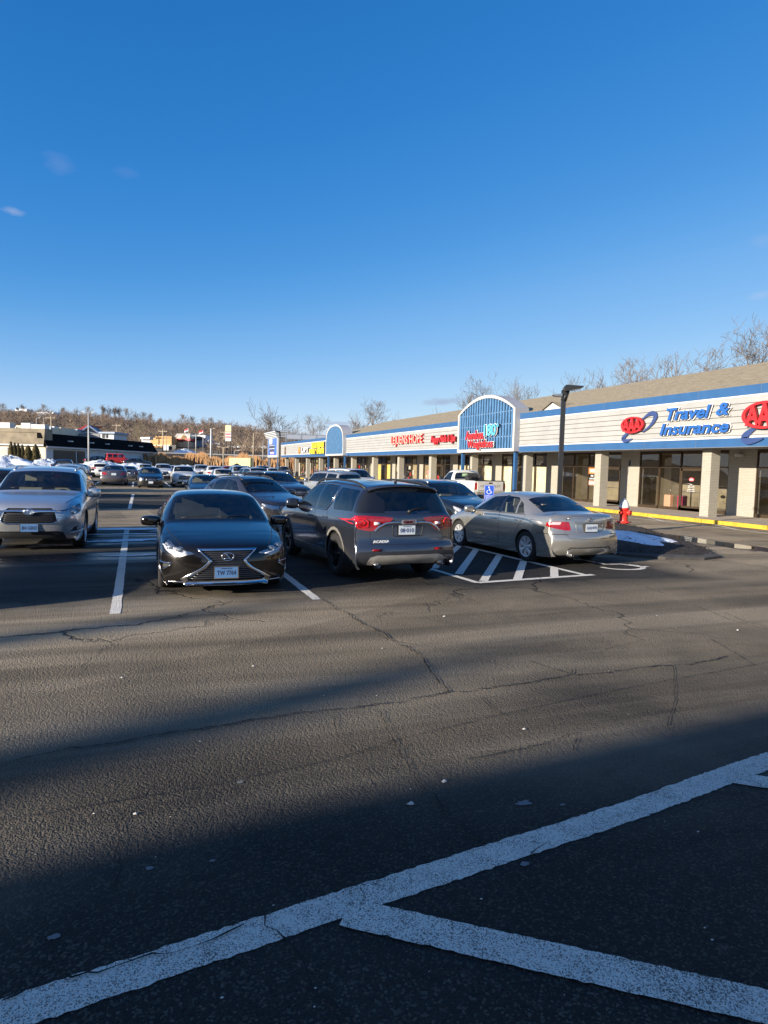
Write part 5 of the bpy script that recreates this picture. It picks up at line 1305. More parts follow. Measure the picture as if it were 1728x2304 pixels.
V(bxp, BX_P, WHT, 795, 45, 163, 'white full size sport utility with dark windscreen facing the pickup truck', metal=0, sc=.97)
V(hlp, HL_P, (.010, .012, .015), 992, 21.2, 171, 'black sport utility half hidden between the slate grey and champagne cars', dirt=.2, sc=(.97, .97, .93))
V(hlp, HL_P, (.035, .036, .045), 618, 31.5, 164, 'dark grey people carrier behind the dusty crossover, nose to the right', sc=(.98, .96, .95), dirt=.6)
V(sdp, CA_P, (.60, .60, .60), 905, 26.5, 0, 'white saloon roof showing just above the slate grey sport utility', metal=0, sc=.98)
V(sdp, CA_P, (.016, .020, .024), 462, 33.5, 181, 'dark hatchback facing the camera left of the dusty crossover', sc=(.96, .98, .93))
# second row
V(sdp, CA_P, BLK, 338, 52.5, 180, 'black compact saloon with bright headlights facing the camera across the aisle', dirt=.2, sc=(.95, 1, 1.02))
V(hlp, HL_P, (.60, .60, .56), 412, 55.5, 180, 'white compact sport utility with dark windscreen right of the black compact saloon', sc=(.95, .95, .98), metal=0)
V(sdp, CA_P, (.085, .075, .085), 258, 57, 0, 'maroon grey saloon seen from behind in the second row', sc=(1, 1.10, 1.08))
V(sdp, CA_P, (.10, .11, .12), 290, 70, 0, 'grey saloon just right of and behind the maroon grey one', sc=.98)
V(hlp, HL_P, WHT, 228, 82, 0, 'white sport utility seen from behind in front of the snow bank', metal=0)
V(hlp, HL_P, (.60, .61, .62), 367, 76, 180, 'white sport utility with oval grille behind the black compact saloon', metal=0)
V(sdp, CA_P, (.6, .6, .6), 391, 90, 180, 'white saloon further back between two white sport utilities', metal=0)
V(sdp, CA_P, WHT, 327, 82, 180, 'white saloon roof over the black compact saloon', metal=0, sc=(1, 1, 1.1))
V(hlp, HL_P, (.06, .028, .028), 165, 45, 2, 'dark maroon sport utility seen from behind, over the silver one', sc=(.97, .97, .93))
V(hlp, HL_P, (.45, .42, .42), 152, 58, 2, 'pale grey hatchback with red tail lights beyond the dark maroon one', sc=.93, metal=.2)
V(sdp, CA_P, (.05, .06, .07), 178, 64, 0, 'dark grey saloon beyond the dark maroon sport utility', sc=1.05)
V(hlp, HL_P, (.014, .014, .016), 20, 29, 4, 'black sport utility with roof rack behind the silver one, at the left edge', sc=(1.0, 1, .92))
V(hlp, HL_P, (.50, .51, .53), 62, 38, 4, 'silver blue sport utility roof behind the black one at the left edge', sc=.93)
V(sdp, CA_P, WHT, 501, 53, 180, 'white saloon with dark windscreen behind the dusty crossover', metal=0, sc=(.95, .97, 1.03))
V(hlp, HL_P, (.55, .55, .55), 453, 80, 180, 'white sport utility facing the camera in the third row', metal=.1)
V(sdp, CA_P, (.62, .62, .60), 480, 70, 0, 'white estate seen from behind in the third row', metal=0, sc=(1, 1, 1.12))
V(hlp, HL_P, (.38, .42, .46), 541, 63, 178, 'silver blue people carrier facing the camera in the third row', sc=(1, 1, 1.03))
V(bxp, BX_P, (.30, .32, .36), 577, 54, 170, 'blue grey full size sport utility facing the camera in the third row', sc=.90)
V(sdp, CA_P, (.50, .51, .53), 430, 92, 0, 'pale silver saloon in the farthest row')
V(hlp, HL_P, (.16, .012, .012), 511, 92, 0, 'red hatchback with lit brake light in the farthest row', sc=.94)
V(sdp, CA_P, (.58, .60, .62), 495, 98, 180, 'white saloon in the farthest row left of the yellow container', metal=.1)
V(sdp, CA_P, (.05, .07, .10), 560, 96, 180, 'navy saloon in the farthest row')
V(hlp, HL_P, (.04, .045, .05), 592, 92, 180, 'charcoal sport utility in the farthest row near the end sign')
V(sdp, CA_P, WHT, 612, 88, 180, 'white saloon under the blue end sign', metal=0)
V(sdp, CA_P, (.08, .09, .10), 625, 106, 90, 'grey saloon parked crosswise beyond the last row')
V(hlp, HL_P, (.03, .03, .035), 640, 100, 180, 'black sport utility beside the last brick pillars')
# by the black roofed building
pb = copy_tree(pk); P_BL = paint('blue_paint', (.02, .05, .13), .5, .3, .3); recolor(pb, MC['fleet_white'], P_BL); recolor(pb, MC['worn_white'], P_BL); x, y = pd(143, 84); put(pb, x, y, 2, 'dark blue pickup truck seen from behind in front of the snow bank', GRP, 'pickup truck')
for ch in list(pb.children_recursive):
    if ch.name.startswith(('tailgate_lettering', 'window_sticker')): bpy.data.objects.remove(ch)
jp, jc = build_generic(jeep_spec(paint('red_paint', (.62, .02, .02), .1, .3, .2)), (.72, 1.0, .4, False, .55, False))
x, y = pd(268, 118); put(jp, x, y, 78, 'bright red boxy off-roader parked side on by the white wall', GRP, z=1.0, sc=1.12)
V(sdp, CA_P, (.010, .010, .012), 224, 118, 78, 'black saloon parked side on left of the red off-roader', z=1.0, sc=1.08)
V(sdp, CA_P, (.02, .022, .026), 308, 117, 84, 'black saloon parked side on right of the red off-roader', z=.95)
x, y = pd(548, 80); put(hlp, x, y, 180, 'silver sport utility in the row before the farthest', GRP)
x, y = pd(410, 82); put(sdp, x, y, 180, 'beige saloon in the row before the farthest', GRP)
# ================================================================== SHOPPING STRIP
BLUE = M('fascia_blue', (.028, .095, .23), .45, var=.12, vscale=1.5); CREAM = M('clapboard_cream', (.315, .315, .305), .6, var=.10, vscale=1.2)
WHITE = M('white_trim', (.52, .53, .53), .5, var=.06); BRONZE = M('bronze_frame', (.085, .058, .035), .4, .5, var=.2, vscale=3)
m_, nt_, b_ = newmat('cream_brick'); P_ = objco(nt_)
sx_, sy_, sz_ = sep(nt_, P_); cc = nt_.add('ShaderNodeCombineXYZ'); nt_.link(math_(nt_, 'ADD', sx_, sy_), cc.inputs[0]); nt_.link(sz_, cc.inputs[1])
bt = nt_.add('ShaderNodeTexBrick'); bt.inputs['Scale'].default_value = 1; bt.inputs['Brick Width'].default_value = .20; bt.inputs['Row Height'].default_value = .068; bt.inputs['Mortar Size'].default_value = .006
bt.inputs['Color1'].default_value = (.37, .35, .30, 1); bt.inputs['Color2'].default_value = (.33, .31, .26, 1); bt.inputs['Mortar'].default_value = (.22, .19, .15, 1); nt_.link(cc.outputs[0], bt.inputs['Vector'])
nt_.link(mix(nt_, maprange(nt_, noise(nt_, 2, 4, .6, P_), .4, .8, 0, .25), bt.outputs['Color'], (.32, .28, .21)), b_.inputs['Base Color']); b_.inputs['Roughness'].default_value = .75; bump(nt_, b_, bt.outputs['Fac'], -.3, .006)
BRICK = m_
m_, nt_, b_ = newmat('tan_shingles'); P_ = objco(nt_); sx_, sy_, sz_ = sep(nt_, P_); cc = nt_.add('ShaderNodeCombineXYZ'); nt_.link(sy_, cc.inputs[0]); nt_.link(math_(nt_, 'MULTIPLY', sx_, 1.05), cc.inputs[1])
bt = nt_.add('ShaderNodeTexBrick'); bt.inputs['Scale'].default_value = 1; bt.inputs['Brick Width'].default_value = .32; bt.inputs['Row Height'].default_value = .15; bt.inputs['Mortar Size'].default_value = .008
bt.inputs['Color1'].default_value = (.34, .275, .175, 1); bt.inputs['Color2'].default_value = (.22, .175, .11, 1); bt.inputs['Mortar'].default_value = (.13, .10, .06, 1); nt_.link(cc.outputs[0], bt.inputs['Vector'])
nt_.link(mix(nt_, maprange(nt_, noise(nt_, 3.5, 5, .7, P_), .35, .7, 0, .6), bt.outputs['Color'], (.40, .33, .21)), b_.inputs['Base Color']); b_.inputs['Roughness'].default_value = .9
SHING = m_
SGLASS = glassmat('shop_glass', (.80, .79, .74), 1.6, .01); SDARK = M('shop_interior', (.05, .042, .035), .9, var=.4, vscale=1.2)
BLIND = M('cream_blind', (.78, .75, .58), .7, var=.1, vscale=2); YEL = M('yellow_paper', (.74, .60, .22), .7, var=.15); SOFF = M('soffit', (.25, .25, .26), .8)
TAN = M('tan_drape', (.40, .33, .22), .8, var=.25, vscale=2)
FX, WX = -.60, 2.35; Y0, Y1 = 2.0, 117.8
ZB, ZB2, ZT1, ZT = 3.12, 3.49, 5.13, 5.52
st = empty('shopping_strip', (0, 0, 0), 0, 'long one storey cream and blue shopping strip with brick columns on the right', 'shop building')
# --- pavement
sw = MB(); sw.box(-1.33, Y0-20, -.2, WX+.3, 132, .15)
o = sw.build('sidewalk', CONC); tag(o, kind='structure')
kb = MB(); y = Y0-18
while y < 131:
    L_ = 3.02; kb.box(-1.48, y, -.2, -1.334, min(y+L_-.03, 131), .153); y += L_
tag(kb.build('yellow_curb', YLINE), kind='structure')
# --- fascia
m = MB(); m.box(FX, Y0, ZB, FX+.12, Y1, ZB2-.03, 0); m.box(FX-.02, Y0, ZT1+.02, FX+.12, Y1, ZT, 0); m.box(FX-.01, Y0, ZB2-.03, FX+.10, Y1, ZB2+.06, 1); m.box(FX-.01, Y0, ZT1-.06, FX+.1, Y1, ZT1+.02, 1)
m.box(FX-.025, Y0, ZB-.03, FX+.14, Y1, ZB, 2)
for k in range(0, 38):        # joints of the blue sheet metal
    yy = Y0+1.2+k*3.05; m.box(FX-.003, yy, ZB+.01, FX, yy+.012, ZB2-.04, 2); m.box(FX-.023, yy, ZT1+.03, FX-.02, yy+.012, ZT-.01, 2)
m.build('fascia_band', [BLUE, WHITE, M('drip_edge', (.12, .14, .17), .5)], st)
m = MB(); nb = 6; h = (ZT1-.06-ZB2-.06)/nb
for k in range(nb):
    z0 = ZB2+.06+k*h; m.add([(FX-.02, Y0, z0+.022), (FX-.02, Y1, z0+.022), (FX+.012, Y1, z0+h), (FX+.012, Y0, z0+h)], [(0, 3, 2, 1)]); m.add([(FX-.02, Y0, z0+.022), (FX-.02, Y1, z0+.022), (FX+.02, Y1, z0-.004), (FX+.02, Y0, z0-.004)], [(0, 1, 2, 3)], 1)
m.build('clapboard', [CREAM, M('clapboard_edge', (.14, .12, .10), .8)], st)
m = MB(); m.box(FX+.02, Y0, ZB+.02, WX+.2, Y1, ZB+.10); m.build('soffit', SOFF, st)
# --- shop wall, bays
PITCH_Y = 7.19; C0 = 30.59
cols = [C0+PITCH_Y*k for k in range(-3, 13)]
inner = MB()
inner.box(WX+3.4, Y0, .0, WX+3.5, Y1, 3.2); inner.box(WX+.05, Y0, .14, WX+3.5, Y1, .17); inner.box(WX+.3, Y0, 3.0, WX+3.5, Y1, 3.06)
for k in range(0, 16): inner.box(WX+.2, cols[0]+k*PITCH_Y-.05, .17, WX+3.4, cols[0]+k*PITCH_Y+.05, 3.0)
inner.build('shop_interiors', M('beige_interior', (.30, .26, .19), .85, var=.4, vscale=.7), st)
MB().box(WX+.35, Y0, 3.2, WX+16, Y1, 5.3).build('rear_block', CREAM, st)
for i, cy in enumerate(cols):
    MB().box(0, cy-.24, .15, .50, cy+.24, ZB+.02).build('brick_column', BRICK, st)
    MB().box(WX, cy-.50, .15, WX+.30, cy+.95, ZB+.02).build('brick_pier', BRICK, st)
frames_lbl = 0
def shop_bay(i, cy, kind):
    """window wall between this pier and the next: bronze frame, glass and what stands in the window"""
    a, b = cy+.95, cy+PITCH_Y-.50; w = b-a
    z0, z1 = .15, ZB; zt = 2.32; sill = .30
    f = MB(); xs = WX+.06
    def bar(y0, y1, za, zb): f.box(xs-.05, y0, za, xs+.06, y1, zb)
    bar(a, b, z0, sill); bar(a, b, zt-.04, zt+.05); bar(a, b, z1-.10, z1)
    n = 4; ys = [a+w*k/n for k in range(n+1)]; dk = kind.get('door', 2)
    for k, y in enumerate(ys): bar(max(a, y-.035), min(b, y+.035), z0, z1)
    fr = f.build('window_frame', BRONZE, st)
    for k in range(n):
        if k == dk: continue
        MB().add([(xs, ys[k]+.03, sill), (xs, ys[k+1]-.03, sill), (xs, ys[k+1]-.03, zt-.04), (xs, ys[k]+.03, zt-.04)], [(0, 3, 2, 1)]).build('pane', SGLASS, fr)
    g = MB()
    for k in range(n): g.add([(xs, ys[k]+.03, zt+.05), (xs, ys[k+1]-.03, zt+.05), (xs, ys[k+1]-.03, z1-.1), (xs, ys[k]+.03, z1-.1)], [(0, 3, 2, 1)])
    g.build('transom_pane', SGLASS, fr)
    d = MB(); y0, y1 = ys[dk]+.04, ys[dk+1]-.04; xd = xs-.02
    for q in ((y0, y0+.10, .17, 2.26), (y1-.10, y1, .17, 2.26), (y0, y1, .17, .40), (y0, y1, 2.14, 2.26)): d.box(xd-.03, q[0], q[2], xd+.03, q[1], q[3])
    dr = d.build('shop_door', BRONZE, st)
    MB().add([(xd, y0+.1, .4), (xd, y1-.1, .4), (xd, y1-.1, 2.14), (xd, y0+.1, 2.14)], [(0, 3, 2, 1)]).build('pane', SGLASS, dr)
    MB().tube([(xd-.03, y0+.10, 1.1), (xd-.08, y0+.12, 1.1), (xd-.08, y1-.12, 1.1), (xd-.03, y1-.1, 1.1)], .014, 6).build('door_handle', CHROME, dr)
    # dressing behind the glass
    xi = xs+.10; dm = kind.get('mat')
    if kind.get('blind'):
        for k, mt in kind['blind']: MB().box(xi, ys[k]+.05, .32, xi+.02, ys[k+1]-.06, kind.get('bz', 2.24)).build('window_blind', mt, st)
    if kind.get('posters'):
        rn = random.Random(i*7+1); ps = MB(); mats = [M('poster_red', (.55, .04, .03), .6, var=.2), M('poster_white', (.66, .66, .62), .6), M('poster_orange', (.70, .24, .08), .6), M('poster_green', (.08, .45, .12), .6), M('poster_yellow', (.70, .55, .12), .6), M('poster_pink', (.65, .30, .34), .6)]
        pl = kind['posters']
        for k in range(pl[0]):
            yy = rn.uniform(a+.2, b-.5); zz = rn.uniform(.4, 1.8); ww, hh = rn.uniform(.15, .5), rn.uniform(.15, .5)
            ps.box(xi-.055+k*.0006, yy, zz, xi-.05+k*.0006, yy+ww, min(zz+hh, 2.2), rn.choice(pl[1]))
        ps.build('window_posters', mats, st)
BR_, W_ = 3, 2.24
bays = {-3: dict(door=0), -2: dict(door=0), -1: dict(door=0), 0: dict(door=1), 1: dict(door=0, posters=None, blind=[]), 2: dict(door=2, blind=[(0, BLIND), (1, BLIND), (3, BLIND)]), 3: dict(door=1, blind=[(0, BLIND), (2, BLIND), (3, BLIND)], posters=(5, (0, 2, 1))),
        4: dict(door=1, posters=(14, (0, 1, 5)), blind=[(3, TAN)]), 5: dict(door=1, blind=[(0, TAN), (3, BLIND)], posters=(10, (1, 1, 0))), 6: dict(door=1, blind=[(0, YEL), (2, YEL), (3, YEL)]), 7: dict(door=2, posters=(14, (3, 1, 0, 1))),
        8: dict(door=1, posters=(16, (4, 1, 0, 2))), 9: dict(door=2, posters=(22, (2, 0, 1, 5))), 10: dict(door=1, posters=(26, (2, 0, 5, 1))), 11: dict(door=1, posters=(20, (2, 1, 5, 4)))}
for k, cy in zip(range(-3, 13), cols):
    if k in bays: shop_bay(k, cy, bays[k])
# --- shingled roof with gable end and little vent gable
m = MB(); RX, RZ = 8.0, 8.0; ye = 91.5; e0 = (FX+.02, ZT-.02)
m.add([(e0[0], Y0, e0[1]), (e0[0], ye, e0[1]), (RX, ye, RZ), (RX, Y0, RZ), (17, ye, e0[1]), (17, Y0, e0[1])], [(0, 3, 2, 1), (3, 5, 4, 2)])
m.add([(e0[0], ye-.01, e0[1]), (RX, ye-.01, RZ), (17, ye-.01, e0[1])], [(0, 1, 2)], 1)
m.build('shingle_roof', [SHING, CREAM], st)
yg = 41.7; m = MB(); m.add([(FX+.3, yg-.95, ZT+.02), (FX+.3, yg+.95, ZT+.02), (FX+.3, yg, ZT+.42)], [(0, 2, 1)], 0)
m.add([(FX+.22, yg-1.2, ZT-.04), (FX+.22, yg, ZT+.50), (2.0, yg, ZT+.50), (.9, yg-1.2, ZT+.30)], [(0, 1, 2, 3)], 1); m.add([(FX+.22, yg+1.2, ZT-.04), (FX+.22, yg, ZT+.50), (2.0, yg, ZT+.50), (.9, yg+1.2, ZT+.30)], [(0, 3, 2, 1)], 1)
m.build('vent_gable', [WHITE, SHING], st)
MB().box(FX+.1, ye, ZT-.15, 17, Y1, ZT-.05).build('flat_roof', M('roof_membrane', (.3, .29, .27), .9), st)
# small fittings: camera on the pier, pillar notice
MB().rbox(WX-.32, 30.75, 2.82, WX, 31.0, 2.94, .02).build('security_camera', WHITE, st)
# --- the arches
def arch(name_, yc, w, zb, zs, rise, x0, depth, slats, dense, label):
    r = empty(name_, (x0, yc, 0), 0, label, 'arch sign frame'); 
    n = 28; fr = .20
    def outline(k):
        h = w/2-k; pts = [(-h, zb+k)]
        for i in range(n+1):
            t = -1+2*i/n; e = 2.4 if dense else 2.0
            pts.append((h*t, zs-k*.2+(rise-k*.8)*(1-abs(t)**e)**(1/e if dense else 1)))
        pts.append((h, zb+k)); return pts
    O, I = outline(0), outline(fr); m = MB(); k = len(O)
    # front ring, thickness, inner reveal
    vs = [(0, y, z) for y, z in O]+[(0, y, z) for y, z in I]+[(.12, y, z) for y, z in I]+[(depth, y, z) for y, z in O]
    m.add(vs, [(i, (i+1) % k, k+(i+1) % k, k+i) for i in range(k)]); m.add(vs, [(k+i, k+(i+1) % k, 2*k+(i+1) % k, 2*k+i) for i in range(k)])
    m.build('frame', M('arch_white', (.50, .48, .45), .5, var=.06), r)
    m = MB(); m.add([(0.001, y, z) for y, z in O]+[(depth, y, z) for y, z in O], [(i, k+i, k+(i+1) % k, (i+1) % k) for i in range(k)]); m.add([(depth, y, z) for y, z in O], [tuple(range(k))])
    m.build('arch_casing', M('casing_grey', (.30, .31, .34), .7), r)
    def ztop(y): return I[1][1]+0 if abs(y) >= w/2-fr else zs-fr*.2+(rise-fr*.8)*((1-abs(y/(w/2-fr))**(2.4 if dense else 2))**(1/2.4 if dense else 1))
    MB().add([(.16, y, z) for y, z in I], [tuple(range(k-1, -1, -1))]).build('back_panel', M('arch_backing', (.008, .03, .09), .6, var=.2), r)
    m = MB(); ns = slats; sp_ = (w-2*fr)/ns
    for i in range(ns):
        y = -w/2+fr+sp_*(i+.5); hw = sp_*(.33 if dense else .27)
        zt_ = min(ztop(y-hw), ztop(y+hw)); m.box(.02, y-hw, zb+fr, .09, y+hw, zt_-.01)
    m.build('slats', M('slat_blue', (.075, .18, .34), .5, var=.25, vscale=2), r)
    if not dense:
        m = MB()
        for z in (zb+.95, zb+1.75, zb+2.55): m.box(.091, -w/2+fr+.02, z, .14, w/2-fr-.02, z+.05)
        m.build('slat_rails', M('rail_pale', (.45, .52, .62), .5), r)
    for s in (-1, 1):
        m = MB(); m.box(.25, s*(w/2-.30)-.10, .15, .45, s*(w/2-.30)+.10, zb+.02); m.box(.17, s*(w/2-.30)-.2, .15, .53, s*(w/2-.30)+.2, .42)
        m.build('post', BLUE, r)
    return r
A1 = arch('arch_sign_frame', 48.55, 7.8, 3.14, 5.85, 1.12, -1.0, 1.0, 21, False, 'big white arch with blue slats carrying the red weight loss sign')
A2 = arch('arch_sign_frame', 84.95, 7.5, 3.16, 4.75, 2.1, -1.0, 1.2, 40, True, 'blank blue arch with white frame further along the shops')
# end pavilion
r = empty('end_sign_pavilion', (-1.0, 123.2, 0), 0, 'tall blue sign board with white frame and striped cornice at the far end', 'sign')
m = MB(); m.box(0, -4.3, 3.15, .3, 4.3, 6.55); m.build('frame', WHITE, r); MB().box(-.03, -3.9, 3.5, -.002, 3.9, 6.4).build('board', M('sign_blue', (.05, .13, .38), .5, var=.08), r)
m = MB()
for k in range(4): m.box(-.25-.1*k, -4.8-.08*k, 6.55+k*.26, 1.6, 4.8+.08*k, 6.70+k*.26, 0); m.box(-.1-.1*k, -4.7, 6.70+k*.26, 1.5, 4.7, 6.81+k*.26, 1)
m.build('cornice', [WHITE, M('cornice_blue', (.10, .15, .28), .5)], r)
m = MB(); m.box(-.04, -2.0, 4.72, -.03, 2.6, 5.15, 0); m.box(-.04, -1.6, 4.15, -.03, 2.2, 4.52, 0); m.box(-.045, -2.2, 5.15, -.03, 2.8, 5.22, 1); m.box(-.045, -2.2, 4.60, -.03, 2.8, 4.70, 1)
m.lathe([(.0, 0), (.42, .1), (.50, .5), (.45, 1.0), (.2, 1.05), (.18, 1.25)], 10, 1, 'Z', (-.05, .2, 5.25)); m.box(-.045, -1.5, 3.72, -.03, 1.6, 4.08, 2)
m.build('lettering', [M('sign_dark', (.05, .05, .08), .6), WHITE, M('sign_pink', (.65, .35, .50), .6)], r)
for s in (-1, 1): MB().box(.05, s*4.0-.12, .15, .28, s*4.0+.12, 3.16).build('post', M('post_grey_blue', (.12, .17, .26), .5), r)
# roof screen behind
r = empty('roof_screen', (0, 117.0, 5.4), 0, 'pale metal roof screen with slanted struts behind the end of the fascia', 'roof screen'); m = MB()
m.box(0, 0, 1.55, 10.5, .1, 1.7); m.box(0, 0, .75, 10.5, .08, .83)
for k in range(5): m.box(k*2.6, 0, 0, k*2.6+.12, .12, 1.55)
m.build('rails', M('galvanised', (.35, .38, .42), .5, .3), r)
m = MB()
for k in range(4): m.box(k*2.6+.15, .02, .86, k*2.6+2.55, .06, 1.52)
m.build('mesh_panels', M('screen_panel', (.42, .45, .5), .6), r); m = MB()
for k in range(16): m.tube([(k*.62, 0, 0), (k*.62-.35, .05, .75)], .05, 4)
m.build('struts', M('strut_dark', (.08, .10, .13), .5), r)

# --- signs on the fascia (letters are real, standing off the boards)
RED = M('sign_red', (.66, .018, .02), .35, var=.05, coat=.3); REDS = M('sign_return', (.05, .05, .07), .6); SBL = M('sign_letter_blue', (.018, .10, .34), .35, var=.05, coat=.3); WTS = M('sign_white', (.80, .80, .80), .4, var=0)
EX, EY = (0, -1, 0), (0, 0, 1)       # reading direction as seen from the lot
def letters(body, x, yc, zc, w, h, face, ret, root, depth=.09, bold=.02, shear=0, outline=None, name='letters'):
    m = MB()
    put_text(m, body, (x, yc, zc), EX, EY, 1, fit=(w, h), size=1, extr=depth/2, bold=bold, shear=shear)
    put_text(m, body, (x-depth/2-.008, yc, zc), EX, EY, 0, fit=(w, h), size=1, extr=.006, bold=bold, shear=shear)
    mats = [face, ret]
    if outline:
        put_text(m, body, (x+depth/2+.004, yc, zc), EX, EY, 2, fit=(w+.07, h+.07), size=1, extr=.008, bold=bold+.03, shear=shear); mats.append(outline)
    return m.build(name, mats, root)
def aaa(yc, zc, s, label):
    r = empty('oval_sign', (FX, yc, zc), 0, label, 'sign', None)
    m = MB(); a, b = .84*s, .44*s; n = 40; x0 = -.22
    ring = [(a*math.cos(t), b*math.sin(t)) for t in [2*PI*k/n for k in range(n)]]; k_ = .86
    P = [(x0, -y, z) for y, z in ring]+[(x0, -y*(.87), z*.83) for y, z in ring]+[(x0+.13, -y, z) for y, z in ring]+[(x0+.13, -y*.87, z*.83) for y, z in ring]
    for q in range(n):
        w_ = (q+1) % n; m.f += [(q, w_, n+w_, n+q)]; m.m += [0]; m.sm += [False]; m.f += [(q, 2*n+q, 2*n+w_, w_)]; m.m += [1]; m.sm += [True]; m.f += [(n+q, n+w_, 3*n+w_, 3*n+q)]; m.m += [1]; m.sm += [True]
    m.v = [tuple(p) for p in P]
    for j, (yy, hh) in enumerate(((.43, .66), (0, .84), (-.43, .66))):
        for xx, mi, ex in ((x0+.06, 1, .055), (x0-.004, 0, .008)): put_text(m, 'A', (xx, yy*s, -.0), EX, EY, mi, fit=(.52*s, hh*s), size=1, extr=ex, bold=.028)
    m.build('oval_letters', [RED, M('red_return', (.25, .01, .012), .5, var=0)], r)
    # swoosh: tapered ribbon passing behind the oval
    def smooth(P, n=30):
        P = [Vector(p) for p in P]; out = []
        for i in range(n+1):
            t = i/n*(len(P)-1); k = min(int(t), len(P)-2); f = t-k; p0, p1, p2, p3 = P[max(k-1, 0)], P[k], P[k+1], P[min(k+2, len(P)-1)]
            out.append(.5*((2*p1)+(p2-p0)*f+(2*p0-5*p1+4*p2-p3)*f*f+(3*p1-p0-3*p2+p3)*f**3))
        return out
    for P_ in ([(.70, .30, .02), (1.1, .55, .06), (1.5, .68, .10), (1.80, .58, .12), (1.80, .30, .10), (1.45, -.12, .06), (.85, -.50, .03)], [(-.40, -.45, .04), (-.80, -.72, .09), (-.93, -.90, .10), (-.72, -1.03, .09), (-.40, -1.0, .06), (-.10, -.93, .02)]):
      pts = [(q.x*.84*s, q.y*.80*s, q.z) for q in smooth(P_)]; rows = []; m = MB()
      for i, (y, z, w_) in enumerate(pts):
        p0, p1 = pts[max(i-1, 0)], pts[min(i+1, len(pts)-1)]; d = Vector((p1[0]-p0[0], p1[1]-p0[1])).normalized(); nn = Vector((-d.y, d.x))*w_*s*1.1
        rows.append([(-.10, -(y+nn.x), z+nn.y), (-.10, -(y-nn.x), z-nn.y), (-.03, -(y-nn.x), z-nn.y), (-.03, -(y+nn.x), z+nn.y), (-.10, -(y+nn.x), z+nn.y)])
      m.grid(rows, 0, False); m.build('swoosh', M('swoosh_navy', (.035, .06, .17), .35, var=.05), r)
    return r
aaa(34.42, 4.27, .9, 'smaller red oval triple letter sign with navy swoosh, left of the blue lettering')
aaa(27.25, 4.30, 1.2, 'larger red oval triple letter sign cut by the right edge of the picture')
r = empty('lettering_sign', (FX, 31, 4.2), 0, 'blue slanted letters reading Travel and Insurance on the cream boards', 'sign')
def at_(o, yc, zc): return (0, yc-31, zc-4.2)
def letters_local(body, r, yc, zc, w, h, *a, **k):
    L0 = r.location; return letters(body, -.14, yc-L0.y, zc-L0.z, w, h, *a, r, **k)
letters_local('Travel', r, 31.02, 4.62, 2.45, .55, SBL, REDS, bold=.03, shear=.25, outline=WTS); letters_local('&', r, 29.18, 4.66, .66, .52, SBL, REDS, bold=.03, shear=.25, outline=WTS)
letters_local('Insurance', r, 30.72, 3.96, 3.75, .52, SBL, REDS, bold=.03, shear=.25, outline=WTS)
r = empty('lettering_sign', (-1.0, 48.5, 4.2), 0, 'red and pale blue weight loss lettering on the slatted arch', 'sign')
m = MB(); 
for z0, z1, y0, y1 in ((.05, .55, -.7, 2.2), (-.72, -.1, -1.9, 2.0), (.35, 1.05, -2.6, -.45)): pass
letters_local('Awaken', r, 49.55, 4.32, 2.55, .62, RED, REDS, bold=.012, outline=WTS); letters_local('Weightloss', r, 48.75, 3.62, 3.55, .70, RED, REDS, bold=.012, outline=WTS)
letters_local('180', r, 47.42, 4.58, 1.6, .78, M('sign_sky', (.10, .42, .68), .4, var=0), REDS, bold=.03, outline=WTS); letters_local('°', r, 46.42, 4.85, .26, .26, MC['sign_sky'], REDS, bold=.02, name='degree_mark')
m = MB(); m.rbox(-.09, -1.95, -.98, -.05, 2.05, .40, .015); m.rbox(-.091, -2.25, .30, -.051, -.2, .95, .015)
r = empty('lettering_sign', (FX, 62.4, 4.3), 0, 'pale pink outlined letters between the arch and the blank boards', 'sign')
letters_local('LEJUENS HOPE', r, 62.9, 4.32, 7.2, .98, M('sign_pinkwhite', (.72, .42, .36), .5, var=.2), RED, bold=.0, depth=.16)
r = empty('lettering_sign', (FX, 54.8, 4.2), 0, 'small red script letters for nails and spa left of the slatted arch', 'sign')
letters_local('Happy Nails & Spa', r, 55.4, 4.20, 4.4, .72, RED, M('red_dark', (.12, .005, .006), .5, var=0), bold=.03, shear=.3, depth=.14)
r = empty('lettering_sign', (FX, 93, 4.2), 0, 'two rows of yellow block letters beside the blank blue arch', 'sign'); YS = M('sign_yellow', (.80, .62, .03), .4, var=.05)
letters_local('BLUE RIDGE', r, 93.2, 4.62, 6.2, .75, YS, REDS, bold=.07, depth=.2); letters_local('WINE & SPIRITS', r, 93.8, 3.82, 7.6, .70, YS, REDS, bold=.07, depth=.2)
r = empty('lettering_sign', (FX, 101, 4.1), 0, 'small white letters with an orange mark left of the yellow letters', 'sign')
letters_local('LIFT', r, 100.2, 4.1, 4.0, .62, WTS, REDS, depth=.14, bold=.02)
m = MB(); m.lathe([(.0, 0), (.5, .0), (.5, -.12), (0, -.12)], 16, axis='X', c=(-.03, 3.2, 0)); m.build('orange_mark', M('sign_orange', (.62, .25, .05), .5), r)
r = empty('lettering_sign', (FX, 114.2, 4.1), 0, 'small dark round emblem near the far end of the fascia', 'sign')
m = MB(); m.lathe([(.22, -.1), (.34, -.1), (.34, 0), (.22, 0)], 14, axis='X', c=(0, 0, .38)); m.lathe([(.22, -.1), (.36, -.1), (.36, 0), (.22, 0)], 14, axis='X', c=(0, 0, -.25)); m.build('rings', M('emblem_brown', (.16, .08, .04), .5), r)
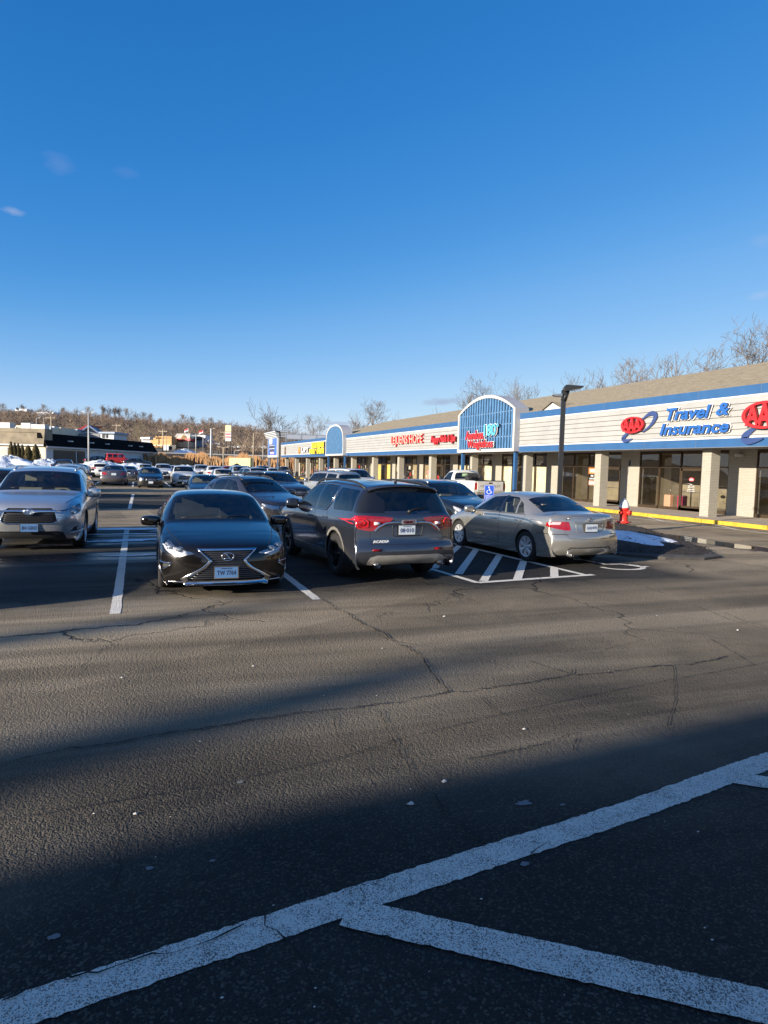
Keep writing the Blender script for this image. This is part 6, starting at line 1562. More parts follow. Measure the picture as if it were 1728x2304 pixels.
# door decal and window notices near the camera
cy = cols[3]; 
def decal(body, x, yc, zc, w, h, mat, name, root): m = MB(); put_text(m, body, (x, yc, zc), EX, EY, 0, fit=(w, h), size=.1, extr=.0008, bold=.002); return m.build(name, mat, root)
a_, b2_ = cols[3]+.95, cols[3]+PITCH_Y-.5; q = (b2_-a_)/4
dy = a_+q*1.5; xw = WX+.035
r = empty('door_lettering', (xw, dy, 1.3), 0, 'red oval mark and white lines of text on the dark glass door', 'sign')
m = MB(); m.v = []; n = 20; m.add([(-.004, .17*math.cos(t), .42+.09*math.sin(t)) for t in [2*PI*k/n for k in range(n)]], [tuple(range(n))]); m.build('oval_mark', RED, r)
decal('AAA', -.008, 0, .42, .24, .12, WTS, 'oval_letters', r)
for k, (s_, w_) in enumerate((('Hours', .14), ('Mon-Fri  9:00-5:30', .40), ('Saturday 9:00-1:00', .40), ('Travel  Insurance', .44), ('Please ring for service', .50))): decal(s_, -.004, 0, .18-.085*k, w_, .045, WTS, 'text_line', r)
a4, q4 = cols[4]+.95, (PITCH_Y-1.45)/4
r = empty('window_notice', (WX+.03, a4+q4*1.75, 1.7), 0, 'orange and white notices on the window behind the lamp post', 'notice')
MB().box(-.006, -.32, .16, 0, .32, .52).build('orange_panel', M('notice_orange', (.75, .20, .06), .5), r); decal('OPEN', -.010, 0, .34, .42, .2, WTS, 'text_line', r); decal('FREE', -.004, 0, .04, .24, .10, WTS, 'text_line', r); decal('CONSULTATION', -.004, 0, -.13, .5, .09, WTS, 'text_line', r); MB().box(-.006, -.28, -.52, 0, .28, -.24).build('faded_panel', M('notice_faded', (.50, .28, .22), .6), r); decal('WALK INS', -.010, 0, -.38, .4, .12, WTS, 'text_line', r)
# luggage behind the travel office glass and bench
for yy, c_, lb, s_ in ((a_+q*2.85, (.75, .42, .30), 'peach suitcase standing inside the travel office window', .62), (a_+q*2.15+.1, (.62, .03, .17), 'crimson suitcase standing inside the travel office window', .62)):
    r = empty('suitcase', (WX+.55, yy, .17), 0, lb, 'suitcase'); mt = M('case_%d' % int(c_[0]*100), c_, .45, var=.05)
    MB().rbox(-.14, -.22, .06, .14, .22, .72, .05).build('shell', mt, r); MB().tube([(0, -.10, .72), (0, -.10, 1.0), (0, .10, 1.0), (0, .10, .72)], .012, 6).build('handle', SATIN, r)
    for s in (-1, 1): MB().lathe([(.0, -.02), (.04, -.02), (.04, .02), (0, .02)], 10, axis='X', c=(0, s*.17, .04)).build('wheel', BLACK, r)
# ================================================================== POSTS, HYDRANT, TREES
BLKP = M('black_pole_paint', (.012, .012, .013), .4, var=.1, coat=.2); GALV = M('galvanised_pole', (.42, .41, .39), .55, .3, var=.15)
def lamp_post(x, y, h, label, az=0, z=0, group='black lamp posts'):
    r = empty('lamp_post', (x, y, z), az, label, 'lamp post', group)
    MB().box(-.065, -.065, .3, .065, .065, h).build('pole', BLKP, r); MB().lathe([(.30, 0), (.30, .55), (.26, .62), (.0, .62)], 20).build('concrete_base', CONC, r)
    m = MB(); m.prism([(.02, 0), (.50, .10), (.56, .16), (.04, .19), (-.02, .12)], (0, -.17, h-.05), (1, 0, 0), (0, 0, 1), (0, .34, 0)); m.tube([(.0, 0, h-.32), (.12, 0, h-.02)], [.09, .06], 8); m.build('lamp_head', BLKP, r)
    m = MB(); m.prism([(-.05, 0), (-.26, .01), (-.33, .05), (-.05, .09)], (0, -.12, h-.20), (1, 0, 0), (0, 0, 1), (0, .24, 0)); m.build('lamp_head', M('lamp_grey', (.18, .2, .22), .35, .5), r)
    return r
lamp_post(-11.33, 25.25, 4.22, 'tall black square lamp post behind the champagne saloon', R(-28), .12)
p = atD(629, 1060, 70); lamp_post(p.x, p.y, 5.3, 'black lamp post in front of the far blue end sign', R(160))
# hydrant
HR = M('hydrant_red', (.62, .03, .02), .45, var=.12, vscale=9, coat=.2); HW = M('hydrant_white', (.72, .71, .68), .5, var=.08)
r = empty('fire_hydrant', (-8.0, 26.3, .28), R(20), 'red fire hydrant with white bonnet and flexible marker rod on the island', 'fire hydrant')
MB().lathe([(.0, 0), (.17, 0), (.17, .04), (.125, .05), (.12, .10), (.115, .40), (.13, .41), (.15, .42), (.15, .47), (.0, .47)], 20).build('barrel', HR, r)
MB().lathe([(.0, .47), (.15, .47), (.155, .50), (.14, .53), (.125, .60), (.08, .68), (.03, .71), (.03, .75), (.0, .76)], 20).build('bonnet', HW, r)
for ax, rr_ in ((0, .075), (PI/2, .05), (-PI/2, .05)):
    c, s = math.cos(ax-PI/2), math.sin(ax-PI/2); m = MB(); m.tube([(c*.10, s*.10, .33), (c*.19, s*.19, .33)], rr_*.85, 12); m.tube([(c*.185, s*.185, .33), (c*.225, s*.225, .33)], rr_, 8, smooth=False); m.tube([(c*.22, s*.22, .33), (c*.25, s*.25, .33)], .02, 5); m.build('outlet_cap', HR, r)
MB().lathe([(.0, .03), (.22, .03), (.22, .06), (.0, .06)], 16).build('ground_flange', HR, r)
m = MB(); m.tube([(-.12, .02, .52), (-.17, .03, .60), (-.15, .03, .68), (-.10, .02, .66)], .008, 5); m.tube([(-.15, .03, .60), (.12, .05, 1.15), (.32, .08, 1.75)], .005, 5); m.build('marker_rod', M('rod_white', (.35, .35, .35), .4, .2), r)
MB().tube([(.32, .08, 1.74), (.37, .09, 1.90)], .028, 8).build('rod_tip', BLACK, r)
r.scale = (1.1, 1.1, 1.1)
# disabled parking sign
r = empty('parking_sign', (-12.85, 26.75, .12), R(-27), 'small blue wheelchair parking sign on a post in front of the champagne saloon', 'sign')
MB().box(-.02, -.015, 0, .02, .015, 1.30).build('post', GALV, r)
m = MB(); m.rbox(-.155, -.024, .88, .155, -.017, 1.34, .003, 0); 
rb = lambda P, w, mi: [m.tube([(a[0], -.028, a[1]) for a in P], w, 5, mi)]
m.build('panel', M('sign_panel_blue', (.015, .07, .42), .4, var=0), r)
m = MB(); m.tube([(x_, -.026, z_) for x_, z_ in rounded([(-.142, .892), (.142, .892), (.142, 1.328), (-.142, 1.328)], .02)], .0035, 4, closed=True)
m.lathe([(0, 0), (.021, 0), (.021, -.004), (0, -.004)], 12, axis='Y', c=(-.012, -.025, 1.275)); m.tube([(-.008, -.027, 1.24), (-.002, -.027, 1.17), (.045, -.027, 1.17), (.07, -.027, 1.10), (.09, -.027, 1.105)], .010, 5); m.tube([(-.005, -.027, 1.215), (.045, -.027, 1.215)], .008, 5)
m.tube([(-.012+.062*math.cos(t), -.027, 1.13+.062*math.sin(t)) for t in [R(120+i*14) for i in range(17)]], .0085, 5); put_text(m, 'PARKING WITH', (0, -.027, 1.01), (1, 0, 0), (0, 0, 1), 0, fit=(.23, .026), size=.1, extr=.001); put_text(m, 'PERMIT ONLY', (0, -.027, .965), (1, 0, 0), (0, 0, 1), 0, fit=(.22, .026), size=.1, extr=.001); put_text(m, 'VIOLATORS FINED', (0, -.027, .92), (1, 0, 0), (0, 0, 1), 0, fit=(.23, .022), size=.1, extr=.001)
m.build('wheelchair_symbol', WTS, r)

# bare winter trees
BARK = M('bark', (.20, .165, .14), .9, var=.3, vscale=3); BARKW = M('bark_warm', (.20, .145, .10), .9, var=.3, vscale=3)
def tree_mesh(seed, H, spread=.35, lean=0, levels=5, minr=.022, fork=.28, trunkr=None, up=.35, dens=1.0, first=.3):
    rn = random.Random(seed); tr, cr = MB(), MB(); r0 = trunkr or H*.016
    def grow(p, d, L, r, lv, mb_):
        n = 3 if lv else 7; pts = [p]; q = p.copy(); dd = d.copy()
        for k in range(n):
            dd = (dd+Vector((rn.uniform(-1, 1), rn.uniform(-1, 1), rn.uniform(-.6, .8)))*(.13 if lv else .05)+Vector((0, 0, up*.12))).normalized(); q = q+dd*(L/n); pts.append(q.copy())
        r1 = max(minr*.6, r*(.45 if lv else .35)); rs = [max(minr*.6, r+(r1-r)*k/n) for k in range(n+1)]
        mb_.tube(pts, rs, 5 if lv == 0 else (4 if lv < 2 else 3), cap=False)
        if lv >= levels: return
        nc = {0: int(9*dens), 1: int(6*dens), 2: int(5*dens), 3: int(4*dens), 4: 3}.get(lv, 3)
        for k in range(max(2, nc)):
            t = (first+(1-first)*(k+rn.random()*.8)/nc) if lv == 0 else (.25+.75*(k+rn.random())/nc); t = min(t, .98); i = int(t*n); f = t*n-i; b = pts[i].lerp(pts[min(i+1, n)], f)
            az = rn.uniform(0, 2*PI) if lv else (k*2.4+rn.uniform(-.4, .4)); tilt = rn.uniform(.45, .95)*(1.15-.45*t if lv == 0 else 1); ax = dd if lv else Vector((0, 0, 1))
            o = ax.orthogonal().normalized(); o = (Matrix.Rotation(az, 3, ax) @ o); nd = (ax*math.cos(tilt)+o*math.sin(tilt)); nd.z += up*.3; nd.normalize()
            LL = L*(spread*1.35 if lv == 0 else .66)*rn.uniform(.6, 1.2)*(1.15-.5*t if lv == 0 else 1); grow(b, nd, LL, rs[min(i, n)]*rn.uniform(.42, .6), lv+1, cr)
    grow(Vector((0, 0, 0)), Vector((lean, 0, 1)).normalized(), H*.86, r0, 0, tr)
    return tr, cr
TREES = {}
def tree_proto(kind):
    if kind not in TREES:
        a = dict(crestoak=dict(seed=3, H=12, spread=.46, first=.15, dens=1.1, levels=3, minr=.075, up=.6), cresttall=dict(seed=11, H=12, spread=.36, first=.2, dens=1.2, levels=3, minr=.075, up=.6), crestvase=dict(seed=23, H=12, spread=.48, first=.12, up=1.1, dens=1.1, levels=3, minr=.075), limb=dict(seed=5, H=16, spread=.3, levels=2, dens=.6, first=.35, trunkr=.36, minr=.09), oak=dict(seed=3, H=14, spread=.38, first=.22, dens=.9, up=.6, minr=.021), tall=dict(seed=11, H=16, spread=.27, first=.25, dens=.9, minr=.021), vase=dict(seed=23, H=13, spread=.42, first=.2, up=.9, dens=.95, minr=.021), sparse=dict(seed=31, H=13, spread=.42, levels=4, dens=.9, first=.3, minr=.045, up=.7), lean=dict(seed=47, H=13, spread=.38, lean=.08, levels=4, dens=.9, minr=.04, up=.6))[kind]
        tr, cr = tree_mesh(**a); r = empty('bare_tree'); hm = max(v[2] for v in cr.v); tr.build('trunk', BARK, r); cr.build('crown', BARK, r); TREES[kind] = [r, hm, False]
    return TREES[kind]
def tree(kind, x, y, z, H, rz, label, group='bare trees behind the shops', wide=1, mat=None):
    T = tree_proto(kind)
    if not T[2]: r = T[0]; T[2] = True
    else: r = copy_tree(T[0])
    r.location = (x, y, z); k = H/T[1]; r.scale = (k*wide, k*wide, k); r.rotation_euler = (0, 0, rz); tag(r, label, 'tree', group)
    if mat: recolor(r, BARK, mat)
    return r
def tree_px(kind, px, ytop, D, z0, rz, label, **k):
    p = atD(px, ytop, D); return tree(kind, p.x, p.y, z0, p.z-z0, rz, label, **k)
tree_px('tall', 1712, 712, 60, 0, .3, 'tall bare tree above the roof at the right edge', wide=1.25)
tree_px('oak', 1560, 763, 66, 0, 1.2, 'broad bare tree left of the one at the right edge', wide=1.45)
tree_px('sparse', 1475, 778, 70, 0, 2.2, 'bare tree with slim crown just left of the broad one', wide=1.15)
tree_px('tall', 1430, 790, 74, 0, 4.0, 'small bare tree left of the slim crowned one', wide=1.0)
tree_px('vase', 1335, 825, 78, 0, .5, 'bare fan shaped tree behind the lamp post head', wide=1.5)
tree_px('oak', 1205, 852, 88, 0, 3.1, 'bare tree halfway between the slatted arch and the lamp post', wide=1.0)
tree_px('vase', 1160, 855, 90, 0, 2.0, 'bare tree just right of the slatted arch', wide=0.95)
tree_px('oak', 1100, 842, 92, 0, 5.0, 'bare tree rising behind the top of the slatted arch', wide=1.2)
tree_px('tall', 1052, 872, 95, 0, 1.0, 'bare tree behind the left shoulder of the slatted arch', wide=1.0)
tree_px('lean', 1003, 905, 100, 0, 2.5, 'small bare tree left of the slatted arch', wide=1.1)
tree_px('tall', 843, 892, 118, 0, .8, 'dense upright bare tree over the low end of the roof', wide=1.25)
tree_px('sparse', 806, 915, 122, 0, 3.6, 'thin bare tree left of the dense upright one', wide=1.0)
tree_px('sparse', 612, 896, 150, 0, 5.4, 'large open bare tree behind the far blue end sign', wide=1.35)
tree_px('lean', 664, 935, 150, 0, 1.6, 'spindly bare tree right of the end sign', wide=1.6)
tree_px('tall', 701, 926, 140, 0, 2.9, 'slender bare tree left of the blank blue arch', wide=1.3)
# ================================================================== BEYOND THE LOT
def hbox(mb, px0, px1, yt, yb, D, depth=8, mi=0, D2=None, zb=None, ref=None):
    """block standing at distance D, seen between photo columns px0..px1 and rows yt..yb"""
    if ref is not None: D, D2 = D*(1-.45*(px0-ref)/F_PX), D*(1-.45*(px1-ref)/F_PX)
    D2 = D2 or D; a = atD(px0, yt, D); b = atD(px1, yt, D2); za = atD(px0, yb, D).z; zb_ = atD(px1, yb, D2).z; z0 = min(za, zb_) if zb is None else zb
    v = Vector((AX_F.x, AX_F.y, 0)).normalized()*depth
    P = [Vector((a.x, a.y, z0)), Vector((b.x, b.y, z0)), Vector((b.x, b.y, b.z)), Vector((a.x, a.y, a.z))]
    Q = [p+v for p in P]
    mb.add(P+Q, [(0, 1, 2, 3), (4, 7, 6, 5), (0, 4, 5, 1), (3, 2, 6, 7), (0, 3, 7, 4), (1, 5, 6, 2)], mi); return P, Q
# --- the black roofed building and its tan roofed neighbour
WP = M('painted_white_wall', (.58, .60, .62), .7, var=.08, vscale=.5); BR = M('black_shingle_roof', (.004, .004, .005), .95, var=.2, spec=.1); TR = M('tan_shingle_band', (.24, .20, .14), .9, var=.35, vscale=.6); CRW = M('cream_wall', (.62, .56, .42), .7, var=.08, vscale=.4); DKG = M('dark_glazing', (.015, .017, .02), .5, var=.3)
def wallseg(pa, Da, pb, Db):       # plan line through two view directions
    A = atD(pa, 1040, Da); B = atD(pb, 1040, Db); return Vector((A.x, A.y, 0)), Vector((B.x, B.y, 0))
A, B = wallseg(104, 121, 347, 158)
r = empty('roadside_shop', (A.x, A.y, 0), 0, 'long low white building with steep black roof band behind the snow bank', 'shop building'); e = (B-A).normalized(); nrm = Vector((e.y, -e.x, 0)); nrm = nrm if nrm.dot(CAM-A) > 0 else -nrm
Lb = (B-A).length; O0 = Vector((0, 0, 0)); UP = Vector((0, 0, 1))
def strip3(mb, s0, s1, z0, z1, o0=0., o1=0., mi=0, e=e, nrm=nrm): mb.add([e*s0+nrm*o0+UP*z0, e*s1+nrm*o0+UP*z0, e*s1+nrm*o1+UP*z1, e*s0+nrm*o1+UP*z1], [(0, 1, 2, 3)], mi)
m = MB(); m.obox(e*(Lb/2)-nrm*6+UP*2.2, e*(Lb/2), nrm*6, UP*1.75); m.build('wall', WP, r)
m = MB(); m.obox(e*(Lb/2)-nrm*5.9+UP*.75, e*(Lb/2+.03), nrm*5.95, UP*.50); m.build('dark_plinth', BLKP, r)
m = MB(); strip3(m, -.4, Lb+.7, 3.9, 6.1, .55, -.8); m.add([e*-.4+nrm*.55+UP*3.9, e*-.4-nrm*.8+UP*6.1, e*-.4-nrm*1.3+UP*6.1, e*-.4-nrm*1.3+UP*3.9], [(0, 1, 2, 3)]); m.add([e*(Lb+.7)+nrm*.55+UP*3.9, e*(Lb-.7)-nrm*.8+UP*6.1, e*(Lb-.7)-nrm*1.3+UP*6.1, e*(Lb+.7)-nrm*1.3+UP*3.9], [(0, 1, 2, 3)]); strip3(m, -.4, Lb-.7, 6.1, 6.1, -.8, -12); strip3(m, -.4, Lb+.7, 3.9, 3.9, .55, -.1); m.build('roof', BR, r)
MB().obox(e*(Lb/2)+nrm*.56+UP*3.83, e*(Lb/2+.7), nrm*.04, UP*.12).build('gutter', WHITE, r)
for s_ in (.16, .33, .47, .70, .82):
    m = MB(); m.obox(e*(Lb*s_)+nrm*.35+UP*5.0, e*.35, nrm*.3, UP*.10); m.build('roof_lamp', WHITE, r)
def opening(s0, s1, z0, z1, nm='window'):
    f = MB(); f.obox(e*((s0+s1)/2)+nrm*.06+UP*((z0+z1)/2), e*((s1-s0)/2), nrm*.08, UP*((z1-z0)/2)); o = f.build(nm, BLKP, r); g = MB(); strip3(g, s0+.12, s1-.12, z0+.12, z1-.12, .15, .15); g.build('pane', DKG, o)
opening(Lb*.05, Lb*.21, 1.1, 3.4, 'door'); opening(Lb*.225, Lb*.285, 1.25, 3.4); opening(Lb*.86, Lb*.91, 1.9, 3.5)
m = MB(); m.obox(e*(Lb*.58)+nrm*.05+UP*3.35, e*.5, nrm*.06, UP*.25); m.build('wall_sign', GALV, r)
A2_, B2_ = wallseg(-230, 136, 102.5, 121); e2 = (B2_-A2_).normalized(); n2 = Vector((e2.y, -e2.x, 0)); n2 = n2 if n2.dot(CAM-A2_) > 0 else -n2; L2 = (B2_-A2_).length
r = empty('roadside_shop', (A2_.x, A2_.y, 0), 0, 'cream walled building with tan shingle band behind the clipped evergreens', 'shop building')
MB().obox(e2*(L2/2)-n2*1.5+UP*2.4, e2*(L2/2), n2*1.5, UP*1.95).build('wall', CRW, r)
m = MB(); strip3(m, -.3, L2, 4.2, 6.75, .5, .1, 0, e2, n2); strip3(m, -.3, L2, 6.75, 6.75, .1, -2, 0, e2, n2); m.add([e2*L2+n2*.5+UP*4.2, e2*L2-n2*2+UP*4.2, e2*L2-n2*2+UP*6.75, e2*L2+n2*.1+UP*6.75], [(0, 1, 2, 3)]); m.build('roof_band', TR, r)
MB().obox(e2*(L2/2)+n2*.52+UP*4.05, e2*(L2/2), n2*.05, UP*.12).build('fascia', WHITE, r)
m = MB(); m.obox(e2*(L2-7.5)+n2*.05+UP*2.5, e2*1.1, n2*.06, UP*1.1); fr = m.build('window', WHITE, r); m = MB(); strip3(m, L2-8.45, L2-6.55, 1.6, 3.4, .13, .13, 0, e2, n2); m.build('pane', M('lattice_pane', (.42, .40, .34), .5, var=.5, vscale=3), fr)
for k, (d_, w_, h_) in enumerate(((22, .8, .7), (14, 1.4, 1.0), (8, 1.3, 1.0), (4.5, 2.0, .8))): MB().obox(e2*(L2-d_*.6)-n2*3+UP*(6.75+h_/2), e2*(w_*.6), n2*.7, UP*(h_/2)).build('roof_unit', WHITE, r)
# clipped evergreens
ARB, nt_, b_ = newmat('arborvitae'); P_ = worldco(nt_); nt_.link(ramp(nt_, noise(nt_, 1.6, 4, .7, P_), [(.3, (.018, .020, .006)), (.5, (.075, .058, .018)), (.7, (.15, .105, .035))]), b_.inputs['Base Color']); b_.inputs['Roughness'].default_value = .9
ord_ = ['leftmost', 'second', 'third', 'fourth', 'fifth', 'rightmost, widest']
for k, (px, yt, wd) in enumerate(((24.5, 995, .62), (33, 998, .62), (41, 999, .66), (50, 1002, .66), (63, 1004, 1.05), (80, 1002, 1.15))):
    p = atD(px, yt, 116); z0 = .9; H = p.z-z0; rn = random.Random(k); m = MB()
    for _ in range(900):
        t = rn.random()**.8; rr = wd*(1-t)**.55*(.9 if t > .12 else .75)*rn.uniform(.75, 1.08); a = rn.uniform(0, 2*PI); c = Vector((rr*math.cos(a), rr*math.sin(a), t*H*.98+.05)); s = .16
        d1 = Vector((rn.uniform(-1, 1)*s*.5, rn.uniform(-1, 1)*s*.5, s*1.3)); d2 = Vector((math.cos(a+PI/2)*s*.6, math.sin(a+PI/2)*s*.6, 0)); m.add([c-d2, c+d2, c+d1], [(0, 1, 2)])
    m.tube([(0, 0, 0), (0, 0, H*.5), (0, 0, H*.93)], [wd*.72, wd*.5, .03], 9, 0)
    rt = empty('evergreen_shrub', (p.x, p.y, z0), 0, ord_[k]+' of the six upright evergreens before the cream wall', 'shrub', 'upright evergreens before the cream wall'); m.build('foliage', ARB, rt); MB().tube([(0, 0, -.3), (0, 0, .5)], .08, 6).build('trunk', BARK, rt)
# snow banks
for k, (px, D, a, b, h, lb) in enumerate(((22, 98, 5.5, 2.5, 2.0, 'tall snow bank below the evergreens at the left edge'), (62, 99, 4.0, 2.2, 1.35, 'lower snow bank between the two tall ones'), (104, 98, 4.6, 2.4, 1.75, 'snow bank left of the dark blue pickup truck'), (228, 102, 5.5, 2.4, 1.75, 'rounded snow bank below the black saloon and the light pole'), (300, 101, 7.5, 2.2, 1.45, 'long snow bank below the red off-roader'), (-40, 98, 6, 3, 1.8, 'snow bank beyond the left edge'))):
    p = atD(px, 1045, D); tag(mound('snow_bank', p.x, p.y, a, b, h, R(10), 20+k, 40, 14, rough=.16), lb, 'snow bank', 'ploughed snow banks')
p = G(678, 1112); tag(mound('snow_bank', p.x+.3, p.y, 1.5, 1.0, .62, 0, 44, 30, 10, rough=.3), 'small dirty snow heap right of the dark blue people carrier', 'snow bank', 'ploughed snow banks')
for k, (px, D, a, lb) in enumerate(((420, 108, 8, 'low snow ridge behind the white cars'), (520, 112, 7, 'low snow ridge in front of the yellow container'), (590, 112, 7, 'low snow ridge left of the end sign'))):
    p = atD(px, 1045, D); tag(mound('snow_ridge', p.x, p.y, a, 1.2, 1.35, R(5), 50+k, 40, 8, rough=.2), lb, 'snow bank', 'ploughed snow banks')
# yellow container and dark shelter
m = MB(); P, Q = hbox(m, 516, 563, 1030.5, 1046, 128, 2.5, 0, 124, 0)
r = empty('container', P[0].copy(), 0, 'yellow storage container at the far edge of the lot', 'container'); m.v = [tuple(Vector(v)-P[0]) for v in m.v]; m.build('box', M('container_yellow', (.62, .55, .22), .6, var=.15), r)
p = atD(533, 1046, 121); r = empty('shelter_tent', (p.x, p.y, .0), R(10), 'small dark peaked tent before the yellow container', 'tent')
m = MB(); m.add([(-1.7, -1.2, .9), (1.7, -1.2, .9), (1.7, 1.2, .9), (-1.7, 1.2, .9), (0, 0, 2.0)], [(0, 1, 4), (1, 2, 4), (2, 3, 4), (3, 0, 4)]); m.build('canopy', M('tent_dark', (.02, .02, .025), .8), r)
for a in (-1, 1):
    for b in (-1, 1): MB().tube([(a*1.6, b*1.1, 0), (a*1.6, b*1.1, .95)], .04, 5).build('leg', GALV, r)
# --- raised road, grass, hill
HILLM, nt_, b_ = newmat('hill_ground'); P_ = worldco(nt_); nt_.link(ramp(nt_, noise(nt_, .03, 6, .65, P_), [(.35, (.085, .058, .042)), (.5, (.13, .095, .065)), (.62, (.17, .14, .08)), (.72, (.30, .28, .26))]), b_.inputs['Base Color']); b_.inputs['Roughness'].default_value = .95
cpx = [-1500, -700, -200, 0, 100, 236, 300, 380, 430, 474, 521, 568, 600, 650, 700, 780, 900, 1200, 1700, 2200]; cy_ = [940, 936, 932, 930, 931, 940, 947, 957, 960, 957, 962, 970, 980, 994, 1006, 1020, 1030, 1040, 1062, 1080]
def crest_y(px): return float(np.interp(px, cpx, cy_))
def hill_z(px, D):
    yc = crest_y(px); zc = atD(px, yc, 520).z; zc = max(zc, 7)
    return float(np.interp(D, [176, 188, 196, 285, 330, 420, 520, 640, 900], [1.2, 3.4, 4.3, 6.2, 8.5, 8.5+(zc-8.5)*.55, zc, zc*.75, zc*.1]))
pxs = list(range(-1500, 2201, 50)); Ds = [176, 188, 196, 225, 255, 285, 305, 330, 360, 390, 420, 450, 480, 500, 520, 560, 640, 760, 900]
def at_pd(px, D, z): d = ray(px, 1040); k = D/math.hypot(d.x, d.y); return Vector((CAM.x+d.x*k, CAM.y+d.y*k, z))
rows = [[at_pd(px, D, hill_z(px, D)+(random.uniform(-1, 1) if D > 330 else 0)) for D in Ds] for px in pxs]
mb = MB().grid(rows); mb.f = [tuple(reversed(f)) for f in mb.f]; tag(mb.build('hill', HILLM), kind='structure')
GRASSM = M('winter_grass', (.17, .13, .05), .95, var=.4, vscale=.3)
mb = MB(); rows = [[at_pd(px, D, hill_z(px, D)+.12) for D in (190, 205, 225)] for px in range(425, 490, 8)]; mb.grid(rows); mb.f = [tuple(reversed(f)) for f in mb.f]; tag(mb.build('grass_slope', GRASSM), kind='structure')
m = MB(); rows = [[at_pd(px, 186, z) for z in (1.5, 3.0, 4.1)] for px in range(300, 540, 12)]; m.grid(rows, 0, False)  # embankment face below the road, its shade put into a dark colour
rows2 = [[at_pd(px, 186.3, z) for z in (4.05, 4.4)] for px in range(300, 900, 12)]; m.grid(rows2, 1, False); tag(m.build('shaded_embankment', [M('embankment_shade', (.035, .035, .04), .9, var=.4, vscale=.3), GALV]), 'road embankment with painted shade and pale guard rail behind the reeds', 'wall')
# reeds
rn = random.Random(8); m = MB()
REED, nt_, b_ = newmat('reeds'); P_ = worldco(nt_); nt_.link(ramp(nt_, noise(nt_, .35, 5, .7, P_), [(.3, (.22, .11, .045)), (.5, (.40, .22, .10)), (.7, (.52, .33, .17))]), b_.inputs['Base Color']); b_.inputs['Roughness'].default_value = .9
for _ in range(9000):
    px = rn.uniform(345, 700) if rn.random() < .9 else rn.uniform(200, 345); D = rn.uniform(150, 178); b = at_pd(px, D, 0); gzv = 1.0 + (D-150)/28*.5; h = rn.uniform(1.4, 2.6)*(1+.25*math.sin(px*.06)+.15*math.sin(px*.21)); w = rn.uniform(.10, .28)
    sx = Vector((AX_R.x, AX_R.y, 0)); ln = sx*rn.uniform(-.35, .35); b.z = gzv-.6; m.add([b-sx*w*.4, b+sx*w*.4, b+ln+sx*w*.5+UP*h*.8, b+ln*1.5+UP*(h+.6), b+ln-sx*w*.5+UP*h*.8], [(0, 1, 2, 3, 4)])
tag(m.build('reed_bed', REED), 'band of tan dry reeds behind the parked cars', kind='stuff')
# --- woodland on the hillside: one mass nobody could count
WOOD, nt_, b_ = newmat('woodland'); P_ = worldco(nt_); at = nt_.add('ShaderNodeAttribute', attribute_name='tone'); 
nt_.link(mix(nt_, .55, ramp(nt_, at.outputs['Fac'], [(0, (.075, .055, .052)), (.4, (.15, .112, .09)), (.7, (.22, .16, .115)), (1, (.30, .23, .16))]), ramp(nt_, noise(nt_, .02, 4, .6, P_), [(.3, (.11, .078, .07)), (.55, (.18, .135, .10)), (.75, (.26, .19, .12))])), b_.inputs['Base Color']); b_.inputs['Roughness'].default_value = .95
rn = random.Random(12); VV, FF, TT = [], [], []
def tri(a, b, c, t): n = len(VV); VV.extend((a, b, c)); FF.append((n, n+1, n+2)); TT.extend((t, t, t))
SXV = Vector((AX_R.x, AX_R.y, 0)).normalized(); DV = Vector((AX_F.x, AX_F.y, 0)).normalized()
def mini_tree(b, H, t, spread, nb=13, thick=.16):
    w = H*.012+.05; top = b+UP*H*.9; rd = [SXV, DV]
    for s in rd: tri(b-s*w, b+s*w, top, t*.7)
    for k in range(nb):
        f = rn.uniform(.25, .95); a = rn.uniform(0, 2*PI); L_ = H*spread*(1.15-f*.6)*rn.uniform(.6, 1.1); p = b+UP*H*f*.88; q = p+Vector((math.cos(a)*L_, math.sin(a)*L_, L_*rn.uniform(.4, 1.2))); tri(p-UP*thick*.8, p+UP*thick*.8, q, t)
        for _ in range(4):
            g = rn.uniform(.3, 1); pp = p.lerp(q, g); qq = pp+Vector((rn.uniform(-1, 1), rn.uniform(-1, 1), rn.uniform(.1, 1.1)))*L_*.42; s = SXV*thick*.45; tri(pp-s, pp+s, qq, t)
for _ in range(3000):
    px = rn.uniform(-120, 860); D = 300+230*rn.random()**.8
    if D > 480 and rn.random() < .75: continue
    if px > 640 and rn.random() < .3: continue
    mini_tree(at_pd(px, D, hill_z(px, D)-.4), rn.uniform(6, 10)*(1 if D < 420 else (.7 if D < 470 else .42)), rn.random()**1.3, rn.uniform(.28, .42))
for _ in range(260):
    px = rn.uniform(460, 900); D = rn.uniform(200, 290); mini_tree(at_pd(px, D, hill_z(px, D)-.3), rn.uniform(3, 6), rn.uniform(.5, 1), .5, 16, .1)
me = bpy.data.meshes.new('woodland'); me.from_pydata([tuple(v) for v in VV], [], FF); atr = me.attributes.new('tone', 'FLOAT', 'POINT'); atr.data.foreach_set('value', TT); me.materials.append(WOOD); o = bpy.data.objects.new('woodland', me); COL.objects.link(o); tag(o, 'brown leafless wood covering the far hillside', kind='stuff')
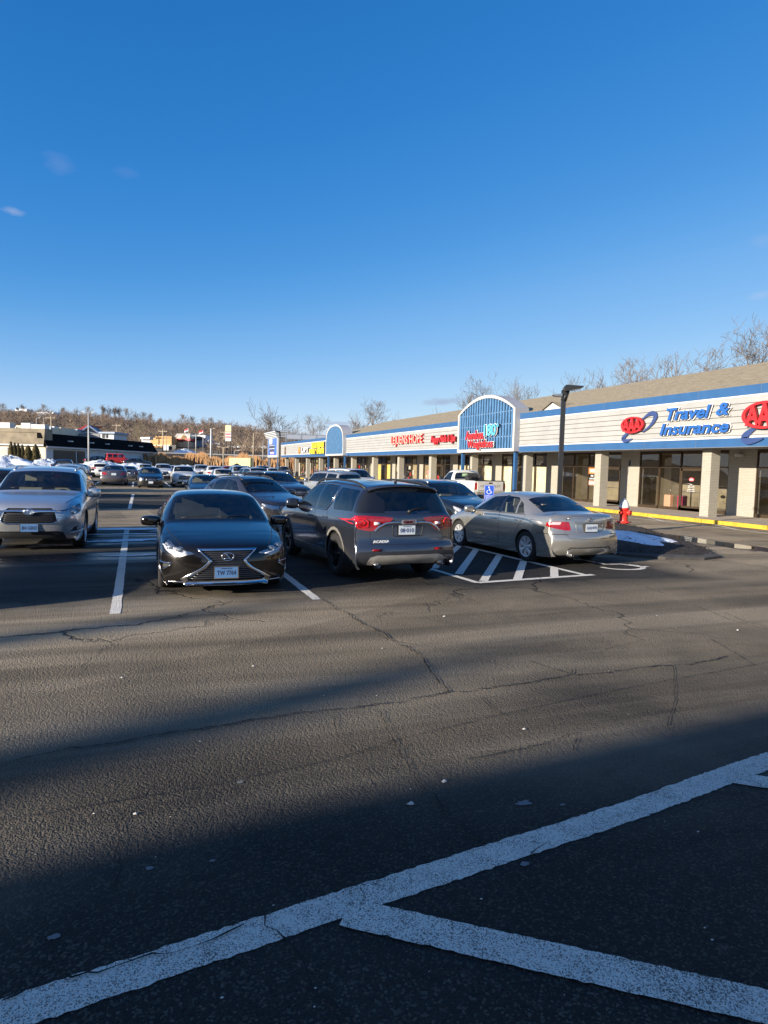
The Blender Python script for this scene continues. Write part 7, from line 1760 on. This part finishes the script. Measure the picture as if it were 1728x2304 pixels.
# trees one can tell apart on the skyline
sk = [(8, 905, 'crestoak', 'bare tree on the hill crest at the left edge'), (52, 907, 'cresttall', 'bare tree on the hill crest beside the dark hilltop house'), (99, 907, 'crestoak', 'round bare tree standing clear on the crest right of the hilltop house'), (142, 913, 'cresttall', 'thin bare tree on the crest above the red gable'), (172, 914, 'crestvase', 'broad pale tree on the crest left of the tall light pole'), (200, 912, 'crestoak', 'bare tree behind the top of the tall light pole'), (233, 908, 'cresttall', 'tall bare tree on the crest, first right of the light pole'), (246, 910, 'crestvase', 'bare tree on the crest, second right of the light pole'), (258, 911, 'cresttall', 'bare tree on the crest, third right of the light pole'), (268, 913, 'cresttall', 'narrow bare tree on the crest left of the round one'), (286, 915, 'crestoak', 'round bare tree above the big pale tree'), (307, 923, 'crestvase', 'bare tree on the crest right of the round one'), (322, 924, 'crestoak', 'bare tree on the falling crest, second from its right end'), (338, 926, 'cresttall', 'bare tree on the falling crest above the tan restaurant'), (361, 938, 'cresttall', 'small bare tree on the low part of the crest'), (383, 940, 'crestvase', 'small bushy bare tree left of the two broad skyline trees'), (411, 929, 'crestoak', 'broad bare skyline tree above the restaurants'), (430, 934, 'crestoak', 'bare skyline tree right of the broad one'), (455, 936, 'crestvase', 'bare skyline tree above the red flag'), (474, 937, 'crestoak', 'bare skyline tree above the thick white pole')]
for k, (px, yt, kd, lb) in enumerate(sk):
    D = 512; b = at_pd(px, D, hill_z(px, D)-1); top = atD(px, yt, D).z; tree(kd, b.x, b.y, b.z, top-b.z, k*1.3, lb, 'bare trees on the hill crest', 1.1 if 'oak' not in kd else 1.35, BARKW if k % 3 else None)
b = at_pd(314, 270, 6); tree('vase', b.x, b.y, b.z, atD(314, 946, 270).z-b.z, 1, 'big pale bare tree behind the right part of the black roof', 'bare trees on the hill crest', 1.3, M('bark_pale', (.30, .25, .16), .9, var=.2))
m = MB(); rn = random.Random(3)
for _ in range(500):
    a = rn.uniform(0, 6.28); t = rn.random(); c = Vector((1.6*(1-t)*math.cos(a)*rn.uniform(.6, 1), 1.6*(1-t)*math.sin(a), t*6)); s = .5; m.add([c, c+Vector((rn.uniform(-s, s), rn.uniform(-s, s), s)), c+Vector((rn.uniform(-s, s), rn.uniform(-s, s), -.1))], [(0, 1, 2)])
b = at_pd(275, 235, 4.5); r = empty('conifer', b, 0, 'small orange brown and green conifer behind the black roof', 'tree'); m.build('foliage', M('conifer_mixed', (.10, .055, .02), .9, var=.6, vscale=.5), r); MB().tube([(0, 0, -.5), (0, 0, 5.5)], .15, 5).build('trunk', BARK, r)
# --- buildings behind
RST = M('tan_restaurant', (.52, .30, .12), .7, var=.1, vscale=.3); SNR = M('snowy_roof', (.70, .72, .76), .8, var=.1); GRW = M('blue_grey_wall', (.30, .36, .46), .7, var=.1); MAR = M('red_metal_roof', (.50, .06, .06), .5, var=.1); DRF = M('dark_roof', (.04, .04, .045), .8, var=.2)
def bld(name, D, parts, label, depth=10):
    c = at_pd(parts[0][1], D, 0); r = empty(name, c, 0, label, 'building')
    for nm, p0, p1, yt, yb, mt, dd, dp in parts:
        m = MB(); hbox(m, p0, p1, yt, yb, D+dd, dp or depth, 0, ref=parts[0][1]); m.v = [tuple(Vector(v)-c) for v in m.v]; m.build(nm, mt, r)
    return r, c
bld('store_building', 195, [('wall', -60, 115, 961, 992, CRW, 0, 20), ('parapet', 36, 50, 957, 962, CRW, -.5, 5), ('side_wall', 51, 114, 959, 978, M('store_shade', (.42, .46, .52), .7), -.6, .5), ('chimney', 13, 18, 954, 962, CRW, 2, 2), ('roof_edge', -60, 36, 960, 962, SNR, -.7, .4), ('porch_roof', 0, 48, 969, 972, DRF, -2, 2)], 'long cream store with raised parapet above the tan roofed building')
bld('corner_building', 190, [('wall', 115.5, 137, 962, 984, CRW, 0, 8), ('awning', 120, 132, 965, 968, M('awning_maroon', (.12, .03, .04), .7), -1, 1), ('snowy_ledge', 98, 122, 959.5, 962, SNR, -1, 3)], 'small cream block with maroon awning left of the row of windows')
r, c = bld('motel_building', 200, [('wall', 138, 174, 969, 982, WP, 0, 9), ('roof_edge', 137, 174, 965.5, 969, GRW, -1, 10), ('right_wing', 226, 256, 975, 990, WP, 0, 9), ('wing_roof', 222, 258, 971.5, 975, GRW, -1, 10), ('gable_wall', 174, 224, 976, 992, M('gable_grey', (.20, .20, .22), .7), 0, 6)], 'white motel like building with grey gable and red roof slope')
for p0, p1, a, b in ((143, 148, 970, 978), (153, 158, 970.5, 978.5), (163, 168, 971, 979), (229, 233, 977, 985), (237, 241, 977.5, 985)):
    m = MB(); hbox(m, p0, p1, a, b, 199.7, .2, ref=138); m.v = [tuple(Vector(v)-c) for v in m.v]; m.build('window', DKG, r)
def tri_px(P, D, depth, mat, nm):
    v = DV*depth; A_ = [atD(x, y, D)-c for x, y in P]; m = MB(); n = len(A_); m.add(A_+[a+v for a in A_], [tuple(range(n)), tuple(range(2*n-1, n-1, -1))]+[(i, n+i, n+(i+1) % n, (i+1) % n) for i in range(n)]); return m.build(nm, mat, r)
tri_px([(174, 976), (199, 958.5), (224, 976)], 199.9, 5, M('gable_grey', (.20, .20, .22)), 'gable'); tri_px([(170, 978), (199, 956), (229, 978), (224.5, 978), (199, 959.5), (174.5, 978)], 199, 1.2, GRW, 'gable_trim'); tri_px([(166, 969), (193, 957), (199, 956), (172, 975)], 200.5, 9, MAR, 'red_roof')
m = MB(); m.tube([atD(176+i*3.2, 978-5*math.sin(PI*i/14), 198.6)-c for i in range(15)], .25, 4); m.build('arched_truss', GALV, r)
bld('hilltop_house', 505, [('wall', 22, 53, 925, 935, DRF, 0, 10), ('snowy_roof', 34, 60, 920, 925, SNR, 2, 8), ('chimney', 36, 38, 917, 922, DRF, 1, 2)], 'dark house with snowy roof on the hill crest at the far left')
bld('hillside_house', 440, [('wall', 84, 118, 929, 938, GRW, 0, 8), ('snowy_roof', 82, 120, 927, 930, SNR, 0, 9)], 'grey house with snowy roof half hidden in the wood')
bld('roadside_house', 235, [('wall', 318, 348, 988, 1002, M('pale_house', (.42, .42, .46), .7), 0, 8), ('snowy_roof', 316, 337, 983.5, 988, SNR, -1, 6), ('roof', 335, 350, 986, 989, DRF, -1, 7)], 'small pale house with snowy roof left of the tan restaurant')
bld('tan_restaurant', 220, [('wall', 345, 386, 985, 1006, RST, 0, 12), ('parapet', 350, 386, 981.5, 985, RST, -.3, 4), ('left_slope', 339, 346, 990, 1004, RST, 1, 8), ('cornice', 340, 387, 1001, 1003, CRW, -.6, 1), ('entrance', 365, 379, 1003, 1013, WP, -2, 3), ('door', 382, 396, 1001, 1011, DKG, -1, 1)], 'orange tan flat roofed restaurant with pale entrance')
r, c = bld('gabled_restaurant', 224, [('wall', 386, 428, 994, 1006, M('peach_wall', (.60, .42, .28), .7), 0, 10), ('red_band', 396, 428, 986, 991, MAR, -.4, 8), ('upper_wall', 396, 427, 981, 986, CRW, 0, 8)], 'peach restaurant with cream roof and red band left of the flag poles')
tri_px([(391, 984), (398, 975.5), (428, 975.5), (428, 984)], 223, 9, M('cream_roof', (.62, .60, .55), .7), 'roof'); tri_px([(406, 986), (413, 978), (420, 986), (413, 990)], 221.5, .5, RST, 'gable_ornament')
r, c = bld('blue_roof_building', 228, [('wall', 430, 470, 990, 1005, GRW, 0, 9), ('snowy_roof', 434, 462, 979, 985, SNR, 0, 9), ('dark_gable', 443, 451, 982, 990, DRF, -1, 2), ('snowy_slope', 452, 467, 985, 990, SNR, 1, 5), ('low_roof', 462, 494, 997, 1000, GRW, 2, 6)], 'blue grey building with snowy roofs right of the first flag pole')
bld('distant_store_row', 275, [('wall', 490, 590, 1006, 1013, M('row_wall', (.30, .22, .17), .8, var=.4, vscale=.2), 0, 9), ('snowy_roof', 488, 600, 1003, 1006.5, SNR, -1, 10)], 'row of low distant buildings with snowy roofs behind the reeds')
bld('distant_house', 330, [('wall', 560, 600, 998, 1004, M('row_wall', (.30, .22, .17)), 0, 8), ('roof', 558, 602, 995, 998.5, M('brown_roof', (.14, .09, .07), .8), -1, 9)], 'small brown house among trees left of the end sign')
# heap of ploughed snow before the restaurant
p = at_pd(415, 205, 4.1); tag(mound('snow_bank', p.x, p.y, 4.5, 2, 1.7, R(10), 77, 40, 12, z0=4.1, rough=.15), 'snow heap on the raised road before the peach restaurant', 'snow bank', 'ploughed snow banks')
# --- poles, signs, flags
def pole_px(nm, px, yt, D, z0, rad, label, group, arms=0, heads=0, mat=None, cat='utility pole'):
    t = atD(px, yt, D); r = empty(nm, (t.x, t.y, z0), 0, label, cat, group); H = t.z-z0; mt = mat or GALV; MB().tube([(0, 0, 0), (0, 0, H)], [rad, rad*.7], 7).build('pole', mt, r)
    s = SXV
    for k in range(arms): m = MB(); m.obox((0, 0, H-.6-k*1.3), s*1.25, DV*.06, UP*.09); [m.lathe([(0, 0), (.07, 0), (.05, .28), (0, .28)], 6, c=(s.x*q, s.y*q, H-.5-k*1.3)) for q in (-1.1, -.5, .5, 1.1)]; m.build('crossarm', mt, r)
    for q in ([-1, 1] if heads == 2 else [1]*heads): m = MB(); m.tube([(0, 0, H-.15), s*(q*.5)+UP*(H+.0)], .035, 5); m.obox(s*(q*.68)+UP*(H+.0), s*.22, DV*.13, UP*.05); m.build('lamp_head', mt, r)
    return r
WDN = M('pale_wood_pole', (.42, .34, .24), .8, var=.15); GW = 'utility poles along the road'; GLP = 'tall pale light poles'
pole_px('light_pole', 199, 927, 104, 0, .13, 'tall pale light pole with two heads rising from the snow bank', GLP, heads=2, cat='light pole')
pole_px('utility_pole', 115, 936, 230, 5, .22, 'utility pole above the roofs left of the red gable', GW, 1, mat=WDN); pole_px('utility_pole', 262, 953, 215, 4, .2, 'utility pole with crossarm behind the black roof', GW, 1, mat=WDN); pole_px('utility_pole', 366.5, 966, 198, 4, .2, 'utility pole in front of the tan restaurant', GW, 1, mat=WDN); pole_px('utility_pole', 374, 978, 205, 4, .12, 'thin post right beside the restaurant utility pole', GW, 0, mat=WDN)
pole_px('utility_pole', 441, 976, 196, 4, .18, 'grey pole between the two flags', GW, 1); pole_px('light_pole', 475, 964, 182, 2, .28, 'thick white pole above the reeds', GLP, heads=1, mat=WHITE, cat='light pole'); pole_px('utility_pole', 505, 969, 215, 4, .2, 'wooden pole beside the pylon sign', GW, 2, mat=WDN)
pole_px('light_pole', 570.5, 974, 150, 0, .15, 'pale light pole between the pylon sign and the end sign', GLP, heads=1, mat=WDN, cat='light pole'); pole_px('light_pole', 502.5, 1006, 112, 0, .11, 'short pale light pole with two heads left of the yellow container', GLP, heads=2, mat=WDN, cat='light pole'); pole_px('light_pole', 527.5, 1013, 116, 0, .06, 'slim grey lamp post in front of the yellow container', GLP, heads=1, cat='light pole')
pole_px('light_pole', 82, 940, 180, 3, .1, 'lamp with white head above the cream store, left one', GLP, heads=1, cat='light pole'); pole_px('light_pole', 98, 940, 185, 3, .1, 'lamp with white head above the cream store, right one', GLP, heads=1, cat='light pole'); pole_px('light_pole', 592, 990, 160, 1, .1, 'small globe lamp post among the shrubs left of the end sign', GLP, heads=1, cat='light pole')
for px, yt, lb, cols_ in ((424, 962, 'flag pole with limp striped flag above the peach restaurant', ((.6, .1, .1), (.6, .6, .62))), (457, 966, 'flag pole with red and white flag right of the peach restaurant', ((.62, .03, .04), (.68, .68, .7)))):
    t = atD(px, yt, 210); r = empty('flagpole', (t.x, t.y, 4), 0, lb, 'flag pole', 'flag poles'); H = t.z-4; MB().tube([(0, 0, 0), (0, 0, H)], .07, 6).build('pole', GALV, r); m = MB(); s = SXV*-1
    for j in range(2): m.grid([[s*(.1+k*.24)+UP*(H-.2-j*.45-q*.45-.10*k)+DV*.12*math.sin(k*1.7) for q in (0, 1)] for k in range(6)], j)
    m.build('flag', [M('flag_red%d' % int(cols_[0][0]*100), cols_[0], .8), M('flag_white', cols_[1], .8)], r)
t = atD(514, 957, 190); r = empty('pylon_sign', (t.x, t.y, 3), 0, 'tall pylon sign with cream and white panels above the reeds', 'sign'); H = t.z-3
for k, (z0, z1, mt) in enumerate(((H-1.75, H, M('pylon_cream', (.66, .60, .36), .5)), (H-3.3, H-1.9, WHITE), (H-4.4, H-3.4, WHITE))): m = MB(); m.obox(UP*((z0+z1)/2), SXV*.82, DV*.25, UP*((z1-z0)/2)); m.build('panel', mt, r)
m = MB(); m.obox(UP*(H-2.45)-DV*.27, SXV*.7, DV*.01, UP*.14); m.obox(UP*(H-3.25)-DV*.27, SXV*.65, DV*.01, UP*.12); m.build('panel_lettering', RED, r)
for s in (-1, 1): MB().tube([SXV*.6*s, SXV*.6*s+UP*H*.8], .14, 6).build('post', DRF, r)
# power lines sagging along the road
m = MB()
for (a, ya), (b, yb) in (((115, 940), (262, 957)), ((262, 957), (366, 970)), ((366, 970), (505, 973)), ((505, 973), (760, 1000))):
    for dz in (0, 1.2): m.tube([atD(a+(b-a)*k/10, ya+(yb-ya)*k/10+3*math.sin(PI*k/10), 215)-UP*dz for k in range(11)], .035, 3, cap=False)
tag(m.build('power_lines', M('cable', (.20, .19, .18), .7, var=0)), 'thin power lines sagging between the utility poles', 'power line')
# --- out of the picture on the left and behind: a car known by its shadow, and blockers added to cast the long shadows
sdh = Vector((sd.x, sd.y, 0)).normalized()
hb_ = variant(bxp, BX_P, (.30, .31, .33), -27.75, 19.9, 180, 'grey tall sport utility in the bay beyond the left edge, nose to the camera', sc=(1, 1, .9))
for k, (x, y, H, wd, lb) in enumerate(((-86, -7.5, 17.4, 1.25, 'added unseen evergreen blocking the sun far behind the camera, the wider one'), (-86, -4.0, 17.0, .75, 'added unseen evergreen blocking the sun far behind the camera, the slimmer one'))):
    rn = random.Random(60+k); m = MB()  # unseen evergreens added and shaped to cast the soft shadow band
    for _ in range(1800):
        t = rn.random()**.8; rr = wd*(1-t)**.4*rn.uniform(.75, 1.15); a = rn.uniform(0, 2*PI); c = Vector((rr*math.cos(a), rr*math.sin(a), .4+t*(H-.5))); s_ = .22
        d1 = Vector((rn.uniform(-1, 1)*s_*.5, rn.uniform(-1, 1)*s_*.5, s_*1.3)); d2 = Vector((math.cos(a+PI/2)*s_*.6, math.sin(a+PI/2)*s_*.6, 0)); m.add([c-d2, c+d2, c+d1], [(0, 1, 2)])
    m.tube([(0, 0, .4), (0, 0, H*.6), (0, 0, H*.88), (0, 0, H*.97)], [wd*.8, wd*.66, wd*.4, .03], 9, 0)
    rt = empty('shadow_blocker_tree', (x, y, 0), 0, lb, 'tree', 'added shadow blockers behind the camera'); m.build('foliage', ARB, rt); MB().tube([(0, 0, -.1), (0, 0, .6)], .12, 6).build('trunk', BARK, rt)
r = empty('shadow_blocker_building', (-56.0, 2.1, 0), R(5.3), 'added unseen flat roofed block behind the camera, shading the foreground', 'shop building')  # unseen block added so its roof edge shades the foreground
MB().box(-24, -14, 0, 24, 0, 7.15).build('wall', M('red_brown_brick', (.20, .10, .07), .85, var=.25), r); MB().box(-24.2, -14.2, 7.15, 24.2, .2, 7.45).build('parapet', CONC, r)
